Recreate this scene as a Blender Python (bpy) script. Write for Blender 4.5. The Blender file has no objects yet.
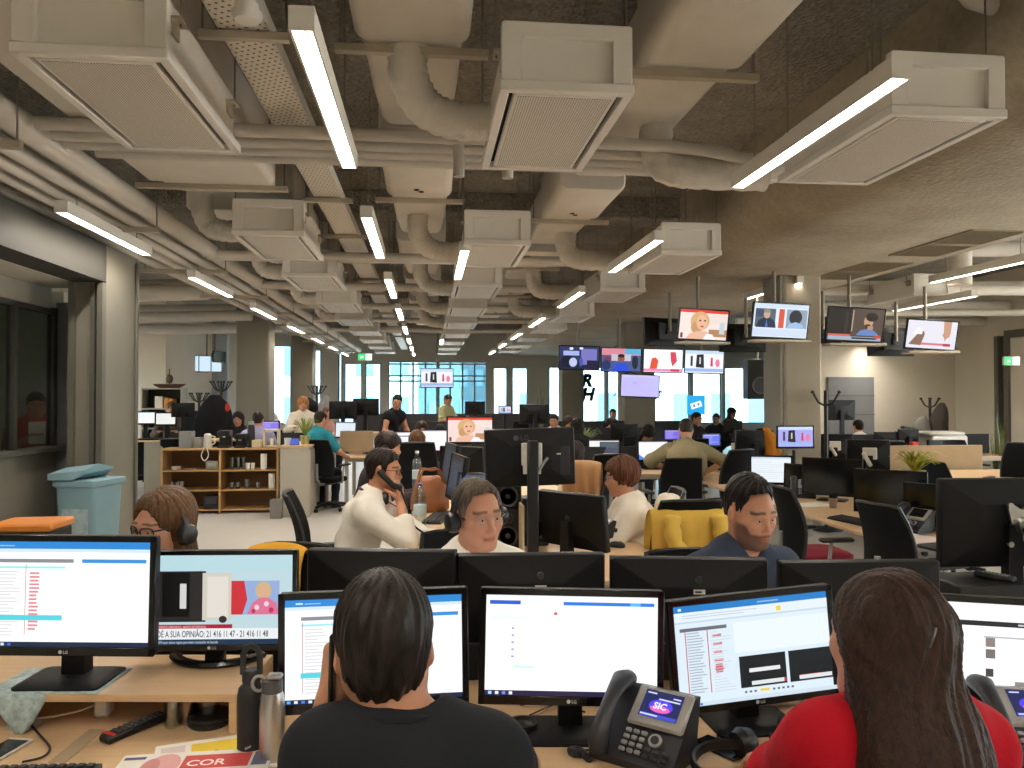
import bpy, bmesh, math, random
import numpy as np
from mathutils import Vector, Matrix, Euler
random.seed(7)
SC = bpy.context.scene
COL = SC.collection
PI = math.pi
V = Vector
F = 780.0
CAMZ = 1.68
YAW = math.atan(84 / F)
PITCH = math.atan(12 / F)

# ---------- camera ----------
cam_d = bpy.data.cameras.new('camera')
cam = bpy.data.objects.new('camera', cam_d)
COL.objects.link(cam)
cam_d.sensor_fit = 'HORIZONTAL'; cam_d.sensor_width = 36.0
cam_d.lens = 36.0 * F / 1024.0
cam_d.clip_start = 0.05; cam_d.clip_end = 200
cam.location = (0, 0, CAMZ)
cam.rotation_euler = (PI / 2 + PITCH, 0, -YAW)
SC.camera = cam
CAMR = Euler((PI / 2 + PITCH, 0, -YAW)).to_matrix()

def W(px, py, Y=None, z=None, X=None):
    """room point seen at a photo pixel, at a known depth Y, height z or offset X"""
    d = CAMR @ V(((px - 512) / F, -(py - 384) / F, -1.0))
    if Y is not None: t = Y / d.y
    elif z is not None: t = (z - CAMZ) / d.z
    else: t = X / d.x
    return V((0, 0, CAMZ)) + d * t

# ---------- materials ----------
def lin(h):
    h = h.lstrip('#')
    c = [int(h[i:i + 2], 16) / 255 for i in (0, 2, 4)]
    return [x / 12.92 if x <= .04045 else ((x + .055) / 1.055) ** 2.4 for x in c] + [1.0]
MATS = {}
def mat(name, color='#808080', rough=.5, metal=0.0, var=0.0, vscale=6.0, bump=0.0, bscale=60.0, spec=.5, stretch=None, coat=0.0):
    if name in MATS: return MATS[name]
    m = bpy.data.materials.new(name); m.use_nodes = True
    nt = m.node_tree; b = nt.nodes['Principled BSDF']
    c = lin(color)
    b.inputs['Base Color'].default_value = c
    b.inputs['Roughness'].default_value = rough
    b.inputs['Metallic'].default_value = metal
    b.inputs['Specular IOR Level'].default_value = spec
    b.inputs['Coat Weight'].default_value = coat
    if var or bump:
        tc = nt.nodes.new('ShaderNodeTexCoord')
        src = tc.outputs['Object']
        if stretch:
            mp = nt.nodes.new('ShaderNodeMapping'); mp.inputs['Scale'].default_value = stretch
            nt.links.new(src, mp.inputs['Vector']); src = mp.outputs['Vector']
    if var:
        n = nt.nodes.new('ShaderNodeTexNoise'); n.inputs['Scale'].default_value = vscale; n.inputs['Detail'].default_value = 5
        nt.links.new(src, n.inputs['Vector'])
        r = nt.nodes.new('ShaderNodeValToRGB')
        r.color_ramp.elements[0].position = .3; r.color_ramp.elements[1].position = .7
        r.color_ramp.elements[0].color = [max(0, x * (1 - var)) for x in c[:3]] + [1]
        r.color_ramp.elements[1].color = [min(1, x * (1 + var)) for x in c[:3]] + [1]
        nt.links.new(n.outputs['Fac'], r.inputs['Fac']); nt.links.new(r.outputs['Color'], b.inputs['Base Color'])
    if bump:
        n = nt.nodes.new('ShaderNodeTexNoise'); n.inputs['Scale'].default_value = bscale; n.inputs['Detail'].default_value = 4
        nt.links.new(src, n.inputs['Vector'])
        bp = nt.nodes.new('ShaderNodeBump'); bp.inputs['Strength'].default_value = bump; bp.inputs['Distance'].default_value = .01
        nt.links.new(n.outputs['Fac'], bp.inputs['Height']); nt.links.new(bp.outputs['Normal'], b.inputs['Normal'])
    MATS[name] = m
    return m
def emat(color, strength=1.0, sample=False, name=None):
    key = name or 'glow_%s_%g' % (color.lstrip('#'), strength)
    if key in MATS: return MATS[key]
    m = bpy.data.materials.new(key); m.use_nodes = True
    nt = m.node_tree; b = nt.nodes['Principled BSDF']
    b.inputs['Base Color'].default_value = (.01, .01, .01, 1); b.inputs['Roughness'].default_value = .35
    b.inputs['Specular IOR Level'].default_value = .2
    b.inputs['Emission Color'].default_value = lin(color); b.inputs['Emission Strength'].default_value = strength
    m.cycles.emission_sampling = 'FRONT' if sample else 'NONE'
    MATS[key] = m
    return m
def glass_mat(name, tint='#ffffff', rough=0.0, mix=.12):
    if name in MATS: return MATS[name]
    m = bpy.data.materials.new(name); m.use_nodes = True
    nt = m.node_tree; nt.nodes.clear()
    o = nt.nodes.new('ShaderNodeOutputMaterial'); t = nt.nodes.new('ShaderNodeBsdfTransparent'); g = nt.nodes.new('ShaderNodeBsdfGlossy')
    t.inputs['Color'].default_value = lin(tint); g.inputs['Roughness'].default_value = rough + .02
    mx = nt.nodes.new('ShaderNodeMixShader'); mx.inputs['Fac'].default_value = mix
    nt.links.new(t.outputs[0], mx.inputs[1]); nt.links.new(g.outputs[0], mx.inputs[2]); nt.links.new(mx.outputs[0], o.inputs['Surface'])
    MATS[name] = m
    return m

# ---------- object helpers ----------
def tag(o, label=None, cat=None, group=None, kind=None):
    if label: o['label'] = label
    if cat: o['category'] = cat
    if group: o['group'] = group
    if kind: o['kind'] = kind
    return o
def empty(name, loc=(0, 0, 0), rz=0.0, label=None, cat=None, group=None):
    o = bpy.data.objects.new(name, None); COL.objects.link(o)
    o.location = loc; o.rotation_euler = (0, 0, rz); o.empty_display_size = .05
    return tag(o, label, cat, group)
def kids(o): return [c for c in bpy.data.objects if c.parent is o]
KIDS = {}
def setp(o, p):
    if p is not None:
        o.parent = p
        KIDS.setdefault(p.name, []).append(o)
def dup(o, loc=None, rz=None, label=None, group=None, parent=None, skip=()):
    c = o.copy(); COL.objects.link(c)
    if parent is not None: setp(c, parent)
    if loc is not None: c.location = loc
    if rz is not None: c.rotation_euler = (0, 0, rz)
    if label: c['label'] = label
    if group: c['group'] = group
    for ch in KIDS.get(o.name, []):
        if ch.name.split('.')[0] in skip: continue
        dup(ch, parent=c)
    return c

class MB:
    """collects shapes into one mesh"""
    def __init__(s):
        s.v = []; s.f = []; s.mi = []; s.mats = []; s.M = Matrix.Identity(4); s.cur = 0
    def m(s, material):
        if material not in s.mats: s.mats.append(material)
        s.cur = s.mats.index(material); return s
    def at(s, loc=(0, 0, 0), rot=(0, 0, 0)):
        s.M = Matrix.Translation(V(loc)) @ Euler(rot).to_matrix().to_4x4(); return s
    def add(s, vs, fs):
        n = len(s.v)
        s.v += [tuple(s.M @ V(p)) for p in vs]
        s.f += [tuple(n + i for i in f) for f in fs]; s.mi += [s.cur] * len(fs); return s
    def box(s, c, d, bev=0.0, rot=None):
        x, y, z = d[0] / 2, d[1] / 2, d[2] / 2
        b = min(bev, x * .99, y * .99, z * .99)
        if b <= 0:
            vs = [(i * x, j * y, k * z) for i in (-1, 1) for j in (-1, 1) for k in (-1, 1)]
            fs = [(0, 1, 3, 2), (4, 6, 7, 5), (0, 4, 5, 1), (2, 3, 7, 6), (0, 2, 6, 4), (1, 5, 7, 3)]
        else:
            vs = []; idx = {}
            for i in (-1, 1):
                for j in (-1, 1):
                    for k in (-1, 1):
                        for a in range(3):
                            p = [i * (x - b), j * (y - b), k * (z - b)]
                            p[a] = (i * x, j * y, k * z)[a]
                            idx[i, j, k, a] = len(vs); vs.append(tuple(p))
            fs = []
            for sg in (-1, 1):
                q = [idx[sg, j, k, 0] for j, k in ((-1, -1), (1, -1), (1, 1), (-1, 1))]; fs.append(tuple(q if sg > 0 else q[::-1]))
                q = [idx[i, sg, k, 1] for i, k in ((-1, -1), (-1, 1), (1, 1), (1, -1))]; fs.append(tuple(q if sg > 0 else q[::-1]))
                q = [idx[i, j, sg, 2] for i, j in ((-1, -1), (1, -1), (1, 1), (-1, 1))]; fs.append(tuple(q if sg > 0 else q[::-1]))
            for i in (-1, 1):
                for j in (-1, 1):
                    q = [idx[i, j, -1, 0], idx[i, j, -1, 1], idx[i, j, 1, 1], idx[i, j, 1, 0]]; fs.append(tuple(q if i * j > 0 else q[::-1]))
                    q = [idx[i, -1, j, 0], idx[i, 1, j, 0], idx[i, 1, j, 2], idx[i, -1, j, 2]]; fs.append(tuple(q if i * j > 0 else q[::-1]))
                    q = [idx[-1, i, j, 1], idx[-1, i, j, 2], idx[1, i, j, 2], idx[1, i, j, 1]]; fs.append(tuple(q if i * j > 0 else q[::-1]))
                    for k in (-1, 1):
                        q = [idx[i, j, k, a] for a in range(3)]; fs.append(tuple(q if i * j * k > 0 else q[::-1]))
        R = Euler(rot).to_matrix() if rot else None
        c = V(c)
        vs = [tuple((R @ V(p) if R else V(p)) + c) for p in vs]
        return s.add(vs, fs)
    def loft(s, rings, cap=True, closed=True):
        n = len(rings[0]); vs = [p for r in rings for p in r]; fs = []
        for a in range(len(rings) - 1):
            for i in range(n if closed else n - 1):
                j = (i + 1) % n
                fs.append((a * n + i, a * n + j, (a + 1) * n + j, (a + 1) * n + i))
        if cap and closed:
            fs.append(tuple(range(n))[::-1]); fs.append(tuple((len(rings) - 1) * n + i for i in range(n)))
        return s.add(vs, fs)
    def cyl(s, a, b, r1, r2=None, n=12, cap=True):
        r2 = r1 if r2 is None else r2
        return s.tube([a, b], [r1, r2], n, cap)
    def tube(s, pts, r, n=8, cap=True, flat=1.0, up=None):
        pts = [V(p) for p in pts]
        if not isinstance(r, (list, tuple)): r = [r] * len(pts)
        rings = []; prev = None
        for i, p in enumerate(pts):
            t = (pts[min(i + 1, len(pts) - 1)] - pts[max(i - 1, 0)]).normalized()
            if prev is None:
                u = V(up) if up else (V((0, 0, 1)) if abs(t.z) < .9 else V((1, 0, 0)))
            else: u = prev
            u = (u - t * u.dot(t)).normalized(); prev = u
            w = t.cross(u)
            rings.append([p + (u * math.cos(2 * PI * k / n) * flat + w * math.sin(2 * PI * k / n)) * r[i] for k in range(n)])
        return s.loft(rings, cap)
    def lathe(s, prof, n=20, c=(0, 0, 0), rot=None):
        R = Euler(rot).to_matrix() if rot else Matrix.Identity(3); c = V(c)
        rings = [[R @ V((r * math.cos(2 * PI * k / n), r * math.sin(2 * PI * k / n), z)) + c for k in range(n)] for r, z in prof]
        return s.loft(rings, True)
    def prism(s, poly, d0, d1, plane='XZ'):
        """extrude a polygon; plane XZ along Y, XY along Z, YZ along X"""
        def p3(a, b, d): return {'XZ': (a, d, b), 'XY': (a, b, d), 'YZ': (d, a, b)}[plane]
        n = len(poly)
        vs = [p3(a, b, d0) for a, b in poly] + [p3(a, b, d1) for a, b in poly]
        fs = [tuple(range(n)), tuple(range(n, 2 * n))[::-1]] + [(i, n + i, n + (i + 1) % n, (i + 1) % n) for i in range(n)]
        return s.add(vs, fs)
    def quad(s, a, b, c, d): return s.add([a, b, c, d], [(0, 1, 2, 3)])
    def ball(s, c, r, n=12, m=8, R=None):
        if not isinstance(r, (list, tuple)): r = (r, r, r)
        vs = [(0, 0, -r[2])]; fs = []
        for i in range(1, m):
            t = -PI / 2 + PI * i / m
            for k in range(n):
                a = 2 * PI * k / n; vs.append((r[0] * math.cos(t) * math.cos(a), r[1] * math.cos(t) * math.sin(a), r[2] * math.sin(t)))
        vs.append((0, 0, r[2])); top = len(vs) - 1
        for k in range(n):
            j = (k + 1) % n
            fs.append((0, 1 + j, 1 + k)); fs.append((top, 1 + (m - 2) * n + k, 1 + (m - 2) * n + j))
            for i in range(m - 2): fs.append((1 + i * n + k, 1 + i * n + j, 1 + (i + 1) * n + j, 1 + (i + 1) * n + k))
        R = R or Matrix.Identity(3)
        return s.add([tuple(R @ V(p) + V(c)) for p in vs], fs)
    def mesh(s, name, ang=38):
        me = bpy.data.meshes.new(name)
        me.from_pydata(s.v, [], s.f)
        for mm in s.mats: me.materials.append(mm)
        if s.mats: me.polygons.foreach_set('material_index', s.mi)
        bm = bmesh.new(); bm.from_mesh(me); bmesh.ops.recalc_face_normals(bm, faces=bm.faces); bm.to_mesh(me); bm.free()
        if ang:
            me.polygons.foreach_set('use_smooth', [True] * len(me.polygons))
            me.set_sharp_from_angle(angle=math.radians(ang))
        me.update()
        return me
    def build(s, name, material=None, parent=None, loc=None, rot=None, ang=38):
        if material is not None and not s.mats: s.mats = [material]; s.mi = [0] * len(s.f)
        o = bpy.data.objects.new(name, s.mesh(name, ang)); COL.objects.link(o)
        setp(o, parent)
        if loc is not None: o.location = loc
        if rot is not None: o.rotation_euler = rot
        return o
def rrect(w, h, r, n=4, cx=0, cy=0):
    r = min(r, w / 2 - 1e-4, h / 2 - 1e-4); out = []
    for qx, qy, a0 in ((1, 1, 0), (-1, 1, 90), (-1, -1, 180), (1, -1, 270)):
        for k in range(n + 1):
            a = math.radians(a0 + 90 * k / n)
            out.append((cx + qx * (w / 2 - r) + r * math.cos(a), cy + qy * (h / 2 - r) + r * math.sin(a)))
    return out
def bez(p0, p1, p2, p3, n=12):
    p0, p1, p2, p3 = map(V, (p0, p1, p2, p3)); o = []
    for i in range(n + 1):
        t = i / n; u = 1 - t
        o.append(p0 * u ** 3 + p1 * 3 * u * u * t + p2 * 3 * u * t * t + p3 * t ** 3)
    return o
def smooth_path(pts, n=6):
    pts = [V(p) for p in pts]; out = []
    for i in range(len(pts) - 1):
        p0 = pts[max(i - 1, 0)]; p1 = pts[i]; p2 = pts[i + 1]; p3 = pts[min(i + 2, len(pts) - 1)]
        for k in range(n):
            t = k / n
            out.append(.5 * ((2 * p1) + (p2 - p0) * t + (2 * p0 - 5 * p1 + 4 * p2 - p3) * t * t + (3 * p1 - p0 - 3 * p2 + p3) * t ** 3))
    out.append(pts[-1]); return out
_tc = {}
def text_polys(txt, size=1.0, bold=0.0):
    """flat letters as (verts, faces) in XY, origin at the left of the baseline"""
    key = (txt, bold)
    if key not in _tc:
        cu = bpy.data.curves.new('lettering', 'FONT'); cu.body = txt; cu.size = 1.0; cu.resolution_u = 3; cu.offset = bold
        ob = bpy.data.objects.new('lettering', cu); COL.objects.link(ob)
        dg = bpy.context.evaluated_depsgraph_get(); me = bpy.data.meshes.new_from_object(ob.evaluated_get(dg))
        _tc[key] = ([tuple(v.co) for v in me.vertices], [tuple(p.vertices) for p in me.polygons])
        bpy.data.objects.remove(ob); bpy.data.curves.remove(cu); bpy.data.meshes.remove(me)
    vs, fs = _tc[key]
    return [(x * size, y * size) for x, y, z in vs], fs
def numword(i):
    return ['first', 'second', 'third', 'fourth', 'fifth', 'sixth', 'seventh', 'eighth', 'ninth', 'tenth', 'eleventh', 'twelfth', 'thirteenth', 'fourteenth'][i]
# ---------- materials of the room ----------
def concrete(name, c0, c1, bump=.6):
    m = bpy.data.materials.new(name); m.use_nodes = True; nt = m.node_tree; b = nt.nodes['Principled BSDF']
    tc = nt.nodes.new('ShaderNodeTexCoord')
    n1 = nt.nodes.new('ShaderNodeTexNoise'); n1.inputs['Scale'].default_value = 1.1; n1.inputs['Detail'].default_value = 8; n1.inputs['Roughness'].default_value = .65
    n2 = nt.nodes.new('ShaderNodeTexNoise'); n2.inputs['Scale'].default_value = 22; n2.inputs['Detail'].default_value = 6
    v = nt.nodes.new('ShaderNodeTexVoronoi'); v.inputs['Scale'].default_value = 30
    for n in (n1, n2, v): nt.links.new(tc.outputs['Object'], n.inputs['Vector'])
    a = nt.nodes.new('ShaderNodeMath'); a.operation = 'MULTIPLY_ADD'; a.inputs[1].default_value = .55; 
    nt.links.new(n2.outputs['Fac'], a.inputs[0]); nt.links.new(n1.outputs['Fac'], a.inputs[2])
    r = nt.nodes.new('ShaderNodeValToRGB'); r.color_ramp.elements[0].position = .52; r.color_ramp.elements[1].position = 1.0
    r.color_ramp.elements[0].color = lin(c0); r.color_ramp.elements[1].color = lin(c1)
    nt.links.new(a.outputs[0], r.inputs['Fac']); nt.links.new(r.outputs['Color'], b.inputs['Base Color'])
    b.inputs['Roughness'].default_value = .95; b.inputs['Specular IOR Level'].default_value = .2
    ad = nt.nodes.new('ShaderNodeMath'); ad.operation = 'ADD'; nt.links.new(n2.outputs['Fac'], ad.inputs[0]); nt.links.new(v.outputs['Distance'], ad.inputs[1])
    bp = nt.nodes.new('ShaderNodeBump'); bp.inputs['Strength'].default_value = bump; bp.inputs['Distance'].default_value = .03
    nt.links.new(ad.outputs[0], bp.inputs['Height']); nt.links.new(bp.outputs['Normal'], b.inputs['Normal'])
    return m
M_slab = concrete('rough sprayed concrete', '#78736a', '#a59f94', .9)
M_beam = concrete('smooth concrete', '#8b806d', '#a99e8b', .14)
M_floor = mat('polished floor', '#cbc6bd', .3, var=.05, vscale=1.2)
M_wallw = mat('white wall paint', '#d9d2c4', .8, var=.02, vscale=2)
M_wallb = mat('pale blue wall paint', '#b9c4cf', .8)
M_greyp = mat('grey panel paint', '#8f8b80', .55, var=.03, vscale=3)
M_greyd = mat('dark grey frame paint', '#5d5b52', .5)
M_mull = mat('black frame paint', '#3a3a36', .5)
M_cass = mat('cream sheet metal', '#dad5cb', .5, var=.02, vscale=4)
M_duct = mat('cream duct wrap', '#cec7ba', .75, var=.06, vscale=3, bump=.25, bscale=14)
M_pipe = mat('pale grey pipe lagging', '#c3bdb2', .7, var=.05, vscale=5, bump=.15, bscale=30)
M_flex = mat('crinkled duct sleeve', '#cdc7bb', .7, var=.08, vscale=8, bump=.6, bscale=40)
M_gal = mat('galvanised steel', '#b5ab98', .45, metal=.5)
M_rod = mat('steel rod', '#8d877b', .4, metal=.7)
M_slot = mat('dark slot', '#2a2620', .9)
M_black = mat('black plastic', '#0e0e0e', .45, var=.1, vscale=8)
M_blacks = mat('black satin plastic', '#121212', .4)
M_white = mat('white plastic', '#dcd8cf', .45)

def perforated(name, base, hole, scale, size, rot=0.0):
    m = bpy.data.materials.new(name); m.use_nodes = True; nt = m.node_tree; b = nt.nodes['Principled BSDF']
    tc = nt.nodes.new('ShaderNodeTexCoord'); mp = nt.nodes.new('ShaderNodeMapping'); mp.inputs['Scale'].default_value = (scale, scale, 0); mp.inputs['Rotation'].default_value = (0, 0, rot)
    v = nt.nodes.new('ShaderNodeTexVoronoi'); v.inputs['Scale'].default_value = 1; v.inputs['Randomness'].default_value = 0
    nt.links.new(tc.outputs['Object'], mp.inputs[0]); nt.links.new(mp.outputs[0], v.inputs['Vector'])
    l = nt.nodes.new('ShaderNodeMath'); l.operation = 'LESS_THAN'; l.inputs[1].default_value = size; nt.links.new(v.outputs['Distance'], l.inputs[0])
    mx = nt.nodes.new('ShaderNodeMix'); mx.data_type = 'RGBA'; mx.inputs[6].default_value = lin(base); mx.inputs[7].default_value = lin(hole)
    nt.links.new(l.outputs[0], mx.inputs[0]); nt.links.new(mx.outputs[2], b.inputs['Base Color']); b.inputs['Roughness'].default_value = .5
    return m
M_perf = perforated('perforated cream panel', '#d5cdbf', '#6a6358', 85, .3)
M_tray = perforated('perforated tray metal', '#d2c9b8', '#4a453c', 26, .2, .5)

def struct(name, mb, m=None):
    return tag(mb.build(name, m), kind='structure')

# ---------- shell ----------
YF = 30.0; YB = -5.0; ZS = 4.03
struct('floor', MB().box((0, 12.5, -.05), (28, 35.2, .1)), M_floor)
struct('ceiling', MB().box((0, 12.5, ZS + .1), (28, 35.2, .2)), M_slab)
# broad dropped concrete beam along the right
bz = 3.24
prof = [(2.96, ZS + .02), (2.98, 3.72)] + [(3.62 - .64 * math.cos(a), 3.72 - .48 * math.sin(a)) for a in [PI / 2 * i / 9 for i in range(1, 9)]] + [(3.7, bz), (5.8, bz), (5.87, bz + .05), (5.9, ZS + .02)]
b = MB().prism(prof, YB, YF)
struct('beam', b, M_beam)
# transverse downstands of the slab
for i, y in enumerate((9.2, 17.2, 25.0)):
    struct('beam', MB().box((-.1, y, ZS - .12), (6.2, .5, .26), .02), M_slab)
b = MB(); y0 = YB
struct('wall_rear', MB().box((0, YB - .1, 2.0), (28, .2, 4.1)), M_wallw)
struct('pavement', MB().box((32, 0, -.12), (42, 70, .1)), mat('sunlit paving', '#dad6cc', .9))  # unseen paving outside, added to bounce sunlight upward
b = MB().box((10.9, 4.0, .15), (.2, 18, .4)).box((10.9, 4.0, 3.75), (.2, 18, .7)).box((10.9, 14.1, 2.0), (.2, 2.2, 4.1))  # unseen window openings, added so sun on the floor fills the ceiling
for yy in (-5, -2, 1, 4, 7, 10, 12.6): b.box((10.9, yy, 2.0), (.2, .4, 4.1))
struct('wall_right', b, M_wallw)
struct('wall_right', MB().box((13.9, 22.6, 2.0), (.2, 15, 4.1)), M_wallw)
struct('wall_right', MB().box((9.2, 15.15, 2.0), (3.6, .3, 4.1)).box((12.4, 15.15, 2.0), (2.8, .3, 4.1)), M_wallw)
# left-hand back walls
b = MB().box((-9.95, 19.1, 2.0), (7.7, .2, 4.1)).box((-6.22, 21.1, 2.0), (.2, 3.79, 4.1))
struct('wall_left', b, M_wallw)
b = MB().box((-6.75, 23.1, 2.0), (2.1, .2, 4.1))
struct('wall_left', b, M_wallb)
# far wall with its windows
def far_x(px): return W(px, 396, Y=YF).x
wins = [(256, 291, 346, 425), (313, 321, 350, 425), (338, 342, 352, 425), (344, 362, 363, 425), (365, 381, 363, 425), (388, 487, 361, 430),
        (493, 508, 367, 425), (512, 528, 367, 425), (549, 563, 366, 425), (583, 606, 366, 425), (608, 640, 366, 425), (646, 690, 366, 425), (693, 722, 366, 425), (725, 774, 366, 425)]
rects = [(far_x(a), far_x(c), max(.25, W(400, d, Y=YF).z), W(400, t, Y=YF).z) for a, c, t, d in wins]
b = MB()
xs = -13.8
for x0, x1, z0, z1 in rects:
    b.box(((xs + x0) / 2, YF + .15, 2.05), (x0 - xs, .3, 4.2)); xs = x1
    b.box(((x0 + x1) / 2, YF + .15, (z1 + 4.15) / 2), (x1 - x0, .3, 4.15 - z1))
    b.box(((x0 + x1) / 2, YF + .15, z0 / 2), (x1 - x0, .3, z0))
b.box(((xs + 13.8) / 2, YF + .15, 2.05), (13.8 - xs, .3, 4.2))
struct('wall_back', b, mat('grey beige wall paint', '#a8a091', .8))
M_wglass = glass_mat('window glass', '#f2fbff', mix=.05)
M_fr = mat('window frame metal', '#7f8583', .4, metal=.3)
for i, (x0, x1, z0, z1) in enumerate(rects):
    w = x1 - x0; fr = MB().m(M_fr)
    for xx in (x0 + .025, x1 - .025): fr.box((xx, YF + .12, (z0 + z1) / 2), (.05, .08, z1 - z0))
    for zz in (z0 + .025, z1 - .025): fr.box(((x0 + x1) / 2, YF + .12, zz), (w, .08, .05))
    if i == 5:
        for k in range(1, 8): fr.box((x0 + w * k / 8, YF + .12, (z0 + z1) / 2), (.07 if k != 4 else .14, .1, z1 - z0))
        for zz in (2.25, 2.45, 2.9): fr.box(((x0 + x1) / 2, YF + .12, zz), (w, .1, .06))
    fr.m(M_wglass).box(((x0 + x1) / 2, YF + .14, (z0 + z1) / 2), (w - .08, .012, z1 - z0 - .08))
    tag(fr.build('window_%d' % (i + 1)), kind='structure')
# street beyond the glass: paving, a bright facade and a sun-blind
struct('ground', MB().box((0, 45, -.12), (60, 30, .1)), mat('street paving', '#c9c7c0', .8))
def facade(name, x, y, w, h, col, label, nx=6, nz=5):
    r = empty(name, (x, y, -.05), 0, label, 'building')
    MB().box((0, 0, h / 2), (w, 3, h)).build('facade', mat('facade %s' % col, col, .7), r)
    g = MB()
    for i in range(nx):
        for k in range(nz): g.box((-w / 2 + w * (i + .5) / nx, -1.52, .9 + k * h / nz), (w / nx * .5, .06, h / nz * .55))
    g.build('window_band', mat('facade glazing', '#3d7080', .4), r)
facade('office_building', -6.6, 47, 12, 14, '#6f8794', 'pale office building outside the leftmost far windows')
facade('glazed_building', 1.3, 52, 5, 12, '#2a5560', 'blue green glazed building outside the wide curtain glazing', 5, 6)
facade('white_building', 13.5, 49, 17, 11, '#8fa8b0', 'pale grey building outside the right far windows', 7, 3)
# posts
for i, (px, y, w) in enumerate(((802, 9.6, .55), (640, 16.2, .66), (572.5, 23.5, .66), (252, 15.5, .62), (302, 22.5, .6))):
    p = W(px, 396, Y=y)
    c = MB().m(mat('column paint', '#a59c8b' if i < 3 else '#8f897b', .75, var=.03, vscale=2) if i == 0 else (mat('column paint dark', '#7d786c', .75))).box((p.x, y + w / 2, 2.0), (w, w, 4.1), .03)
    if i == 0:
        c.m(M_greyp).box((p.x - w / 2 + .06, y + .02, 1.9), (.03, .05, 3.0)).box((p.x - w / 2 + .0, y + .25, 1.9), (.03, .5, 3.0))
    tag(c.build('column'), kind='structure')

# glazed room along the left
LX = -2.9
struct('wall_left', MB().box((LX - .15, 1.2, 2.88), (.3, 12.4, .34)), mat('dark portal paint', '#3f3e39', .6, var=.06, vscale=1.5))
b = MB().box((LX - .15, 7.8, 1.525), (.3, .79, 3.05))
struct('wall_left', b, mat('grey portal paint', '#7b776c', .6, var=.04, vscale=1.5))
struct('trim_1', MB().box((LX - .02, 7.36, 1.35), (.045, .08, 2.7)).box((LX - .1, 7.385, 1.35), (.04, .05, 2.7)).box((LX + .012, 8.12, 1.5), (.03, .05, 3.0), .01).box((LX - .28, 7.385, 1.35), (.05, .06, 2.7)), M_greyd)
struct('ceiling', MB().box((-4.54, 1.5, 2.76), (2.66, 12.7, .1)), M_wallw)
struct('wall_left', MB().box((-3.63, 1.5, 2.61), (.12, 12.7, .19)).box((-3.63, 1.5, .58), (.1, 13, 1.16), .01), M_greyp)
struct('trim_2', MB().box((-3.6, 1.5, 1.18), (.2, 13.05, .05), .008), M_greyd)
fr = MB().m(M_mull)
for y in (3.2, 5.2, 7.25, 7.98): fr.box((-3.62, y, 1.86), (.07, .06, 1.34))
fr.box((-3.62, 1.5, 2.5), (.07, 13, .06))
fr.m(glass_mat('partition glass', '#d3dad6', mix=.2)).box((-3.62, 1.5, 1.86), (.012, 12.9, 1.3))
tag(fr.build('window_20'), kind='structure')
d = MB().m(mat('blue grey door paint', '#6e7377', .5)).box((-3.38, 8.1, 1.3), (.5, .05, 2.6), .004).m(M_gal).box((-3.26, 8.03, 1.05), (.12, .03, .02), .005)
tag(d.build('door_1'), kind='structure')
struct('wall_left', MB().box((-6.6, 8.9, 1.4), (5.4, .1, 2.8)), mat('green grey wall paint', '#9a9c90', .8))
struct('wall_left', MB().box((-5.9, 1.5, 1.4), (.1, 15, 2.8)), M_greyp)
# right-hand doorway and panelled wall
b = MB().m(M_greyd).box((10.7, 13.55, 1.35), (.26, .1, 2.9), .006).box((10.72, 13.36, 1.35), (.2, .12, 2.9), .006).m(M_wallw).box((10.74, 13.1, 1.35), (.14, .4, 2.9)).m(M_greyd).box((10.72, 12.2, 2.82), (.2, 2.4, .14))
b.m(mat('dark door leaf', '#2e2c28', .4)).box((10.77, 12.1, 1.35), (.08, 1.6, 2.7))
tag(b.build('door_2'), kind='structure')
p0 = W(827, 377, Y=14.98); p1 = W(873, 430, Y=14.98)
b = MB().m(mat('felt wall panel', '#7b7d80', .8, var=.03)).box(((p0.x + p1.x) / 2, 14.96, 1.0), (p1.x - p0.x, .08, p0.z * 2 - 2.0), .01)
b.m(M_greyd)
for zz in (p0.z - .38, p0.z - .76, p0.z - 1.15): b.box(((p0.x + p1.x) / 2, 14.915, zz), (p1.x - p0.x, .01, .015))
tag(b.build('wall_panel'), 'grey felt panel fixed to the right back wall', 'wall panel')

# ---------- ceiling services ----------
def make_cassette():
    r = empty('air_cassette', (0, 0, 0), 0, 'x', 'air conditioner')
    w, l, h = .6, 1.22, .26
    b = MB().box((0, 0, .045 + h / 2), (w - .06, l - .06, h), .006)
    b.box((-w / 2 + .05, -l / 2 + .03, .045 + h / 2), (.09, .05, h), .004).box((w / 2 - .05, -l / 2 + .03, .045 + h / 2), (.09, .05, h), .004).box((0, -l / 2 + .03, h + .015), (w - .02, .05, .07), .004)
    b.m(M_cass)
    b.build('body', M_cass, r)
    f = MB()
    for sx in (-1, 1): f.box((sx * (w / 2 - .02), 0, .022), (.045, l, .045), .004)
    for sy in (-1, 1): f.box((0, sy * (l / 2 - .02), .022), (w, .045, .045), .004)
    f.build('frame', M_cass, r)
    g = MB().m(M_slot).box((0, 0, .04), (w - .06, l - .06, .008)); g.build('slot', M_slot, r)
    p = MB().m(M_cass).box((.0, 0, .016), (w - .13, l - .12, .026), .004).m(M_perf).box((0, 0, .003), (w - .17, l - .16, .004))
    p.build('grille_panel', None, r)
    for sx in (-1, 1):
        for sy in (-.75, .75):
            k = MB().m(M_gal).box((sx * (w / 2 - .005), sy * l / 2, .22), (.05, .1, .012)).box((sx * (w / 2 - .02), sy * l / 2, .19), (.012, .1, .07)).m(M_rod).cyl((sx * (w / 2 + .005), sy * l / 2, .2), (sx * (w / 2 + .005), sy * l / 2, .99), .005, n=6)
            k.build('hanger', None, r)
    return r
ZC = CAMZ + 1.35
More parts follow.
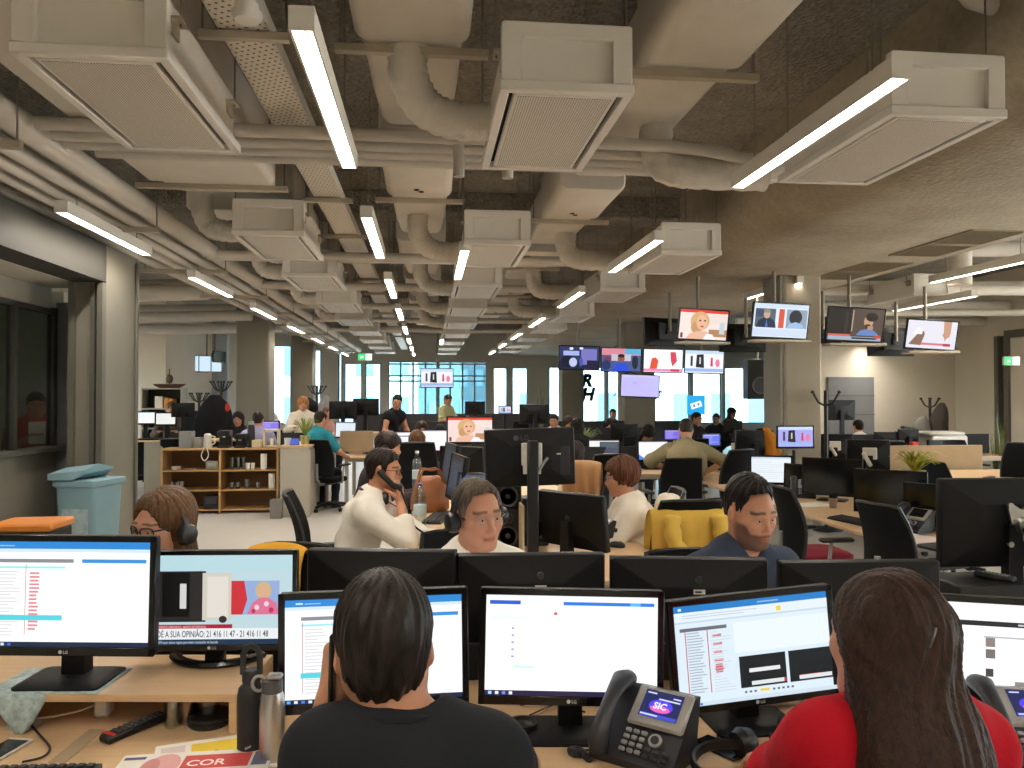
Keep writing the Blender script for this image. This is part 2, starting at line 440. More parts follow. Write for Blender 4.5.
rows = {'left': (-1.34, [3.09, 6.58, 8.85, 11.5, 13.9, 16.4, 18.9, 21.5, 24.0]),
        'middle': (.615, [3.46, 6.97, 9.66, 12.1, 14.6, 17.1, 19.6, 22.1, 24.6]),
        'right': (2.5, [3.76, 7.47, 10.1, 13.2, 15.8, 18.4, 21.0, 23.6])}
cas0 = None
for row, (x, ys) in rows.items():
    for i, y in enumerate(ys):
        lb = 'cream ceiling air cassette, %s from the front in the %s row' % (numword(i), row)
        if cas0 is None:
            cas0 = make_cassette(); c = cas0
        else: c = dup(cas0)
        c.location = (x, y + .61 - .107 * x, ZC); c['label'] = lb; c['group'] = 'ceiling air cassettes'
c = dup(cas0, (6.9, 10.6, ZC + .02), 0, 'cream ceiling air cassette alone beyond the concrete beam', 'ceiling air cassettes')

LWARM = (1.0, .93, .82)
def lamp_mat():
    m = emat('#fff4e6', 72.0, True, 'lit diffuser'); return m
def make_light(w=.095, l=1.74, h=.09):
    r = empty('linear_light', (0, 0, 0), 0, 'x', 'ceiling light')
    b = MB()
    for sx in (-1, 1): b.box((sx * (w / 2 - .006), 0, h / 2), (.012, l, h), .002)
    b.box((0, 0, h - .01), (w - .02, l - .004, .018))
    for sy in (-1, 1): b.box((0, sy * (l / 2 - .006), h / 2), (w - .02, .012, h))
    b.build('housing', M_white, r)
    MB().box((0, 0, .045), (w - .026, l - .03, .012)).build('diffuser', lamp_mat(), r)
    for sy in (-.7, .7): MB().cyl((0, sy * l / 2, h), (0, sy * l / 2, ZS - CAMZ - 1.33), .004, n=5).build('suspension_wire', M_rod, r)
    return r
ZL = CAMZ + 1.33
lrows = {'middle': (-.46, [2.83, 5.83, 8.94, 12.0, 15.1, 18.2, 21.3, 24.4]),
         'right': (1.97, [3.26, 6.69, 10.07, 13.4, 16.7, 20.0, 23.3]),
         'left': (-2.65, [2.55, 5.67, 8.8, 11.9, 15.0, 18.1, 21.2, 24.3])}
lt0 = make_light(); used = False
for row, (x, ys) in lrows.items():
    for i, y in enumerate(ys):
        c = lt0 if not used else dup(lt0); used = True
        c.location = (x, y + .87 - .107 * x, ZL)
        if row == 'left' and i == 0: c['label'] = 'white linear pendant light before the glazed room, out at the left edge'
        else: c['label'] = 'lit white linear pendant light, %s from the front in the %s row' % (numword(i - (row == 'left')), row)
        c['group'] = 'linear pendant lights'
for (p, lb) in (((6.3, 8.3, ZL + .09), 'linear pendant light highest at the right edge of the room'), ((7.0, 10.2, ZL - .05), 'linear pendant light just below the one at the right edge'),
                ((4.75, 10.4, ZL + .12), 'linear light under the beam above the hanging televisions'), ((8.75, 13.95, ZL - .3), 'linear light washing the right back wall'),
                ((8.2, 9.0, ZL), 'linear light over the far right desks'), ((.33, 7.9, ZL - .02), 'linear light hung under the second middle cassette'), ((.33, 19.1, ZL - .02), 'linear light far back under the middle cassettes'),
                ((-4.7, 11.2, ZL - .3), 'linear light behind the grey post at the left'), ((-7.3, 15.2, ZL - .3), 'linear light over the desks by the bookcase'), ((-4.75, 5.6, 2.55), 'linear light inside the glazed room')):
    dup(lt0, p, 0, lb, 'linear pendant lights')
# rows that carry on behind the photographer
for x in (-2.65, -.46, 1.97, 6.5):
    for y in (-.4, -3.4):
        dup(lt0, (x, y + .6, ZL), 0, 'linear pendant light behind the photographer', 'linear pendant lights behind')

# cable tray
t = empty('cable_tray', (-.86, 0, CAMZ + 1.72), 0, 'perforated cream cable tray running the length of the ceiling', 'cable tray')
MB().m(M_tray).box((0, 12, 0), (.23, 34, .01)).m(M_cass).box((-.115, 12, .035), (.006, 34, .08)).box((.115, 12, .035), (.006, 34, .08)).build('tray', None, t)
for k in range(14):
    y = 2.2 + k * 1.55
    MB().m(M_gal).box((0, y, -.03), (.42, .04, .04), .003).m(M_rod).cyl((-.19, y, -.03), (-.19, y, .64), .005, n=6).cyl((.19, y, -.03), (.19, y, .64), .005, n=6).build('support_bar', None, t)
pipe_pts = [W(958, -20, z=3.75) + V((0, 0, .3)), W(965, -12, z=3.75), W(985, 3, z=3.75), W(1010, 6, z=3.75), W(1060, -4, z=3.75), W(1075, -8, z=3.75) + V((.1, 0, .3))]
# smoke detector under the tray
s = W(247, 14, z=CAMZ + 1.6)
dt = empty('smoke_detector', s, 0, 'round white smoke detector under the cable tray', 'smoke detector')
MB().lathe([(.001, -.03), (.05, -.03), (.062, -.015), (.065, .005), (.05, .01)], 20).build('housing', M_white, dt)
MB().lathe([(.05, .01), (.05, .04), (.03, .06), (.02, .12)], 14).build('base', M_white, dt)

def duct(x0, x1, z0, z1, y0, y1, label, taper=.06, rad=.07, sf=.5):
    r = empty('air_duct', ((x0 + x1) / 2, y0, z0), 0, label, 'duct', 'wrapped air ducts')
    w = x1 - x0; h = z1 - z0; L = y1 - y0
    def ring(y, s, dz=0): return [(a * s, y, h / 2 + c * s + dz) for a, c in rrect(w, h, rad, 4)]
    ys = [0, .02, L * sf * .6, L * sf - .05, L * sf, L * sf + .05, L * (sf + 1) / 2, L - .12, L - .02]
    ss = [.95, 1, 1.0, 1.02, .95, .9, .88, .86 - taper, .78 - taper]
    MB().loft([ring(y, s) for y, s in zip(ys, ss)]).build('duct_body', M_duct, r, ang=50)
    MB().m(M_gal).box((0, L * sf, -.03), (w + .2, .05, .04), .003).m(M_rod).cyl((-w / 2 - .07, L * sf, -.03), (-w / 2 - .07, L * sf, ZS - z0), .005, n=6).cyl((w / 2 + .07, L * sf, -.03), (w / 2 + .07, L * sf, ZS - z0), .005, n=6).build('support_bar', None, r)
    MB().m(M_slot).cyl((-.02, L * sf * .8 - .03, .006), (-.02, L * sf * .8 - .03, -.008), .022, n=10).cyl((.02, L * sf * .8 + .03, .006), (.02, L * sf * .8 + .03, -.008), .022, n=10).build('test_port', None, r)
    return r
segs_mid = [(-1.5, 5.25), (5.7, 8.7), (8.9, 11.6), (11.8, 14.2), (14.5, 17.0), (17.2, 20.0)]
for i, (a, c) in enumerate(segs_mid):
    duct(-.36, .2, 3.43, 3.86, a, c, 'cream wrapped air duct left of the middle cassettes, %s from the front' % numword(i), sf=.8 if i == 0 else .4)
for i, (a, c) in enumerate([(-1.0, 6.3), (6.5, 9.2), (9.4, 12.0), (12.3, 15.0), (15.3, 18.0)]):
    duct(1.1, 1.68, 3.43, 3.86, a, c, 'cream wrapped air duct right of the middle cassettes, %s from the front' % numword(i), sf=.69 if i == 0 else .4)
for i, (a, c) in enumerate([(-1.0, 6.75), (7.2, 9.4), (9.6, 12.0), (12.2, 15.0)]):
    duct(-2.15, -1.2, 3.34, 3.8, a, c, 'broad cream wrapped duct above the left cassettes, %s from the front' % numword(i), .0, .05, .94 if i == 0 else .5)
# flexible connections
def flex(pts, r, label):
    MBs = MB(); P = smooth_path(pts, 8)
    rr = [r * (1 + .05 * math.sin(i * 2.2)) for i in range(len(P))]
    return tag(MBs.tube(P, rr, 14).build('flexible_duct', M_flex, ang=60), label, 'duct', 'flexible duct elbows')
for i, y in enumerate((3.95, 7.7, 10.35, 12.8, 15.3)):
    flex([(-.1, y, 3.46), (-.1, y + .02, 3.3), (-.02, y + .1, 3.18), (.13, y + .14, 3.13), (.32, y + .15, 3.13)], .1, 'flexible duct elbow feeding the %s middle cassette from its left' % numword(i))
for i, y in enumerate((5.0, 8.4, 11.0, 13.6)):
    flex([(1.5, y, 3.48), (1.5, y, 3.3), (1.58, y, 3.19), (1.8, y + .02, 3.17), (2.25, y + .02, 3.17)], .11, 'thick flexible duct feeding the %s right cassette' % numword(i))
for i, y in enumerate((7.0, 9.25, 11.8, 14.3)):
    flex([(-1.95, y, 3.5), (-1.95, y, 3.3), (-1.9, y + .05, 3.17), (-1.78, y + .06, 3.13), (-1.6, y + .06, 3.13)], .095, 'flexible duct elbow left of the %s left cassette' % numword(i + 1))
# pipes across the room
def pipe(name, pts, r, label, group, m=None, n=10):
    return tag(MB().tube(pts, r, n).build(name, m or M_pipe, ang=60), label, 'pipe', group)
k = 0
for j, (Y, z, x0, x1) in enumerate(((4.85, 3.29, -2.3, 2.6), (5.05, 3.29, -2.3, 2.5), (5.25, 3.3, -2.3, 2.45), (5.45, 3.31, -2.2, 2.4))):
    P = smooth_path([(x0, Y, z), (-1, Y, z), (1, Y, z), (1.7, Y + .02, z - .01), (2.1, Y + .02, z - .06), (x1, Y + .03, z - .05), (x1 + .35, Y + .05, z + .05)], 5)
    pipe('cross_pipe', P, .042, 'pale lagged pipe crossing the ceiling in front, %s of four from the camera' % numword(j), 'front crossing pipes')
for j, Y in enumerate((9.0, 11.4, 13.9, 16.4, 18.9)):
    for q in range(2):
        pipe('cross_pipe', [(-2.5, Y + q * .18, 3.27), (2.9, Y + q * .18, 3.27)], .045, '%s pale pipe of the %s pair crossing under the slab' % (('nearer', 'farther')[q], numword(j)), 'rear crossing pipes')
pipe('bent_pipe', smooth_path(pipe_pts, 6), .05, 'short bent pipe under the slab at the upper right corner', None)
# small drops hanging off the front pipes
for x, lb in ((.19, 'short pipe drop left of the front middle cassette'), (.5, 'shorter pipe drop under the front middle cassette')):
    pipe('pipe_drop', smooth_path([(x - .15, 4.9, 3.3), (x - .03, 4.9, 3.29), (x, 4.9, 3.24), (x, 4.9, 3.06)], 4), .035, lb, 'pipe drops')
# bundle running down the left
for j, (x, z, r) in enumerate(((-2.42, 3.3, .085), (-2.62, 3.24, .055), (-2.77, 3.22, .055), (-2.92, 3.21, .055), (-3.1, 3.2, .06))):
    pipe('long_pipe', [(x, -3, z), (x, 28, z)], r, 'long pale pipe down the left of the room, %s from the middle' % numword(j), 'long pipes down the left')
for j in range(11):
    y = 2.4 + j * 2.3
    b = MB().m(M_gal).box((-2.78, y, 3.11), (.95, .045, .045), .003).m(M_rod).cyl((-2.33, y, 3.1), (-2.33, y, ZS), .006, n=6).cyl((-3.22, y, 3.1), (-3.22, y, ZS), .006, n=6)
    tag(b.build('pipe_hanger'), 'metal bar hanger under the left pipes, %s from the front' % numword(j), 'pipe hanger', 'pipe hangers')
# ducts crossing over the left-hand room
for j, (Y, z, r) in enumerate(((10.5, 3.5, .14), (12.3, 3.2, .12), (13.6, 3.45, .16), (15.2, 3.15, .1), (16.6, 3.4, .15), (18.3, 3.2, .12))):
    pipe('round_duct', smooth_path([(-12, Y + .6, z), (-8, Y + .2, z), (-5.4, Y, z), (-3.3, Y - .1, z + .05)], 5), r, 'round grey duct crossing over the left back desks, %s from the front' % numword(j), 'round ducts at the left', M_pipe, 14)
pipe('branch_duct', smooth_path([(-5.2, 12.3, 3.2), (-4.7, 12.6, 3.25), (-4.5, 13.0, 3.35), (-4.4, 13.6, 3.45)], 5), .12, 'angled branch duct joining two round ducts at the left', None, M_pipe, 14)
# services beyond the beam on the right
for j, (Y, z, r) in enumerate(((9.3, 3.55, .1), (11.2, 3.3, .07), (12.2, 3.45, .12), (13.2, 3.15, .06), (13.9, 3.35, .1), (14.5, 3.12, .08))):
    pipe('round_duct', [(5.92, Y, z), (10.7, Y - .5, z)], r, 'grey duct crossing right of the beam, %s from the front' % numword(j), 'round ducts at the right', M_pipe, 12)
pipe('riser_duct', [(6.55, 9.0, 3.05), (6.55, 9.0, 3.6)], .14, 'short vertical duct stub beyond the concrete beam', None, M_pipe, 16)
# grilles in the beam soffit
for j, (y, x) in enumerate(((7.1, 5.35), (7.8, 5.35), (8.85, 5.35), (9.55, 5.35))):
    gm = mat('beige grille frame', '#9a8c72', .6); g = MB().m(gm)
    for sx in (-1, 1): g.box((sx * .27, 0, 0), (.02, .64, .012))
    for sy in (-1, 1): g.box((0, sy * .315, 0), (.56, .02, .012))
    g.m(mat('beige grille mesh', '#6e6450', .7)).box((0, 0, .004), (.53, .62, .008)).m(gm)
    for q in range(11): g.box((-.22 + q * .044, 0, -.001), (.012, .61, .008))
    tag(g.build('soffit_grille', None, None, (x, y, bz - .005)), 'flush air grille in the beam soffit, %s from the front' % numword(j), 'air grille', 'soffit grilles')
# exit signs
def exit_sign(p, w, label):
    r = empty('exit_sign', p, 0, label, 'exit sign')
    MB().box((0, 0, 0), (w, .04, w * .5), .004).build('housing', M_white, r)
    f = MB().m(emat('#39c070', 1.2)).box((-w * .22, -.022, 0), (w * .5, .004, w * .44)).m(emat('#f4fff6', 1.5)).box((w * .26, -.022, 0), (w * .4, .004, w * .44))
    # running figure and arrow
    f.m(emat('#f4fff6', 1.5)).prism([(-.3 * w, -.12 * w), (-.26 * w, -.12 * w), (-.2 * w, 0), (-.12 * w, -.08 * w), (-.1 * w, -.05 * w), (-.17 * w, .06 * w), (-.28 * w, .06 * w), (-.28 * w, .02 * w)], -.026, -.024)
    f.build('pictogram', None, r)
    return r
exit_sign(W(1011, 361, Y=12.2), .3, 'green exit sign over the doorway at the right edge')
exit_sign(W(365, 357, Y=25), .45, 'green exit sign far away above the left windows')
exit_sign(W(526, 333, Y=22), .45, 'green exit sign hung below the ceiling right of the middle')

# ---------- light ----------
w = bpy.data.worlds.new('sky'); SC.world = w; w.use_nodes = True
nt = w.node_tree; bg = nt.nodes['Background']
sky = nt.nodes.new('ShaderNodeTexSky'); sky.sky_type = 'NISHITA'; sky.sun_disc = False; sky.sun_elevation = math.radians(55); sky.sun_rotation = math.radians(200); sky.air_density = 1.2; sky.dust_density = 1.5
nt.links.new(sky.outputs['Color'], bg.inputs['Color']); bg.inputs['Strength'].default_value = .8
sun = bpy.data.lights.new('sun', 'SUN'); sun.energy = 32.0; sun.angle = math.radians(.6); sun.color = (1, .96, .88)
so = bpy.data.objects.new('sun', sun); COL.objects.link(so); so.rotation_euler = V((-.48, .5, -.8)).to_track_quat('-Z', 'Y').to_euler()
SC.view_settings.view_transform = 'Standard'; SC.view_settings.look = 'None'; SC.view_settings.gamma = 1.0; SC.view_settings.exposure = 0.5
SC.view_settings.use_curve_mapping = False
SC.cycles.max_bounces = 8; SC.cycles.diffuse_bounces = 6; SC.cycles.glossy_bounces = 3; SC.cycles.transparent_max_bounces = 12; SC.cycles.caustics_reflective = False; SC.cycles.caustics_refractive = False
SC.cycles.sample_clamp_indirect = 12.0
# ---------- figures: smooth union of body volumes, meshed as one continuous skin ----------
class Field:
    def __init__(s, lo, hi, h):
        s.h = h; s.o = np.array(lo, np.float32)
        n = [int(math.ceil((hi[i] - lo[i]) / h)) + 2 for i in range(3)]
        s.ax = [(s.o[i] + np.arange(n[i], dtype=np.float32) * h).astype(np.float32) for i in range(3)]
        s.d = np.full(n, .5, np.float32)
    def block(s, c, r, mg):
        sl = []
        for i in range(3):
            a = int((c[i] - r - mg - s.o[i]) / s.h); b = int((c[i] + r + mg - s.o[i]) / s.h) + 2
            sl.append(slice(max(a, 0), max(0, min(b, len(s.ax[i])))))
        if any(q.stop - q.start < 1 for q in sl): return None
        g = np.meshgrid(*[s.ax[i][sl[i]] for i in range(3)], indexing='ij', sparse=True)
        return tuple(sl), g
    def put(s, fn, c, r, k=.02, op='add'):
        q = s.block(c, r, k + 3 * s.h)
        if q is None: return
        sl, g = q; n = fn(*g).astype(np.float32); d = s.d[sl]
        if op == 'add':
            m = np.maximum(k - np.abs(d - n), 0) / k; s.d[sl] = np.minimum(d, n) - m * m * k * .25
        elif op == 'sub':
            n = -n; m = np.maximum(k - np.abs(d - n), 0) / k; s.d[sl] = np.maximum(d, n) + m * m * k * .25
        elif op == 'max': s.d[sl] = np.maximum(d, n)
    def cap(s, a, b, r1, r2=None, k=.02, op='add', flat=None, e=0.0):
        """tapered limb; flat=(direction, factor) squashes it along a direction"""
        r2 = r1 if r2 is None else r2
        a = np.array(a, np.float32); b = np.array(b, np.float32); ab = b - a; L2 = max(float(ab @ ab), 1e-9)
        r1 += e; r2 += e
        def fn(x, y, z):
            px, py, pz = x - a[0], y - a[1], z - a[2]
            t = np.clip((px * ab[0] + py * ab[1] + pz * ab[2]) / L2, 0, 1)
            dx, dy, dz = px - t * ab[0], py - t * ab[1], pz - t * ab[2]
            if flat:
                u, f = flat; q = (dx * u[0] + dy * u[1] + dz * u[2]) * (1 / f - 1)
                dx, dy, dz = dx + q * u[0], dy + q * u[1], dz + q * u[2]
            r = r1 + (r2 - r1) * t
            l = np.sqrt(dx * dx + dy * dy + dz * dz)
            return (l - r) * (f if flat and f < 1 else 1) if flat else l - r
        c = (a + b) / 2; R = float(np.sqrt(L2)) / 2 + max(r1, r2) * (max(1, flat[1]) if flat else 1)
        s.put(fn, c, R, k, op)
    def ell(s, c, r, R=None, k=.02, op='add', e=0.0):
        r = [x + e for x in r]
        R = np.array(R if R is not None else np.eye(3), np.float32)
        def fn(x, y, z):
            px, py, pz = x - c[0], y - c[1], z - c[2]
            q = [(R[0, i] * px + R[1, i] * py + R[2, i] * pz) for i in range(3)]
            k0 = np.sqrt(sum((q[i] / r[i]) ** 2 for i in range(3))); k1 = np.sqrt(sum((q[i] / r[i] ** 2) ** 2 for i in range(3)))
            return k0 * (k0 - 1) / np.maximum(k1, 1e-6)
        s.put(fn, c, max(r), k, op)
    def mesh(s, name, material, parent=None):
        d = s.d; ins = d < 0; nx, ny, nz = d.shape
        cn = np.zeros((nx - 1, ny - 1, nz - 1), np.int8); off = [(i, j, k) for i in (0, 1) for j in (0, 1) for k in (0, 1)]
        for i, j, k in off: cn += ins[i:nx - 1 + i, j:ny - 1 + j, k:nz - 1 + k]
        act = (cn > 0) & (cn < 8); ci = np.argwhere(act)
        acc = np.zeros((len(ci), 3), np.float64); cnt = np.zeros(len(ci))
        for a in off:
            for ax in range(3):
                if a[ax]: continue
                b = list(a); b[ax] = 1
                da = d[ci[:, 0] + a[0], ci[:, 1] + a[1], ci[:, 2] + a[2]]; db = d[ci[:, 0] + b[0], ci[:, 1] + b[1], ci[:, 2] + b[2]]
                m = (da < 0) != (db < 0)
                t = np.where(m, da / np.where(da - db == 0, 1, da - db), 0)
                for q in range(3): acc[:, q] += np.where(m, a[q] + (t if q == ax else 0), 0)
                cnt += m
        v = (ci + acc / cnt[:, None]) * s.h + s.o
        idx = np.full(act.shape, -1, np.int32); idx[tuple(ci.T)] = np.arange(len(ci))
        fs = []
        for ax in range(3):
            sl0 = [slice(1, n - 1) for n in d.shape]; sl0[ax] = slice(0, d.shape[ax] - 1); sl1 = list(sl0); sl1[ax] = slice(1, d.shape[ax])
            A = ins[tuple(sl0)]; B = ins[tuple(sl1)]; e = np.argwhere(A != B)
            fl = A[tuple(e.T)]
            e = e + np.array([0 if q == ax else 1 for q in range(3)])
            u, w = [q for q in range(3) if q != ax]
            def cell(du, dw):
                c = e.copy(); c[:, u] -= du; c[:, w] -= dw; return idx[tuple(c.T)]
            q = np.stack([cell(1, 1), cell(0, 1), cell(0, 0), cell(1, 0)], 1)
            if ax == 1: fl = ~fl
            q[~fl] = q[~fl][:, ::-1]; fs.append(q)
        f = np.concatenate(fs); f = f[(f >= 0).all(1)]
        me = bpy.data.meshes.new(name)
        me.vertices.add(len(v)); me.vertices.foreach_set('co', v.astype(np.float32).ravel())
        me.loops.add(f.size); me.loops.foreach_set('vertex_index', f.astype(np.int32).ravel())
        me.polygons.add(len(f)); me.polygons.foreach_set('loop_start', np.arange(0, f.size, 4, dtype=np.int32))
        me.polygons.foreach_set('use_smooth', np.ones(len(f), bool))
        me.update(calc_edges=True); me.validate()
        me.materials.append(material)
        o = bpy.data.objects.new(name, me); COL.objects.link(o); setp(o, parent)
        return o, v

def skin_mat():
    if 'skin' in MATS: return MATS['skin']
    m = bpy.data.materials.new('skin'); m.use_nodes = True; nt = m.node_tree; b = nt.nodes['Principled BSDF']
    a = nt.nodes.new('ShaderNodeVertexColor'); a.layer_name = 'tint'; nt.links.new(a.outputs['Color'], b.inputs['Base Color'])
    b.inputs['Roughness'].default_value = .5; b.inputs['Specular IOR Level'].default_value = .35
    b.inputs['Subsurface Weight'].default_value = .08; b.inputs['Subsurface Radius'].default_value = (.01, .004, .002)
    MATS['skin'] = m; return m
def hair_mat(col, lo=.5, stretch=(70, 70, 9), rough=.42):
    k = 'hair %s' % col
    if k in MATS: return MATS[k]
    m = bpy.data.materials.new(k); m.use_nodes = True; nt = m.node_tree; b = nt.nodes['Principled BSDF']
    tc = nt.nodes.new('ShaderNodeTexCoord'); mp = nt.nodes.new('ShaderNodeMapping'); mp.inputs['Scale'].default_value = stretch
    n = nt.nodes.new('ShaderNodeTexNoise'); n.inputs['Scale'].default_value = 1.6; n.inputs['Detail'].default_value = 5; n.inputs['Distortion'].default_value = .6
    nt.links.new(tc.outputs['Object'], mp.inputs[0]); nt.links.new(mp.outputs[0], n.inputs['Vector'])
    r = nt.nodes.new('ShaderNodeValToRGB'); c = lin(col)
    r.color_ramp.elements[0].position = .32; r.color_ramp.elements[1].position = .68
    r.color_ramp.elements[0].color = [x * lo for x in c[:3]] + [1]; r.color_ramp.elements[1].color = [min(1, x * 1.45) for x in c[:3]] + [1]
    nt.links.new(n.outputs['Fac'], r.inputs['Fac']); nt.links.new(r.outputs['Color'], b.inputs['Base Color'])
    bp = nt.nodes.new('ShaderNodeBump'); bp.inputs['Strength'].default_value = .45; bp.inputs['Distance'].default_value = .006
    nt.links.new(n.outputs['Fac'], bp.inputs['Height']); nt.links.new(bp.outputs['Normal'], b.inputs['Normal'])
    b.inputs['Roughness'].default_value = rough; b.inputs['Specular IOR Level'].default_value = .2
    MATS[k] = m; return m
def cloth_mat(name, col, rough=.85, var=.06, vscale=5, bump=.8, bscale=9):
    return mat(name, col, rough, var=var, vscale=vscale, bump=bump, bscale=bscale, spec=.2)

def A(v): return np.array(v, np.float32)
def unit(v): v = A(v); return v / max(np.linalg.norm(v), 1e-9)
def ik(s, w, l1, l2, hint):
    s = A(s); w = A(w); d = w - s; D = np.linalg.norm(d)
    if D > (l1 + l2) * .999: w = s + d / D * (l1 + l2) * .999; d = w - s; D = np.linalg.norm(d)
    u = d / D; a = (l1 * l1 - l2 * l2 + D * D) / (2 * D); h = math.sqrt(max(l1 * l1 - a * a, 0))
    n = A(hint); n = n - u * (n @ u); n = unit(n)
    return s + u * a + n * h, w

class Person:
    """seated or standing figure; local frame: looks along -Y, head centre given in world space"""
    def __init__(s, label, head, rz=0.0, head_rot=(0, 0, 0), lean=.12, skin='#c99474', group=None, scale=1.0, stand=False, h=.006,
                 shoulder_w=.19, chest=1.0, arms=None, hands=True, seat=.47, bald=False, twist=0.0, sex='m', neck_fwd=.03, legs=True, feet=None, shrug=0.0, head_dx=0.0):
        s.root = empty('person', (0, 0, 0), rz, label, 'person', group)
        s.h = h; s.sc = scale; s.skin = skin; s.sex = sex; s.legs = legs
        R = Matrix.Rotation(rz, 3, 'Z')
        hz = head[2]
        s.Hc = A((head_dx, -lean, hz))                 # head centre, local
        o = V((head[0], head[1], 0)) - R @ V((head_dx, -lean, 0)); s.root.location = (o.x, o.y, 0)
        s.HR = A(Euler(head_rot, 'ZXY').to_matrix())
        neck = A((0, -lean + neck_fwd + .01, hz - .165))
        s.neck = neck
        pz = (.9 if stand else seat + .11)
        s.pel = A((0, .0, pz)); s.stand = stand
        ch = A((math.sin(twist) * .0, -lean * .62 + .055, hz - .32)); s.ch = ch
        s.waist = s.pel * .55 + ch * .45 + A((0, .02, 0))
        sw = shoulder_w; s.sw = sw
        tx = A((math.cos(twist), math.sin(twist), 0))
        s.sho = {q: neck + tx * (sw * q) + A((0, .02, -.075 + shrug)) for q in (-1, 1)}
        s.arm = {}
        arms = arms or {}
        for q in (-1, 1):
            spec = arms.get(q, {})
            w = A(spec.get('wrist', (q * .16, -lean - .25, hz - .42)))
            hint = A(spec.get('hint', (q * .6, .2, -.9)))
            el, w = ik(s.sho[q], w, .285 * scale, .25 * scale, hint)
            s.arm[q] = (s.sho[q], el, w, spec)
        s.hip = {q: s.pel + A((q * .09, 0, -.02)) for q in (-1, 1)}
        s.leg = {}
        for q in (-1, 1):
            if stand:
                f = A((q * .1, .0, .09)); k = (s.hip[q] + f) / 2 + A((q * .0, -.03, 0)); 
            else:
                k = A((q * .13, -.40, seat + .06)); f = A((q * .13, -.36, .09))
            s.leg[q] = (s.hip[q], k, f)
        s.chest = chest
        s.hands = hands
    # body volumes
    def torso(s, f, e=0.0, k=.06):
        c = s.chest; fl = ((0, 1, 0), .68)
        f.cap(s.pel + A((-.06, 0, 0)), s.pel + A((.06, 0, 0)), .125 * c, .125 * c, k, e=e, flat=((0, 1, 0), .9))
        f.cap(s.pel, s.waist, .15 * c, .14 * c, k, flat=((0, 1, 0), .78), e=e)
        f.cap(s.waist, s.ch, .138 * c, .155 * c, k, flat=((0, 1, 0), .7), e=e)
        f.cap(s.ch, (s.sho[1] + s.sho[-1]) / 2 + A((0, -.005, -.03)), .158 * c, .115, k, flat=((0, 1, 0), .62), e=e)
        for q in (-1, 1):
            f.cap(s.neck + A((0, .015, .0)), s.sho[q] + A((-q * .02, .0, .0)), .052, .058, .07, e=e)
            if s.sex == 'f': f.ell(s.ch + A((q * .075, -.09 * c, .03)), (.07, .06, .07), k=.05, e=e)
    def upper_arm(s, f, q, e=0.0, t=1.0):
        a, el, w, sp = s.arm[q]
        f.cap(a, a + (el - a) * t, .056, .056 + (.043 - .056) * t, .05, e=e)
    def forearm(s, f, q, e=0.0, t=1.0):
        a, el, w, sp = s.arm[q]
        f.cap(el, el + (w - el) * t, .044, .044 + (.029 - .044) * t, .03, e=e)
    def hand(s, f, q):
        a, el, w, sp = s.arm[q]
        fd = unit(sp.get('dir', w - el)); n = A(sp.get('palm', (0, 0, -1))); n = unit(n - fd * (n @ fd)); th = np.cross(fd, n) * (-1 if q > 0 else 1)
        # the thumb leaves the inner side of the palm
        th = unit(th) * sp.get('thumb', 1); curl = sp.get('curl', .35); sc = .92 if s.sex == 'f' else 1.0
        s.handframe = (w, fd, n, th)
        for i, (off, L, r) in enumerate(((.030, .072, .0092), (.010, .08, .0096), (-.011, .074, .0092), (-.030, .058, .0082))):
            k0 = w + (fd * .09 + th * off * 1.1) * sc
            f.cap(w + th * off * .55 + fd * .012, k0, .0165, .0135, .014)
            p = k0; ang = curl * (.6 + .12 * i) if not isinstance(curl, (list, tuple)) else curl[i]
            d = fd; A0 = 0
            for j, fr in enumerate((.45, .32, .25)):
                A0 += ang * (1.0 if j == 0 else 1.1)
                d = fd * math.cos(A0) + n * math.sin(A0) + th * off * (1.6 if j == 0 else 1.0)
                d = unit(d); q2 = p + d * (L * fr * sc)
                f.cap(p, q2, r * (1 - .08 * j), r * (1 - .08 * (j + 1)), .006); p = q2
        t0 = w + fd * .028 + th * .022 + n * .008; d1 = unit(fd * .65 + th * .75 + n * .35); t1 = t0 + d1 * .04 * sc
        d2 = unit(fd * .9 + th * .25 + n * (.35 + curl if not isinstance(curl, (list, tuple)) else .6)); t2 = t1 + d2 * .033 * sc; t3 = t2 + unit(d2 + n * .2) * .026 * sc
        f.cap(w + fd * .01, t0, .018, .017, .014); f.cap(t0, t1, .0155, .0115, .012); f.cap(t1, t2, .0112, .0105, .006); f.cap(t2, t3, .0105, .0088, .006)
    def head(s, f):
        R = s.HR; H = s.Hc; sc = s.sc
        P = lambda x, y, z: H + R @ (A((x, y, z)) * sc)
        E = lambda c, r, k=.02, op='add': f.ell(P(*c), [q * sc for q in r], R, k, op)
        fem = s.sex == 'f'
        E((0, .014, .036), (.074, .096, .08)); E((0, -.02, -.02), (.066, .07, .085), .03)
        E((0, -.03, -.055), (.052 if fem else .057, .055, .055), .03)
        f.cap(P(-.012, -.066, -.1), P(.012, -.066, -.1), .0165 * sc, .0165 * sc, .03)
        for q in (-1, 1):
            f.cap(P(q * .055, .005, -.05), P(q * .016, -.062, -.1), .018 * sc, .016 * sc, .03)
            E((q * .042, -.056, -.022), (.026, .024, .022), .03)
        f.cap(P(-.036, -.078, .02), P(.036, -.078, .02), .0135 * sc, .0135 * sc, .025)
        for q in (-1, 1):
            E((q * .031, -.102, -.001), (.019, .017, .0115), .014, 'sub')
        f.cap(P(0, -.083, .014), P(0, -.103, -.030), .0065 * sc, .0088 * sc, .012)
        E((0, -.104, -.034), (.0095, .0095, .0085), .012)
        for q in (-1, 1): E((q * .0115, -.096, -.0375), (.0065, .010, .0065), .008)
        E((0, -.085, -.058), (.024, .014, .015), .02)
        f.cap(P(-.018, -.085, -.0645), P(.018, -.085, -.0645), .0062, .0062, .008)
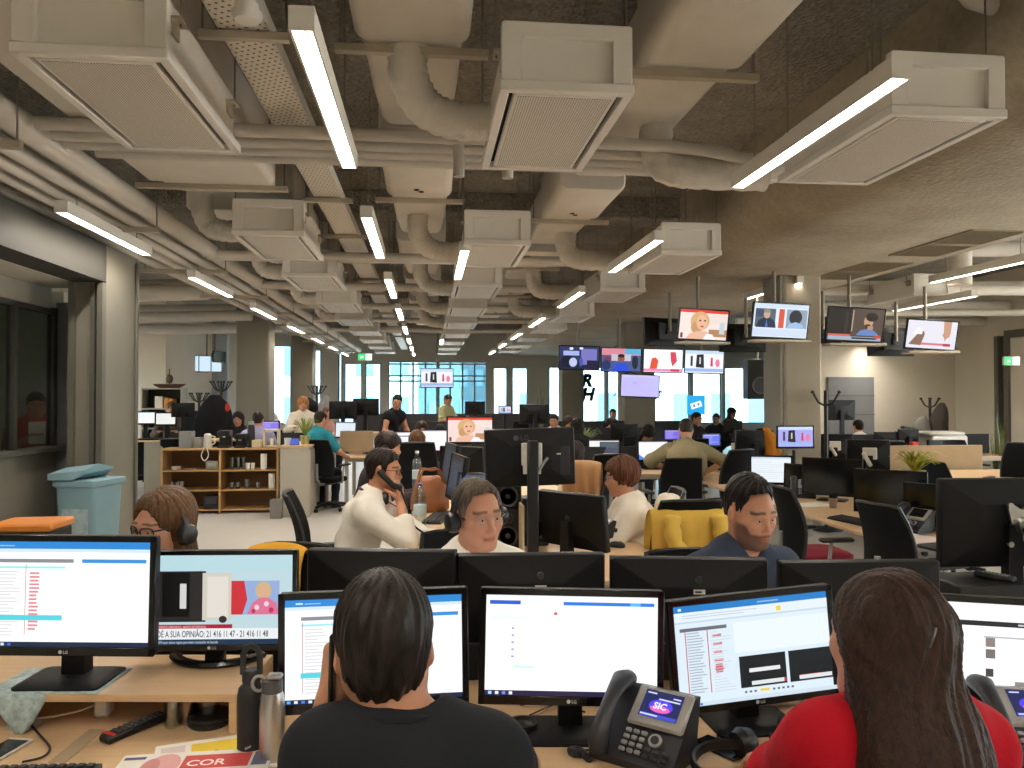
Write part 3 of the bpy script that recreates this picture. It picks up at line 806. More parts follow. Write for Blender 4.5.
        f.cap(P(0, -.092, -.0645), P(0, -.0925, -.0645), .0055, .0055, .012)
        f.cap(P(-.015, -.0845, -.0745), P(.015, -.0845, -.0745), .007, .007, .008)
        for q in (-1, 1):
            E((q * .026, -.09, -.0695), (.006, .008, .0025), .006, 'sub')
            c = P(q * .079, .014, -.008); Re = R @ A(Euler((-.2, 0, q * .45)).to_matrix())
            f.ell(c, (.0105 * sc, .02 * sc, .032 * sc), Re, .008)
            f.ell(P(q * .092, .01, -.004), (.007 * sc, .011 * sc, .017 * sc), Re, .008, 'sub')
        nb = s.neck
        f.cap(P(0, .022, -.055), nb + A((0, .012, -.02)), (.05 if fem else .057) * sc, (.05 if fem else .06) * sc, .035)
    def bounds(s, extra=.0):
        pts = [s.pel, s.Hc + A((0, 0, .16)), s.Hc + A((-.15, -.16, 0)), s.Hc + A((.15, .18, 0)), s.pel + A((-.25, .2, -.18)), s.pel + A((.25, -.2, 0)), s.ch + A((-.25, .22, 0)), s.ch + A((.25, -.25, 0))]
        for q in (-1, 1):
            pts += [s.arm[q][1], s.arm[q][2] + A((.2, .2, .2)), s.arm[q][2] - A((.2, .2, .2)), s.sho[q] + A((q * .1, 0, .05)), s.arm[q][1] + A((.09, .09, .09)), s.arm[q][1] - A((.09, .09, .09))]
        P = np.array(pts); return P.min(0) - .02 - extra, P.max(0) + .02 + extra
    def body(s, brow='#2c2019', beard=None, lip=None, stubble=.0):
        lo, hi = s.bounds(); f = Field(lo, hi, s.h)
        s.torso(f, -.004)
        for q in (-1, 1):
            s.upper_arm(f, q); s.forearm(f, q)
            if s.hands: s.hand(f, q)
            else:
                a, el, w, sp = s.arm[q]; fd = unit(sp.get('dir', w - el)); f.cap(w, w + fd * .07, .03, .03, .02, flat=((0, 0, 1), .6)); 
                for i in range(4):
                    th = unit(np.cross(fd, (0, 0, 1))); f.cap(w + fd * .07 + th * (i - 1.5) * .018, w + fd * (.15 - .012 * abs(i - 1.3)) + th * (i - 1.5) * .022 - A((0, 0, .02)), .011, .009, .008)
                f.cap(w + fd * .02 - th * .02 * q, w + fd * .075 - th * .055 * q, .014, .01, .012)
        s.head(f)
        o, v = f.mesh('body', skin_mat(), s.root)
        me = o.data
        p = (v - s.Hc) @ s.HR / s.sc                       # head-local coordinates
        base = np.array(lin(s.skin)[:3]); col = np.tile(base, (len(v), 1))
        def mix(mask, c): 
            nonlocal col
            m = np.clip(mask, 0, 1)[:, None]; col = col * (1 - m) + np.array(c) * m
        x, y, z = np.abs(p[:, 0]), p[:, 1], p[:, 2]
        hd = (x * x + y * y + z * z < .0225); front = (y < -.03) & hd
        blush = np.exp(-((x - .042) ** 2 + (z + .03) ** 2) / .0006) * front; mix(blush * .25, base * np.array([1.05, .72, .68]))
        mix(np.exp(-((x) ** 2 / .0002 + (z + .038) ** 2 / .0002)) * front * .3, base * np.array([1.05, .75, .7]))
        mix(((x - .008) / .02 > 0) * 0.0 + np.exp(-((x - .031) ** 2 / .0003 + (z + .012) ** 2 / .00012)) * front * .3, base * .6)
        if beard:
            bz = np.interp(x, [0, .03, .05, .062, .075], [-.045, -.05, -.05, -.035, -.012])
            bm = np.clip((bz - z) / .008, 0, 1) * (z > -.125) * hd * np.clip((.004 - y) / .022, 0, 1) * np.clip((.095 + z + .05 + (-.03 - y)) * 30, 0, 1)
            mix(bm * beard[1], lin(beard[0])[:3])
        lipc = lin(lip)[:3] if lip else base * np.array([.86, .5, .48])
        mix(np.clip(1.35 - ((x / .026) ** 2 + ((z + .0692) / .0115) ** 2), 0, 1) * (y < -.07) * .85, lipc)
        mix((np.abs(z + .0695) < .0022) * (x < .024) * (y < -.07) * .6, base * .25)
        bl = .031 - .25 * np.maximum(x - .035, 0) + np.where(x < .02, (x - .02) * .1, 0)
        mix((1 - np.clip(np.abs(z - bl) / (.0065 if s.sex == 'm' else .0045), 0, 1) ** 2) * (x > .012) * (x < .056) * front * .9, lin(brow)[:3])
        a = me.color_attributes.new('tint', 'FLOAT_COLOR', 'POINT')
        a.data.foreach_set('color', np.c_[col, np.ones(len(v))].astype(np.float32).ravel())
        # eyes
        for q in (-1, 1):
            c = s.Hc + s.HR @ (A((q * .031, -.0765, 0)) * s.sc); r = .0122 * s.sc
            m = MB().m(mat('eye white', '#b9aea2', .25)).ball((0, 0, 0), r, 14, 10)
            m.m(mat('iris', '#3a2616', .2)).ball((0, -r * .62, 0), (r * .5, r * .45, r * .5), 12, 8)
            m.m(skin_flat(s.skin)).ball((0, .0012, r * .6), (r * 1.25, r * 1.14, r * .64), 14, 8).ball((0, .0012, -r * .84), (r * 1.2, r * 1.05, r * .52), 14, 8)
            e = m.build('eye', None, o); e.matrix_local = Matrix.Translation(V(c)) @ Matrix(s.HR.tolist()).to_4x4()
        return o
    def shirt(s, name, material, sleeve='long', e=.012, neck=.062, vneck=0.0, hem=None, wr=.004, neck_up=.0, seed=0, neck_at=None, h=None):
        lo, hi = s.bounds(.03); f = Field(lo, hi, h or max(s.h, .006))
        s.torso(f, e, .06)
        for q in (-1, 1):
            if sleeve == 'long': s.upper_arm(f, q, e + .006); s.forearm(f, q, e + .004, .93)
            elif sleeve == 'rolled': s.upper_arm(f, q, e + .006); s.forearm(f, q, e + .006, .42)
            elif sleeve == 'short': s.upper_arm(f, q, e + .008, .72)
            elif sleeve == 'none': s.upper_arm(f, q, e, .12)
            elif sleeve == 'elbow': s.upper_arm(f, q, e + .012); s.forearm(f, q, e + .012, .12)
        # folds
        g = np.meshgrid(*f.ax, indexing='ij', sparse=True); rs = random.Random(seed)
        for i in range(5):
            a, b, c, ph = [rs.uniform(-1, 1) * q for q in (26, 18, 30, 3)]
            f.d += (wr * .5 * np.sin(a * g[0] + b * g[1] + c * g[2] + 1.7 * np.sin(9 * g[2] + 11 * g[0] + ph))).astype(np.float32)
        # neckline
        nc = A(neck_at) if neck_at is not None else s.neck + A((0, -.005, .045 + neck_up))
        f.ell(nc, (neck, neck * 1.05, neck * 1.15), k=.012, op='sub')
        if vneck: f.cap(s.neck + A((0, -.1, .03)), s.neck + A((0, -.13, -vneck)), .05, .012, .01, 'sub')
        if hem is not None:
            f.d = np.maximum(f.d, hem - g[2]).astype(np.float32)
        o, v = f.mesh(name, material, s.root)
        return o
    def trousers(s, name, material, skirt=False):
        pts = np.array([p for q in (-1, 1) for p in s.leg[q]]); lo = pts.min(0) - .2; hi = pts.max(0) + .22; hi[2] = max(hi[2], s.pel[2] + .12)
        f = Field(lo, hi, max(.009, s.h)); e = .012
        f.cap(s.pel + A((-.06, 0, -.02)), s.pel + A((.06, 0, -.02)), .115, .115, .05, e=e)
        f.cap(s.pel, s.pel + A((0, 0, .03)), .125, .12, .05, flat=((0, 1, 0), .78), e=e)
        for q in (-1, 1):
            a, k, t = s.leg[q]; f.cap(a, k, .082, .06, .05, e=e); f.cap(k, t, .058, .042, .04, e=e)
        g = np.meshgrid(*f.ax, indexing='ij', sparse=True)
        f.d += (.003 * np.sin(30 * g[2] + 20 * g[0] + 3 * np.sin(22 * g[1]))).astype(np.float32)
        o, v = f.mesh(name, material, s.root)
        for q in (-1, 1):
            a, k, t = s.leg[q]; f = Field(t - A((.1, .28, .1)), t + A((.1, .14, .12)), .008)
            f.cap(t + A((0, .03, -.045)), t + A((0, -.15, -.055)), .042, .034, .03, flat=((0, 0, 1), .9)); f.cap(t + A((0, 0, .05)), t + A((0, .0, -.03)), .042, .045, .03)
            gz = f.ax[2][None, None, :]; f.d = np.maximum(f.d, .004 - gz).astype(np.float32)
            f.mesh('shoe', mat('black shoe leather', '#1c1a18', .4), s.root)
        return o
    def hair(s, fn, material, lo=(-.16, -.16, -.2), hi=(.16, .2, .2), h=None, name='hair'):
        """fn(x, y, z) signed distance in head coordinates"""
        R = s.HR; c = [s.Hc + R @ (A((a, b, d)) * s.sc) for a in (lo[0], hi[0]) for b in (lo[1], hi[1]) for d in (lo[2], hi[2])]
        c = np.array(c); f = Field(c.min(0), c.max(0), h or s.h)
        x, y, z = np.meshgrid(*f.ax, indexing='ij', sparse=True); H = s.Hc
        p = [(R[0, i] * (x - H[0]) + R[1, i] * (y - H[1]) + R[2, i] * (z - H[2])) / s.sc for i in range(3)]
        f.d = fn(*p).astype(np.float32); f.d[[0, -1]] = .1; f.d[:, [0, -1]] = .1; f.d[:, :, [0, -1]] = .1
        o, v = f.mesh(name, material, s.root)
        return o
def skin_flat(c): return mat('eyelid skin %s' % c, c, .5)
def sd_ell(x, y, z, c, r):
    a, b, d = x - c[0], y - c[1], z - c[2]
    k0 = np.sqrt((a / r[0]) ** 2 + (b / r[1]) ** 2 + (d / r[2]) ** 2); k1 = np.sqrt((a / r[0] ** 2) ** 2 + (b / r[1] ** 2) ** 2 + (d / r[2] ** 2) ** 2)
    return k0 * (k0 - 1) / np.maximum(k1, 1e-6)
def sd_cap(x, y, z, a, b, r1, r2):
    ab = [b[i] - a[i] for i in range(3)]; L = sum(q * q for q in ab)
    t = np.clip(((x - a[0]) * ab[0] + (y - a[1]) * ab[1] + (z - a[2]) * ab[2]) / L, 0, 1)
    return np.sqrt((x - a[0] - t * ab[0]) ** 2 + (y - a[1] - t * ab[1]) ** 2 + (z - a[2] - t * ab[2]) ** 2) - r1 - (r2 - r1) * t
def smin(a, b, k):
    m = np.maximum(k - np.abs(a - b), 0) / k; return np.minimum(a, b) - m * m * k * .25
def strands(x, y, z, amp=.003, f=75):
    th = np.arctan2(x, y + .02); return amp * .6 * np.sin(th * f / 5 + 4 * np.sin(z * 14) + 2 * np.sin(x * 30)) + amp * .5 * np.sin(th * f / 2 + z * 40 + 3 * np.sin(y * 30 + x * 17))
def hair_short(thick=.012, front=.07, part=None, amp=.003, back=-.075, sideburn=-.02, top=0.0, side=.6):
    def fn(x, y, z):
        d = sd_ell(x, y, z, (0, .014, .038 + top / 2), (.0745 + thick * side, .097 + thick, .081 + thick + top))
        d = smin(d, sd_ell(x, y, z, (0, .03, -.02), (.064 + thick * .4, .07 + thick * .5, .075)), .02)
        zm = np.interp(np.asarray(y), [-.14, -.085, -.066, -.048, -.034, -.024, -.006, 0, .03, .04, .055, .12], [front + .01, front, front - .006, front - .02, .04, sideburn, sideburn, .03, .028, -.02, back + .02, back])
        zm = np.where((np.abs(x) < .05) & (y < -.02), np.maximum(zm, front - .02 * (np.abs(x) / .05) ** 2), zm)
        zm = zm + .0025 * np.sin(x * 150 + y * 90)
        d = d + .009 * np.clip(1 - (z - zm) / .028, 0, 1) ** 1.5 * (y < .02)
        return np.maximum(d + strands(x, y, z, amp), (zm - z) * .75)
    return fn
def hair_long(thick=.02, length=.25, width=.085, depth=.05, back=.045, amp=.004, front=.07, part=0.0, wave=0.0, sidefwd=-.03, fo=(.068, .085)):
    def fn(x, y, z):
        d = sd_ell(x, y, z, (0, .016, .04), (.076 + thick, .1 + thick, .084 + thick))
        wv = wave * np.sin(z * 45 + x * 20)
        d2 = sd_ell(x + wv, y, z, (0, back, -length * .5 + .02), (width, depth, length * .5 + .07)); d = smin(d, d2, .05)
        for q in (-1, 1):
            d = smin(d, sd_cap(x + wv, y, z, (q * .074, .02, .04), (q * (width * .85), sidefwd + .02, -length * .75), .03, .024), .03)
        # open the face
        face = sd_ell(x, y, z, (part * .02, -.12, -.045), (fo[0], fo[1], front + .045))
        d = np.maximum(d, -face)
        return d + strands(x, y, z, amp)
    return fn

def glasses(p, col='#1a1614', r=.021, wire=.0019, hgt=.016):
    g = MB(); P = lambda x, y, z: V(p.Hc + p.HR @ (A((x, y, z)) * p.sc))
    for q in (-1, 1):
        pts = [P(q * .032 + a, -.1 + .012 * abs((q * .032 + a) / .05) ** 2, b) for a, b in rrect(r * 2, hgt * 2, hgt * .7, 3)]
        g.tube(pts + [pts[0]], wire, 6)
        g.tube([P(q * .052, -.09, .008), P(q * .074, -.07, .01), P(q * .082, .0, .008), P(q * .082, .02, -.008)], wire, 6)
    g.tube([P(-.011, -.105, .004), P(0, -.108, .007), P(.011, -.105, .004)], wire, 6)
    g.build('glasses', mat('spectacle frame %s' % col, col, .3), p.root)
def headset(p, label, col='#161616', tilt=0.0, z0=.0, cup=.036, wide=.0, back=.01, drop=0.0):
    """headphones worn over the head, a thing of its own"""
    r = empty('headphones', p.root.location, p.root.rotation_euler.z, label, 'headphones')
    P = lambda x, y, z: V(p.Hc + p.HR @ (A((x, y, z)) * p.sc))
    m = mat('headphone plastic', '#17171a', .35)
    pts = [P((.094 + wide) * math.cos(a), back + tilt * math.sin(a), z0 + .012 + (.122 - drop) * math.sin(a)) for a in [PI * i / 16 for i in range(17)]]
    MB().tube(pts, .009, 8, flat=1.7, up=(0, 1, 0)).build('headband', m, r)
    for q in (-1, 1):
        c = P(q * (.094 + wide), back, z0 - .005); ax = V(p.HR @ A((q, 0, 0)))
        e = MB().tube([c - ax * .018, c - ax * .012, c + ax * .008, c + ax * .02, c + ax * .026], [cup * .8, cup, cup, cup * .85, cup * .4], 18)
        e.build('ear_cup', m, r)
        MB().tube([c - ax * .024, c - ax * .014], [cup * .7, cup * .95], 18).build('ear_pad', mat('headphone cushion', '#0d0d0d', .8), r)
    return r
# ---------- materials of the furniture ----------
M_desk = mat('pale maple laminate', '#cfae84', .38, var=.07, vscale=4, stretch=(1, 9, 9))
M_deskedge = mat('grey desk metal', '#b9b5ab', .45)
M_birch = mat('birch veneer', '#b28d5c', .5, var=.1, vscale=5, stretch=(1, 8, 8))
M_cab = mat('light grey cabinet paint', '#a9a396', .5)
M_monb = mat('black monitor casing', '#0d0d0f', .5, spec=.3)
M_bez = mat('gloss black bezel', '#0e0f11', .22)
M_off = mat('unlit screen', '#0b0d10', .12, spec=.6)
M_mesh = mat('black chair mesh', '#0e0f10', .85, spec=.2, var=.12, vscale=80, bump=.3, bscale=220)
M_fab = mat('black chair fabric', '#0f0f11', .9, spec=.2)
M_gpl = mat('grey chair plastic', '#8f8f8c', .5)
M_paper = mat('white paper', '#e9e5db', .7)
M_key = mat('black keys', '#1f2023', .5)
M_mark = mat('pale printed mark', '#c9c9c6', .5)
M_dmark = mat('dark printed mark', '#3d3f42', .4)
M_cable = mat('black cable', '#121214', .5)
M_chrome = mat('brushed steel', '#b9b7b2', .28, metal=.9)

def screen_mesh(w, h, items, y=0.0, base='#ffffff', s=1.0, sample=False):
    """a lit display: flat coloured areas and lettering on one panel, facing -Y, centred"""
    m = MB(); U = lambda u: (u - .5) * w; Q = lambda v: (v - .5) * h
    s *= .76; m.m(emat(base, s, sample, 'screen_%s_%g_%d' % (base.lstrip('#'), s, sample)))
    m.quad((-w / 2, y, -h / 2), (w / 2, y, -h / 2), (w / 2, y, h / 2), (-w / 2, y, h / 2))
    for k, it in enumerate(items):
        yy = y - .00025 * (k + 1); t = it[0]
        if t == 'r':
            _, a, b, c, d, col = it; m.m(emat(col, s)); m.quad((U(a), yy, Q(b)), (U(c), yy, Q(b)), (U(c), yy, Q(d)), (U(a), yy, Q(d)))
        elif t == 'p':
            _, pts, col = it; m.m(emat(col, s)); m.add([(U(a), yy, Q(b)) for a, b in pts], [tuple(range(len(pts)))])
        elif t == 'e':
            _, a, b, ra, rb, col = it; m.m(emat(col, s)); m.add([(U(a + ra * math.cos(2 * PI * i / 20)), yy, Q(b + rb * math.sin(2 * PI * i / 20))) for i in range(20)], [tuple(range(20))])
        elif t == 't':
            _, a, b, sz, txt, col = it[:6]; m.m(emat(col, s)); vs, fs = text_polys(txt, sz * h, it[6] if len(it) > 6 else 0)
            sx = it[7] if len(it) > 7 else 1
            m.add([(U(a) + x * sx, yy, Q(b) + z) for x, z in vs], fs)
    return m
def rows(u0, u1, v0, v1, n, col, seed=0, hgt=.5, ragged=.5):
    rs = random.Random(seed); o = []
    for i in range(n):
        v = v1 - (v1 - v0) * (i + .5) / n; dv = (v1 - v0) / n * hgt / 2
        o.append(('r', u0, v - dv, u0 + (u1 - u0) * (1 - ragged * rs.random()), v + dv, col))
    return o
def win_frame(top='#2f86d0', task='#f2f2f4', tb='#1d2a44'):
    return [('r', 0, .93, 1, 1, top), ('r', 0, 0, 1, .045, tb), ('r', .01, .01, .03, .035, '#5fb0f0'), ('r', .05, .01, .07, .035, '#e8e8e8'), ('r', .09, .01, .11, .035, '#4d7fe0'), ('r', .13, .01, .15, .035, '#d9e6f2'), ('r', .17, .01, .19, .035, '#3c6fd4')]
def sc_table(seed=0, gap=None):
    it = win_frame() + [('r', 0, .9, 1, .93, '#cfe3f5'), ('r', .06, .955, .1, .97, '#d8ecff'), ('r', .11, .955, .2, .965, '#9cc8ee'), ('r', .09, .80, .55, .835, '#8a8a90'), ('r', .6, .80, .98, .835, '#3a8fd8')]
    it += [('r', .09, .745, .5, .765, '#9be6ee')]
    it += rows(.11, .24, .1, .73, 20, '#d4d4d8', seed, .35) + rows(.3, .36, .16, .72, 16, '#e08a92', seed + 1, .55, .3)
    it += [('r', .1, .12, .104, .79, '#c86a74'), ('r', .28, .12, .284, .79, '#c86a74'), ('r', .09, .26, .5, .31, '#57d0dc')]
    return it
def sc_doc(seed=0):
    return [('r', 0, .95, 1, 1, '#eef1f6'), ('r', .02, .905, .2, .945, '#2a62c8'), ('r', .2, .905, .98, .945, '#f2f4f8'), ('r', .45, .905, .98, .94, '#2f7be0'), ('r', .84, .905, .9, .94, '#62b8f0'), ('e', .405, .82, .011, .016, '#e0596a'), ('r', .03, .76, .22, .785, '#dff2f6')] + \
        [('r', .15, .66 - .07 * i, .165, .675 - .07 * i, '#7a86d8') for i in range(5)] + [('r', .16, .27, .28, .3, '#cfeee8'), ('r', 0, 0, 1, .05, '#2a2342'), ('r', .02, .01, .04, .04, '#9fd0ff'), ('r', .06, .01, .08, .04, '#e8e8e8'), ('r', .1, .01, .12, .04, '#5a8ff0'), ('r', .14, .01, .16, .04, '#e8e8e8')]
def sc_edit(seed=0):
    it = [('r', 0, .93, 1, 1, '#2a7fc8'), ('r', .54, .955, .68, .97, '#8fc0ea'), ('r', .03, .95, .05, .975, '#e2f2ff'), ('r', 0, .84, 1, .93, '#e3eef8'), ('r', .66, .85, .69, .9, '#f0d23c'), ('r', .0, .82, 1, .835, '#c4d2e2')]
    it += rows(.05, .6, .86, .91, 2, '#b9c6d6', 3, .3)
    it += [('r', .03, .735, .33, .77, '#6a6e78'), ('r', .06, .1, .066, .735, '#c45c68'), ('r', .2, .1, .206, .735, '#c45c68')]
    it += rows(.07, .19, .11, .73, 22, '#a9b2bf', seed, .4, .4) + rows(.23, .29, .3, .72, 5, '#d87a84', 4, .3, .3) + [('r', .235, .3, .28, .39, '#d2646f')] + rows(.215, .35, .11, .73, 22, '#c9d2dc', seed + 2, .25, .7)
    it += [('r', .36, .48, .98, .79, '#eaf3fa'), ('r', .38, .12, .68, .44, '#1c2226'), ('r', .7, .12, .985, .44, '#1c2226'), ('r', .44, .27, .64, .31, '#e6e9ea'), ('r', .45, .14, .67, .18, '#dfe4e6'), ('r', .66, .14, .675, .18, '#c23a4a'), ('r', .76, .14, .975, .18, '#e2e5e8'), ('r', .76, .18, .9, .186, '#c23a4a'), ('r', .5, .07, .56, .095, '#f0d23c')]
    it += [('r', .4 + .03 * i, .07, .415 + .03 * i, .09, '#55606c') for i in range(3)] + [('r', .58 + .03 * i, .07, .595 + .03 * i, .09, '#55606c') for i in range(5)]
    it += [('r', 0, 0, 1, .04, '#cfe0ec'), ('r', .03, .008, .04, .03, '#2a62c8'), ('r', .07, .008, .085, .03, '#3a3a4a'), ('r', .11, .008, .125, .03, '#2a62c8')]
    return it
def sc_web(seed=0):
    return [('r', 0, .93, 1, 1, '#f4f5f7'), ('r', .04, .8, .99, .845, '#2b2b30'), ('r', .06, .815, .14, .83, '#e0e0e2'), ('r', .145, .815, .2, .83, '#e0e0e2'), ('r', .62, .815, .68, .83, '#d0d0d2'), ('r', .45, .62, .5, .7, '#8a8078'), ('r', .45, .52, .5, .6, '#77706c'), ('r', .45, .36, .49, .43, '#4a4648'), ('r', .6, .24, .68, .33, '#8d8784'), ('r', .44, .7, .66, .715, '#b9b9bd'), ('e', .5, .1, .03, .04, '#4aa0e8')]
def news_people():
    """the studio picture with a door, a red graphic and a presenter in a patterned top"""
    return [('r', .0, .3, .2, .82, '#bdb8ac'), ('r', .155, .25, .46, .82, '#2c2a29'), ('r', .19, .31, .36, .8, '#121212'), ('r', .30, .4, .34, .68, '#d9d9d5'), ('r', .0, .25, .155, .78, '#cfcac0'), ('r', .44, .27, .62, .8, '#d8d2c6'), ('r', .47, .3, .6, .76, '#e8e2d8'),
            ('r', .62, .33, .92, .71, '#9ab4e0'), ('p', [(.62, .33), (.69, .33), (.72, .5), (.7, .71), (.62, .71)], '#d3353f'), ('e', .82, .6, .05, .1, '#d6b98a'), ('e', .82, .585, .03, .07, '#e3b193'), ('p', [(.72, .33), (.75, .46), (.8, .52), (.85, .52), (.9, .46), (.92, .33)], '#e2779a'),
            ('e', .78, .41, .015, .03, '#f4d9e2'), ('e', .84, .45, .015, .03, '#f4d9e2'), ('e', .87, .38, .015, .03, '#c2305f'), ('e', .76, .37, .012, .025, '#c2305f'), ('e', .57, .28, .025, .04, '#3a2c2c')]
def sc_tv():
    it = [('r', 0, .82, 1, 1, '#bfe0e8')] + news_people()
    it += [('r', 0, .18, .63, .225, '#b0203a'), ('t', .165, .187, .034, 'CONFLITO DEPUTADOS - BANCO DE PORTUGAL', '#ffd8dc', 0, .72), ('r', 0, .06, 1, .18, '#f3f6f8'), ('t', .165, .085, .1, 'DÉ A SUA OPINIÃO: 21 416 11 47 - 21 416 11 48', '#3a4450', .012, .6), ('r', 0, .0, 1, .06, '#1c3550'), ('t', .165, .014, .045, 'UEFA quer alterar regras para evitar concessões na bancada', '#d8e6f2', 0, .62)]
    return it
def sc_portrait(): # presenter close up
    return [('r', 0, .9, 1, 1, '#e0483c'), ('r', .62, .55, 1, .9, '#f0ded6'), ('r', .62, .1, 1, .35, '#b98a62'), ('r', .84, .2, .95, .6, '#c8d2da'), ('e', .42, .62, .2, .33, '#d8b078'), ('e', .36, .4, .12, .2, '#c99a66'), ('e', .46, .58, .115, .26, '#eab99a'), ('e', .42, .64, .025, .03, '#5a3a30'), ('e', .52, .64, .022, .03, '#5a3a30'), ('e', .47, .44, .04, .03, '#c25a58'),
            ('p', [(.15, 0), (.22, .18), (.38, .28), (.55, .28), (.68, .15), (.75, 0)], '#e9b9a0'), ('p', [(.5, 0), (.58, .2), (.7, .18), (.78, 0)], '#f2f2f6'), ('r', .03, .03, .08, .2, '#7a2440')]
def sc_anchor():
    return [('r', 0, .88, 1, 1, '#cfe0f0'), ('r', .03, .3, .4, .85, '#57616e'), ('r', .03, .6, .18, .8, '#3a4a68'), ('p', [(.05, .28), (.1, .5), (.2, .58), (.32, .56), (.4, .45), (.42, .28)], '#232c44'), ('e', .24, .68, .06, .13, '#c9a58a'), ('e', .24, .78, .065, .06, '#8c8a86'), ('p', [(.22, .3), (.24, .54), (.27, .3)], '#4a74c8'), ('r', .46, .28, .56, .85, '#d8553c'), ('r', .6, .28, .98, .85, '#8ea2b4'), ('e', .77, .62, .12, .22, '#2c2c30'), ('p', [(.62, .28), (.66, .42), (.78, .48), (.9, .42), (.95, .28)], '#9fbfe4'), ('r', 0, .03, 1, .24, '#cfdcf0')]
def sc_guest():
    return [('r', 0, .2, .42, 1, '#2a2522'), ('r', .3, .2, .36, .9, '#3a332e'), ('r', .43, .3, .45, .95, '#b9a58c'), ('p', [(.52, .18), (.6, .34), (.7, .38), (.84, .34), (.95, .18)], '#6a86c0'), ('e', .73, .62, .085, .2, '#c49a7c'), ('e', .78, .76, .11, .14, '#2a211c'), ('e', .72, .47, .06, .07, '#4a352a'), ('r', .72, .36, .82, .48, '#b98c70'), ('r', .02, .13, .42, .2, '#d8685c'), ('r', .02, .02, .98, .13, '#9fb4c8'), ('r', .45, .06, .9, .11, '#161a20'), ('r', .87, .1, .97, .2, '#d0453c')]
def sc_hands():
    return [('p', [(.05, .12), (.25, .6), (.34, .62), (.36, .5), (.3, .1)], '#8c6a58'), ('p', [(.12, .5), (.2, .75), (.32, .72), (.3, .5)], '#f6f4f6'), ('p', [(.72, 1), (.74, .6), (.72, .5), (.76, .4), (.78, .28), (.81, .4), (.86, .44), (.88, .6), (.88, 1)], '#c8977c'), ('r', .3, .12, .8, .2, '#d87a88'), ('r', .75, .1, .9, .2, '#c02c3c')]
def sc_studio():
    return [('r', 0, 0, 1, .35, '#1c2440'), ('e', .2, .35, .16, .25, '#141a2c'), ('r', .55, .2, .95, .9, '#7a78c0'), ('r', .1, .6, .5, .8, '#a8b4e8'), ('e', .35, .3, .1, .2, '#c0c8f0'), ('r', .7, 0, .95, .4, '#20203a'), ('e', .3, .9, .05, .06, '#e8f0ff'), ('e', .55, .92, .05, .05, '#e8f0ff'), ('e', .55, .32, .05, .2, '#4a58a8')]
def sc_crowd():
    return [('r', 0, .7, 1, 1, '#d88a9a'), ('r', .6, .75, 1, 1, '#5ab0d8'), ('r', .25, .45, .75, .75, '#c8c0d0'), ('p', [(.28, 0), (.36, .3), (.5, .38), (.64, .3), (.72, 0)], '#2a50d8'), ('e', .5, .55, .09, .17, '#8a5a50'), ('e', .5, .68, .09, .08, '#2a1c20'), ('e', .15, .5, .09, .15, '#7a3a48'), ('e', .86, .4, .08, .3, '#20242c'), ('e', .12, .25, .12, .22, '#28366a')]
def sc_red():
    return [('p', [(.15, .1), (.2, .6), (.3, .65), (.38, .5), (.34, .15)], '#e2553a'), ('p', [(.68, .9), (.82, .9), (.86, .5), (.74, .25), (.7, .5)], '#d8455a'), ('r', 0, .02, 1, .14, '#f08ac0'), ('r', .7, .02, .92, .14, '#d02c58')]
def sc_door():
    return [('r', 0, .85, 1, 1, '#c8dcf4'), ('p', [(.28, .25), (.3, .82), (.48, .84), (.5, .22)], '#232326'), ('r', .37, .4, .41, .7, '#d0d0d0'), ('r', .14, .3, .2, .75, '#3a3a44'), ('p', [(.66, .3), (.67, .7), (.72, .7), (.73, .3)], '#d83a5a'), ('e', .85, .45, .06, .18, '#f07a9c'), ('r', 0, .05, 1, .2, '#9ab8e8')]
def sc_lilac(): return [('r', .05, .9, .95, .96, '#cfc8f4'), ('r', .3, .6, .42, .63, '#a89ce0')] + rows(.06, .9, .1, .85, 9, '#beb4f2', 5, .3)
def sc_sheet(seed=0): return [('r', 0, .93, 1, 1, '#c8dcee'), ('r', .02, .4, .98, .41, '#b8c8d8')] + rows(.03, .95, .1, .9, 10, '#dbe6ee', seed, .25)
def sc_photo(): return [('p', [(0, 0), (0, .3), (.15, .12), (.3, .05), (.55, .03), (.55, 0)], '#4a7ff0'), ('p', [(.5, 0), (.5, .04), (1, .04), (1, 0)], '#e05a90'), ('r', 0, .95, 1, 1, '#d6dcf0')]
def sc_dark(): return [('r', .1, .1, .9, .9, '#3a4452'), ('r', 0, .9, 1, 1, '#20242c')] + rows(.14, .8, .2, .85, 8, '#5a6a80', 8, .3)

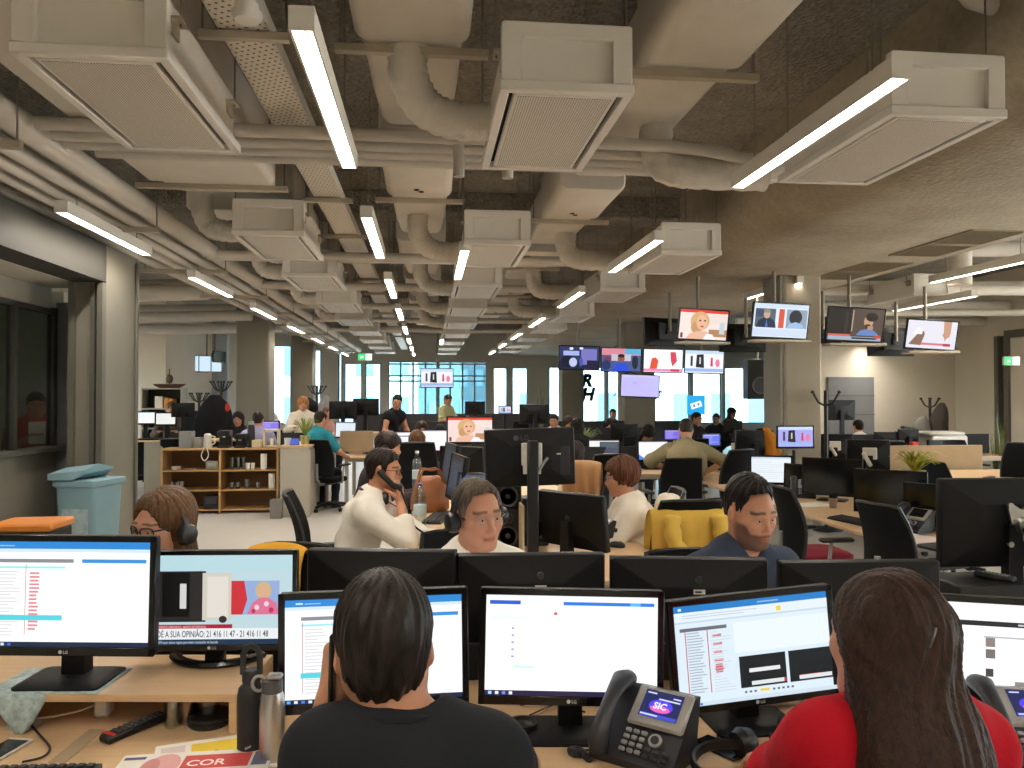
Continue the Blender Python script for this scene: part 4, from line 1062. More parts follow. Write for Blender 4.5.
def make_monitor(label, w=.51, h=.335, z=.08, loc=(0, 0, 0), rz=0, tilt=0.0, roll=0.0, items=None, base='#ffffff', s=1.0, stand='plate', bez=.018, sample=False, group=None, cat='monitor', name='monitor', deep=.05, logo=False, back=None):
    """display on its stand; local origin under the stand; z = underside of the casing above the desk"""
    r = empty(name, loc, rz, label, cat, group)
    T = Matrix.Translation(V((0, 0, z + h / 2))) @ Euler((tilt, roll, 0)).to_matrix().to_4x4()
    b = MB()
    b.loft([[(a, yy, c) for a, c in rrect(w * k, h * k, .008, 2)] for yy, k in ((-.012, 1.0), (.012, 1.0), (.022, .975), (.031, .8), (deep - .006, .5), (deep, .44))])
    o = casing_o = b.build('casing', M_monb, r); o.matrix_local = T
    f = MB().m(M_bez)
    bb = bez * 1.45
    f.box((0, -.015, h / 2 - bez / 2), (w, .008, bez), .002).box((0, -.015, -h / 2 + bb / 2), (w, .008, bb), .002)
    for q in (-1, 1): f.box((q * (w / 2 - bez / 2), -.015, 0), (bez, .008, h), .002)
    o = bezel_o = f.build('bezel', None, r); o.matrix_local = T
    if items is None:
        o = MB().m(M_off).box((0, -.0125, (bb - bez) / 2), (w - 2 * bez, .002, h - bez - bb)).build('screen', None, r)
    else:
        o = screen_mesh(w - 2 * bez, h - bez - bb, items, -.0135, base, s, sample).build('screen', None, r, ang=0)
    o.matrix_local = T @ Matrix.Translation(V((0, 0, (bb - bez) / 2 if items is not None else 0)))
    if logo:
        vs, fs = text_polys('LG', .012, .012)
        m = MB().m(M_mark); m.add([(a + .002, -.0197, c - h / 2 + bb * .3) for a, c in vs], fs)
        m.add([(-.006 + .0055 * math.cos(2 * PI * i / 14), -.0197, .0045 - h / 2 + bb * .3 + .0055 * math.sin(2 * PI * i / 14)) for i in range(14)], [tuple(range(14))])
        m.build('brand_mark', None, bezel_o, ang=0)
    if back:
        m = MB().m(M_dmark)
        for a, c, rr in back.get('disc', ()): m.cyl((a, deep - .016, c), (a, deep + .001, c), rr, n=16)
        if back.get('logo'):
            vs, fs = text_polys('LG', .04, .01); a0, c0 = back['logo']
            m.add([(a0 - x, deep - .004, c0 + c) for x, c in vs], fs)
            m.add([(a0 + .024 + .016 * math.cos(2 * PI * i / 18), deep - .004, c0 + .014 + .016 * math.sin(2 * PI * i / 18)) for i in range(18)], [tuple(range(18))])
        if m.f:
            m.build('brand_mark', None, casing_o)
        if back.get('sticker'):
            a, c = back['sticker']; MB().m(M_paper).box((a, deep + .001, c), (.04, .003, .016)).m(M_dmark).box((a + .004, deep + .003, c), (.022, .001, .006)).build('sticker', None, casing_o)
    if stand == 'plate':
        MB().m(M_monb).prism([(-.035, 0), (.035, 0), (.028, z + h * .5), (-.028, z + h * .5)], deep * .6, deep + .03).build('stand_neck', None, r)
        MB().m(M_monb).loft([[(a, c, 0) for a, c in rrect(.25, .19, .02, 3, 0, .02)], [(a, c, .008) for a, c in rrect(.25, .19, .02, 3, 0, .02)], [(a, c, .014) for a, c in rrect(.22, .16, .02, 3, 0, .02)]]).build('stand_base', None, r)
    elif stand == 'arc':
        MB().m(M_monb).box((0, .02, z / 2 + .01), (.06, .03, z + .02), .004).build('stand_neck', None, r)
        pts = [(.15 * math.sin(t), .11 - .15 * math.cos(t), .012) for t in [(-1.15 + 2.3 * i / 14) for i in range(15)]]
        MB().m(M_bez).tube(pts, .02, 8, flat=.6, up=(0, 0, 1)).build('stand_base', None, r)
    return r

def make_chair(mesh_back=True):
    r = empty('office_chair', (0, 0, 0), 0, 'x', 'office chair')
    rings = []
    for i in range(9):
        t = i / 8; zz = .52 + .52 * t; wd = .40 + .06 * math.sin(PI * (t * .8 + .1)) - .05 * t; yy = .24 + .07 * t * t - .03 * math.sin(PI * t)
        rings.append([(a, yy + .05 * (abs(a) / .22) ** 2 * -1 + c, zz) for a, c in [(-wd / 2, 0), (-wd / 4, .0), (0, 0), (wd / 4, 0), (wd / 2, 0), (wd / 2, .02), (wd / 4, .022), (0, .022), (-wd / 4, .022), (-wd / 2, .02)]])
    MB().m(M_mesh).loft(rings).build('backrest', None, r, ang=60)
    f = MB().m(M_blacks)
    fr = [(x[0][0], x[0][1] + .01, x[0][2]) for x in rings]; fl = [(x[4][0], x[4][1] + .01, x[4][2]) for x in rings]
    f.tube(fr + [(a, rings[-1][2][1] + .01 - .05 * (abs(a) / .22) ** 2, 1.045) for a in (-.12, 0, .12)] + fl[::-1], .012, 6)
    f.build('back_frame', None, r)
    MB().m(M_gpl).tube([(0, .05, .40), (0, .2, .40), (0, .29, .47), (0, .285, .7)], [.03, .03, .028, .02], 8).build('back_support', None, r)
    MB().m(M_fab).loft([[(a, c, zz) for a, c in rrect(.49 * k, .47 * k, .09, 4)] for zz, k in ((.42, .9), (.43, .98), (.465, 1.0), (.485, .97), (.492, .85))]).build('seat', None, r, ang=60)
    for q in (-1, 1):
        MB().m(M_gpl).tube([(q * .2, .04, .41), (q * .28, .04, .42), (q * .285, .04, .5), (q * .285, .02, .66)], .014, 8).m(M_blacks).box((q * .285, -.02, .675), (.075, .26, .03), .012).build('armrest', None, r)
    MB().m(M_rod).cyl((0, 0, .1), (0, 0, .42), .026, n=12).m(M_blacks).box((0, 0, .4), (.2, .2, .04), .01).build('gas_column', None, r)
    for i in range(5):
        a = 2 * PI * i / 5 + .3; c, s_ = math.cos(a), math.sin(a)
        MB().m(M_blacks).tube([(0, 0, .1), (c * .15, s_ * .15, .095), (c * .29, s_ * .29, .075)], [.034, .026, .02], 8).build('base_arm', None, r)
        MB().m(M_blacks).cyl((c * .3 - s_ * .022, s_ * .3 + c * .022, .028), (c * .3 + s_ * .022, s_ * .3 - c * .022, .028), .028, n=12).cyl((c * .29, s_ * .29, .03), (c * .29, s_ * .29, .075), .008, n=6).build('caster', None, r)
    return r

def make_desk(label, x0, x1, y0, y1, z=.73, group=None, legs=True, panel=None, name='desk'):
    r = empty(name, ((x0 + x1) / 2, (y0 + y1) / 2, 0), 0, label, 'desk', group); w = x1 - x0; d = y1 - y0
    MB().m(M_desk).box((0, 0, z - .0125), (w, d, .025), .003).build('worktop', None, r)
    f = MB().m(M_deskedge)
    f.box((0, d / 2 - .1, z - .05), (w - .1, .04, .05)).box((0, -d / 2 + .1, z - .05), (w - .1, .04, .05)); f.build('under_frame', None, r)
    for sx in (-1, 1):
        for sy in (-1, 1): MB().m(M_deskedge).box((sx * (w / 2 - .05), sy * (d / 2 - .06), (z - .025) / 2), (.06, .06, z - .025), .006).build('leg', None, r)
    if panel: MB().m(panel[0]).box(((panel[1] - .5) * w, 0, (z - .1) / 2 + .08), (.02, d - .1, z - .2)).build('end_panel', None, r)
    return r

def make_phone(label, loc, rz, lcd=True, off=False):
    r = empty('desk_phone', loc, rz, label, 'telephone', None)
    M_ph = mat('charcoal phone plastic', '#25272b', .4); M_sil = mat('silver phone fascia', '#a9a8a2', .35, metal=.3)
    tilt = math.radians(38); c, s = math.cos(tilt), math.sin(tilt)
    # sloping body: profile in YZ, front low at -Y
    MB().m(M_ph).prism([(-.095, .0), (-.1, .02), (.075, .155), (.095, .15), (.06, .0)], -.115, .115, 'YZ').build('body', None, r)
    T = Matrix.Translation(V((0, -.1, .022))) @ Euler((tilt - .0, 0, 0)).to_matrix().to_4x4()
    # fascia plane: local x right, y up the slope, z out
    o = MB().m(M_sil).box((.035, .157, .004), (.158, .118, .012), .006).build('display_frame', None, r); o.matrix_local = T
    if lcd:
        m = MB(); W_, H_ = .108, .078; cx, cy = .035, .163; zz = .0115
        def q(a, b, c_, d, col, k): m.m(emat(col, .95) if not off else M_off); m.quad((cx + (a - .5) * W_, cy + (b - .5) * H_, zz + .0003 * k), (cx + (c_ - .5) * W_, cy + (b - .5) * H_, zz + .0003 * k), (cx + (c_ - .5) * W_, cy + (d - .5) * H_, zz + .0003 * k), (cx + (a - .5) * W_, cy + (d - .5) * H_, zz + .0003 * k))
        q(0, 0, 1, 1, '#1d2452', 0)
        if not off:
            q(.03, .0, .97, .14, '#3c49b8', 1)
            m.m(emat('#4a3ad8', 1.0)); m.add([(cx + .034 * math.cos(2 * PI * i / 20), cy - .004 + .02 * math.sin(2 * PI * i / 20), zz + .0006) for i in range(20)], [tuple(range(20))])
            m.m(emat('#e05aa0', 1.0)); m.add([(cx + .028 * math.cos(2 * PI * i / 20), cy - .012 + .01 * math.sin(2 * PI * i / 20), zz + .0009) for i in range(20)], [tuple(range(20))])
            m.m(emat('#d9dcff', 1.0)); vs, fs = text_polys('SIC', .026, .03); m.add([(cx - .02 + a, cy - .012 + b, zz + .0013) for a, b in vs], fs)
            for k, (a, b, c_) in enumerate(((.06, .86, .3), (.75, .8, .95), (.4, .68, .95), (.05, .05, .5))): q(a, b, c_, b + .05, '#c8ccf0', 5)
        o = m.build('display', None, r, ang=0); o.matrix_local = T
    k = MB().m(M_sil)
    for i in range(5): k.box((-.005 + i * .02, .105, .012), (.013, .007, .004), .001)
    o = k.build('soft_keys', None, r); o.matrix_local = T
    k = MB().m(mat('grey phone keys', '#8b8d90', .4))
    for i in range(3):
        for j in range(4): k.box((-.028 + i * .022, .025 + j * .018, .006), (.016, .011, .008), .002)
    o = k.build('keypad', None, r); o.matrix_local = T
    k = MB().m(M_sil).cyl((.05, .068, .0), (.05, .068, .008), .018, n=20).m(M_ph).cyl((.05, .068, .006), (.05, .068, .011), .011, n=16)
    for i in range(3):
        for j in range(2): k.box((.04 + i * .024, .02 + j * .018, .006), (.018, .01, .007), .002)
    o = k.build('function_keys', None, r); o.matrix_local = T
    # handset in its cradle along the left side
    pts = [(-.085, .0, .008), (-.085, .02, .03), (-.085, .06, .046), (-.085, .11, .052), (-.085, .16, .048), (-.085, .2, .034), (-.085, .222, .012)]
    o = MB().m(M_ph).tube(pts, [.026, .031, .024, .021, .024, .032, .028], 14, flat=.75, up=(0, 0, 1)).build('handset', None, r); o.matrix_local = T
    # coiled cord
    P = []
    for i in range(110):
        t = i / 109; a = t * 2 * PI * 15; x = -.1 - .06 * math.sin(PI * t); y = -.09 - .05 * t - .02 * math.sin(6 * t); P.append((x + .009 * math.cos(a), y + .006 * t, .013 + .009 * math.sin(a)))
    MB().m(M_ph).tube(P, .0035, 5).build('cord', None, r)
    MB().m(M_ph).box((.0, .1, .05), (.2, .02, .1), .004).build('stand', None, r)
    return r

def make_keyboard(label, loc, rz):
    r = empty('keyboard', loc, rz, label, 'keyboard'); MB().m(M_black).prism([(-.07, .004), (-.07, .014), (.07, .026), (.07, .004)], -.22, .22, 'YZ').build('tray', None, r)
    k = MB().m(M_key)
    for j in range(5):
        for i in range(18): k.box((-.2 + i * .0235, -.052 + j * .026, .0205 + j * .0022), (.018, .019, .008), .002)
    k.build('keys', None, r); return r
def make_mouse(label, loc, rz):
    r = empty('computer_mouse', loc, rz, label, 'mouse')
    m = MB().m(M_blacks); m.loft([[(a * k, c * k + .0, zz) for a, c in rrect(.062, .11, .03, 4)] for zz, k in ((.0, .9), (.008, 1.0), (.02, .93), (.031, .7), (.035, .4))]); m.build('shell', None, r, ang=70)
    MB().m(M_gpl).cyl((-.004, -.025, .033), (.004, -.025, .033), .008, n=12).build('wheel', None, r); return r
def make_tv(label, w, loc, rz=0, tilt=0.0, items=None, base='#ffffff', s=1.0, shelf=True, drop=.6, roll=0.0, group=None):
    r = make_monitor(label, w, w * .59, 0, (loc[0], loc[1], loc[2] - w * .295), rz, tilt, roll, items, base, s, None, .016 if w < .9 else .02, False, group, 'television', 'television', .07)
    MB().m(M_blacks).box((0, .09, w * .295), (.3, .04, .22), .004).build('wall_bracket', None, r)
    if drop: MB().m(M_rod).cyl((0, .13, w * .295), (0, .13, w * .295 + drop), .022, n=10).m(M_blacks).box((0, .11, w * .295), (.08, .05, .08)).build('ceiling_pole', None, r)
    if shelf: MB().m(M_gal).box((0, .02, -.022), (w * .98, .2, .03), .004).build('ledge', None, r)
    return r
def make_bottle(label, loc, h=.31, r=.04, col='#dff0f4', cap='#2a62c8', name='water_bottle'):
    o = empty(name, loc, 0, label, 'bottle')
    prof = [(.001, 0), (r * .9, 0), (r, .012)]
    n = 7
    for i in range(n): prof += [(r, .03 + i * h * .085), (r * .94, .03 + (i + .5) * h * .085)]
    prof += [(r, h * .7), (r * .9, h * .78), (r * .45, h * .9), (r * .36, h * .93), (r * .36, h * .96)]
    MB().m(glass_mat('clear bottle plastic', col, mix=.16)).lathe(prof, 18).build('body', None, o)
    MB().m(mat('bottle water label', '#c9d8dc', .4)).lathe([(r * 1.01, h * .36), (r * 1.015, h * .37), (r * 1.015, h * .55), (r * 1.01, h * .56)], 18).build('paper_label', None, o)
    MB().m(mat('bottle cap %s' % cap, cap, .4)).lathe([(.001, h * .95), (r * .42, h * .95), (r * .42, h), (.001, h)], 16).build('cap', None, o)
    return o
def coat_stand(label, loc, h=1.85, coats=()):
    r = empty('coat_stand', loc, 0, label, 'coat stand'); MB().m(M_blacks).cyl((0, 0, .02), (0, 0, h), .025, n=10).build('pole', None, r)
    MB().m(M_blacks).lathe([(.001, 0), (.2, 0), (.2, .02), (.03, .04)], 20).build('base', None, r)
    for i in range(6):
        a = PI * i / 3; c, s = math.cos(a), math.sin(a)
        MB().m(M_blacks).tube([(0, 0, h - .2), (c * .1, s * .1, h - .15), (c * .18, s * .18, h - .02)], .012, 6).ball((c * .18, s * .18, h - .02), .022, 8, 6).build('hook', None, r)
    return r
def hanging_coat(label, loc, col, h=.95, w=.36, d=.2, rz=0, seed=1):
    rs = random.Random(seed); rings = []
    for i in range(9):
        t = i / 8; k = (.25 + .75 * min(1, t * 3) ** .6) * (1 + .15 * t); ph = rs.uniform(0, 6)
        rings.append([(math.cos(a) * w / 2 * k * (1 + .16 * t * math.sin(5 * a + ph * .3)) + .04 * math.sin(t * 5 + seed), math.sin(a) * d / 2 * k * (1 + .25 * t * math.sin(7 * a + ph * .3)), -h * t * (1 + .05 * math.sin(3 * a + seed))) for a in [2 * PI * j / 24 for j in range(24)]])
    o = MB().m(cloth_mat('coat cloth %s' % col, col)).loft(rings).build('hanging_coat', None, None, loc, (0, 0, rz), 70)
    return tag(o, label, 'coat')
def plant(label, loc, h=.4, n=40, col='#7d9a3a', pot='#b59a6a', spread=.25, pr=.08, seed=3, arch=1.0):
    rs = random.Random(seed); r = empty('potted_plant', loc, 0, label, 'plant')
    MB().m(mat('plant pot %s' % pot, pot, .6)).lathe([(.001, 0), (pr * .75, 0), (pr, pr * 1.6), (pr * 1.06, pr * 1.6), (pr * 1.06, pr * 1.8), (pr * .9, pr * 1.8), (pr * .85, pr * 1.5), (.001, pr * 1.5)], 18).build('pot', None, r)
    m = MB().m(mat('leaf %s' % col, col, .5, var=.3, vscale=14))
    for i in range(n):
        a = rs.uniform(0, 2 * PI); L = h * rs.uniform(.6, 1.1); sp = spread * rs.uniform(.4, 1.1); z0 = pr * 1.5; wv = .009 * h / .4
        pts = []
        for k in range(6):
            t = k / 5; pts.append(V((math.cos(a) * sp * t ** (1 / 1.2), math.sin(a) * sp * t ** (1 / 1.2), z0 + L * (t * 1.5 - arch * t * t * .95))))
        sd = V((-math.sin(a), math.cos(a), 0)); vs = []
        for k, p in enumerate(pts):
            ww = wv * (1 - (k / 5) ** 2 * .9) * (1.3 if k else .8); vs += [tuple(p - sd * ww), tuple(p + sd * ww + V((0, 0, .003)))]
        m.add(vs, [(2 * k, 2 * k + 1, 2 * k + 3, 2 * k + 2) for k in range(5)])
    o = m.build('foliage', None, r); o['kind'] = 'stuff'
    return r
def small_box(name, label, cat, loc, d, col, rz=0, group=None, bev=.004, lid=None):
    r = empty(name, loc, rz, label, cat, group)
    MB().m(mat('%s %s' % (name.replace('_', ' '), col), col, .5)).box((0, 0, d[2] / 2), d, bev).build('body', None, r)
    if lid: MB().m(mat('%s trim %s' % (name.replace('_', ' '), lid), lid, .4)).box((0, -d[1] / 2 - .002, d[2] * .62), (d[0] * .7, .006, d[2] * .4), .001).build('front_panel', None, r)
    return r
def cable(label, pts, r=.004, m=None, cat='cable', group=None, name='cable'):
    return tag(MB().m(m or M_cable).tube(smooth_path(pts, 6), r, 6).build(name), label, cat, group)
def paper_stack(label, loc, w=.21, d=.297, h=.006, rz=0, col=None, name='paper_sheets', group=None, n=3):
    m = MB().m(mat('paper tone %s' % col, col, .7) if col else M_paper)
    for i in range(n): m.box((.004 * math.sin(i * 2), .004 * math.cos(i * 3), h * (i + .5) / n), (w, d, h / n * .9), 0, (0, 0, .05 * math.sin(i * 4)))
    return tag(m.build(name, None, None, loc, (0, 0, rz)), label, 'papers', group)
DZ = .73
def FR(u, d, z=0.0):
    """point of the front bench, which stands square to the view rather than to the room"""
    c, s_ = math.cos(YAW), math.sin(YAW); return V((u * c + d * s_, -u * s_ + d * c, z))
def Wd(px, py, d):
    return V((0, 0, CAMZ)) + CAMR @ V(((px - 512) / F, -(py - 384) / F, -1.0)) * (d / (math.cos(PITCH) - math.sin(PITCH) * (-(py - 384) / F)))
FZ = -YAW
def ctr(px, py, Y): return W(px, py, Y=Y)
def mon(px, py, Y, label, w=.51, rz=0.0, items=None, base='#ffffff', s=1.0, desk=DZ, h=None, tilt=-.05, roll=0.0, stand='plate', **k):
    p = ctr(px, py, Y); h = h or w * .655
    z = max(.02, p.z - h / 2 - desk)
    return make_monitor(label, w, h, z, (p.x, p.y, desk), rz, tilt, roll, items, base, s, stand, **k)
def tv(px, py, Y, w, label, items, base='#ffffff', rz=0, tilt=.06, roll=0.0, **k):
    p = ctr(px, py, Y); return make_tv(label, w, (p.x, p.y, p.z), rz, tilt, items, base, roll=roll, **k)
def lp(head, rz, lean, wpt, dx=0.0):
    R = Matrix.Rotation(rz, 3, 'Z'); root = V((head[0], head[1], 0)) - R @ V((dx, -lean, 0))
    q = R.inverted() @ (V(wpt) - root); return (q.x, q.y, q.z)

# ---------- the front bench ----------
fx0 = W(-60, 768, z=DZ).x - .5
dk = make_desk('long maple desk bench nearest the camera with monitors back to back', -2.3, 2.3, 1.72, 3.1)
dk.location = FR(0, 2.41); dk.rotation_euler = (0, 0, FZ)
tag(MB().m(mat('black divider felt', '#131315', .9)).box((0, 0, .8), (4.4, .02, .12), .004).build('desk_screen', None, None, FR(0, 2.6), (0, 0, FZ)), 'low black divider strip along the middle of the nearest desk bench', 'divider')
# riser shelf at the left
xr = (238 - 512) / F * 2.21
r = empty('monitor_riser', FR(0, 0, DZ), FZ, 'maple monitor riser shelf carrying the two screens at the left', 'shelf')
MB().m(M_desk).box(((xr - 2.05) / 2, 2.38, .0985), (xr + 2.05, .34, .022), .002).build('shelf_board', None, r)
MB().m(M_desk).box((xr - .011, 2.38, .0437), (.022, .34, .087), .002).build('side_panel', None, r)
MB().m(M_desk).box((-2.04, 2.38, .0437), (.022, .34, .087), .002).build('side_panel', None, r)
RZ = DZ + .1095
def fmon(label, px, d, top, bot, w, base, rz, tilt, roll, items, col, s, **k):
    t = Wd(px, top, d); b = Wd(px, bot, d); h = t.z - b.z
    return make_monitor(label, w, h, b.z - base, (t.x, t.y, base), FZ + rz, tilt, roll, items, col, s, sample=True, logo=True, **k)
fmon('large bright monitor on the riser at the left edge showing a mostly white page', 68, 2.3, 535, 654, .53, RZ, .0, -.02, .008, sc_table(3), '#fdfdff', 1.05)
fmon('monitor with a television news programme on the riser', 214, 2.46, 550, 649, .525, RZ, .03, -.02, 0, sc_tv(), '#c4dfe6', .9, stand='arc', bez=.014)
fmon('monitor with a table of red rows, behind the head of the man in black', 375, 2.15, 590, 708, .512, DZ, .1, -.04, -.012, sc_table(9), '#fbfcff', 1.05)
fmon('monitor with a nearly blank white document, in the middle of the front bench', 571, 2.2, 589, 703, .515, DZ, .0, -.04, .02, sc_doc(), '#ffffff', 1.08)
fmon('tilted monitor with an editing page and two black preview boxes', 752, 2.26, 592, 703, .505, DZ, .16, -.05, -.06, sc_edit(), '#dcebf5', 1.0)
fmon('white web page monitor behind the woman in red', 992, 2.2, 597, 725, .54, DZ, -.12, -.05, .03, sc_web(), '#ffffff', 1.05)
# backs of the monitors facing the other way
bk = dict(disc=((.0, .0, .02),), sticker=(-.03, -.085), logo=(-.02, -.02))
for px, top, rz, lb, w in ((382, 549, PI - .07, 'black monitor back above the head of the man in black', .53), (531, 553, PI + .05, 'black monitor back in front of the man with headphones', .52), (688, 557, PI - .05, 'black monitor back in front of the bearded man', .55), (858, 560, PI + .03, 'black monitor back above the woman in red', .57)):
    q = Wd(px, top, 2.76); h = .34
    make_monitor(lb, w, h, q.z - h - DZ, (q.x, q.y, DZ), rz + FZ, 0, 0, sc_doc(), '#ffffff', 1.0, sample=True, back=dict(sticker=(-.03, .06), disc=((-.03, .1, .012),)), group=None)
q = Wd(1003, 522, 3.3)
mo = make_monitor('large black monitor back with a silver bracket at the right edge', .56, .37, q.z - .185 - DZ, (q.x, q.y, DZ), PI + .04 + FZ, 0, 0, None)
o = MB().m(M_chrome).prism([(-.06, -.08), (-.045, -.09), (0, -.06), (.045, -.09), (.06, -.08), (.04, 0), (.06, .08), (.045, .09), (0, .06), (-.045, .09), (-.06, .08), (-.04, 0)], .06, .075).cyl((0, .07, 0), (0, .11, 0), .035, n=16)
for a in (-.05, .05):
    for c in (-.08, .08): o.cyl((a, .07, c), (a, .082, c), .012, n=10)
o = o.build('bracket', None, mo); o.location = (-.03, 0, q.z - DZ)
MB().m(M_black).tube([(-.03, .12, q.z - DZ), (-.1, .16, .2), (-.1, .16, .0)], .03, 10).build('support_arm', None, mo)

# things on the riser and below it
cl = MB().m(mat('pale blue lace', '#a9bdbd', .9, var=.3, vscale=60)); qx = (52 - 512) / F * 2.27
gp = []
for i in range(9):
    for j in range(7): gp.append((qx - .15 + .32 * i / 8, 2.212 + .2 * j / 6, RZ + .003 + .001 * math.sin(i * 2 + j)))
cl.add(gp, [(i * 7 + j, (i + 1) * 7 + j, (i + 1) * 7 + j + 1, i * 7 + j + 1) for i in range(8) for j in range(6)])
tp = []
for k in range(5):
    hw = (.075, .07, .055, .04, .02)[k]
    tp += [(qx - .045 + hw * (-1 + 2 * i / 12), 2.207 - .004 * math.sin(i * 1.2 + k), RZ + .004 - .026 * k - .008 * (1 - abs(i / 6 - 1)) * k * .5 - .004 * math.sin(i * 2.4)) for i in range(13)]
cl.add(tp, [(k * 13 + i, k * 13 + i + 1, (k + 1) * 13 + i + 1, (k + 1) * 13 + i) for k in range(4) for i in range(12)])
o = cl.build('lace_cloth', None, None, FR(0, 0), (0, 0, FZ), ang=70); sm = o.modifiers.new('thickness', 'SOLIDIFY'); sm.thickness = .0015
tag(o, 'pale blue lace cloth hanging over the riser edge below the left monitor', 'cloth')
rm = W(135, 731, z=DZ)
r = empty('remote_control', (rm.x, rm.y, DZ), -.62, 'black remote control with a red stripe on the desk', 'remote control')
MB().m(M_black).box((0, 0, .011), (.048, .19, .022), .006).build('shell', None, r)
k = MB().m(mat('grey rubber buttons', '#5c5e62', .6))
for i in range(3):
    for j in range(9): k.box((-.013 + i * .013, -.055 + j * .016, .0235), (.008, .008, .004), .001)
k.build('buttons', None, r); MB().m(mat('red stripe', '#d8453c', .5)).box((0, -.078, .0225), (.046, .012, .002)).build('stripe', None, r)
g = W(30, 725, z=DZ)
g = W(24, 726, z=DZ)
r = empty('cable_grommet', (g.x, g.y, DZ), 0, 'white cable grommet in the desk with cords running through it', 'cable grommet')
MB().m(M_white).lathe([(.03, 0), (.045, 0), (.045, .004), (.03, .004)], 24).build('ring', None, r)
gx = r.location.x; gy = g.y
for i, (a, b, lb) in enumerate(((-.02, .11, 'black cord looping down into the desk grommet'), (.0, .13, 'second black cord rising out of the desk grommet'), (.02, .1, 'short black cord at the rear of the desk grommet'))):
    cable(lb, [(gx + a, gy, DZ), (gx + a * 1.4, gy - .01, DZ + .04), (gx + a - .01, gy + .03, DZ + b - .05), (gx + a, gy + .08, DZ + .07)], .005)
cable('thin black cord curling over the desk beside the smartphone', [W(28, 722, z=DZ + .01), W(40, 735, z=DZ + .006), W(50, 748, z=DZ + .006), W(42, 757, z=DZ + .006), W(22, 762, z=DZ + .006)], .003)
cable('pale cord under the riser', [W(5, 716, z=DZ + .01), W(40, 718, z=DZ + .01), W(75, 712, z=DZ + .012), W(95, 705, z=DZ + .02)], .003, M_white)
c = W(97, 722, z=DZ)
small_box('adapter', 'white plug adapter block under the riser', 'adapter', (c.x, c.y + .05, DZ), (.045, .05, .075), '#d9d6ce', bev=.008)
c = W(78, 744, z=DZ + .004); tag(MB().m(mat('clear sticky tape', '#b9a689', .15)).box((0, 0, .001), (.045, .2, .002)).build('tape_strip', None, None, (c.x, c.y, DZ), (0, 0, -.1)), 'strip of clear sticky tape on the desk before the white adapter', 'tape')
c = W(10, 752, z=DZ)
r = empty('smartphone', (c.x - .02, c.y, DZ), -.25, 'white smartphone lying on the desk at the left corner', 'smartphone'); MB().m(M_white).box((0, 0, .004), (.072, .145, .008), .003).build('shell', None, r); MB().m(M_off).box((0, 0, .0082), (.064, .115, .001)).build('screen', None, r)
c = W(-5, 790, z=DZ); make_keyboard('black keyboard cut off by the lower left corner', (c.x, c.y, DZ), FZ + .05)
for px, r_, h_, col, lb in ((173, .026, .085, '#e6ece8', 'small clear glass under the riser'), (188, .03, .09, '#d8a95a', 'amber glass jar under the riser')):
    c = W(px, 726 if px < 180 else 722, z=DZ); o = MB().m(glass_mat('tumbler glass %s' % col, col, mix=.2)).lathe([(.001, 0), (r_ * .85, 0), (r_, h_), (r_ * .93, h_), (r_ * .8, .006), (.001, .006)], 20).build('drinking_glass', None, None, (c.x, c.y, DZ)); tag(o, lb, 'glass')
c = W(210, 723, z=DZ)
for i in range(2): tag(MB().m(M_blacks).lathe([(.001, 0), (.058, 0), (.062, .006), (.06, .014), (.001, .014)], 24).build('coaster', None, None, (c.x, c.y, DZ + .0145 * i)), '%s round black dish of the pair under the riser' % ('lower', 'upper')[i], 'dish')
o = MB().m(glass_mat('tumbler glass #e6ece8', '#e6ece8', mix=.2)).lathe([(.001, 0), (.022, 0), (.032, .055), (.03, .055), (.02, .005), (.001, .005)], 20).build('drinking_glass', None, None, (c.x, c.y, DZ + .03)); tag(o, 'small glass standing on the black dishes', 'glass')
# bottles beside the riser
c = W(251, 751, z=DZ)
r = empty('vacuum_flask', (c.x, c.y, DZ), 0, 'black insulated flask with a loop handle beside the riser', 'bottle')
MB().m(mat('matt black coating', '#1c1d1f', .6)).lathe([(.001, 0), (.034, 0), (.036, .006), (.036, .15), (.033, .17), (.022, .182), (.022, .19), (.001, .19)], 26).build('body', None, r)
MB().m(mat('matt black coating', '#1c1d1f', .6)).lathe([(.024, .187), (.024, .212), (.02, .218), (.001, .218)], 22).tube([(-.022, 0, .205), (-.022, 0, .255), (-.014, 0, .275), (0, 0, .282), (.014, 0, .275), (.022, 0, .255), (.022, 0, .205)], .008, 8, flat=.6, up=(0, 1, 0)).build('cap', None, r)
m = MB().m(M_mark)
for i in range(6):
    t = (i - 2.5) * .075; x0, z0 = math.sin(t) * .0366, .022 + .0012 * i; m.box((x0, -math.cos(t) * .0366, z0), (.0016, .0006, .006 - .001 * (i % 2)), 0, (0, 0, t))
m.build('lettering', None, r, ang=0)
c = W(272, 760, z=DZ)
r = empty('steel_bottle', (c.x, c.y, DZ), 0, 'brushed steel water bottle with a carrying ring beside the black flask', 'bottle')
MB().m(M_chrome).lathe([(.001, 0), (.031, 0), (.033, .005), (.033, .13), (.03, .165), (.025, .18), (.001, .181)], 28).build('body', None, r)
MB().m(mat('dark grey cap', '#4a4947', .5)).lathe([(.026, .178), (.027, .182), (.027, .206), (.025, .21), (.001, .21)], 24).build('cap', None, r)
MB().m(mat('clear grey lid', '#8d8a85', .2)).box((.006, 0, .217), (.04, .03, .014), .005).build('spout_lid', None, r)
MB().m(mat('grey rubber ring', '#86847f', .6)).tube([(-.034 + .017 * math.cos(a), 0, .2 + .019 * math.sin(a)) for a in [2 * PI * i / 18 for i in range(19)]], .0045, 8).build('carry_loop', None, r)
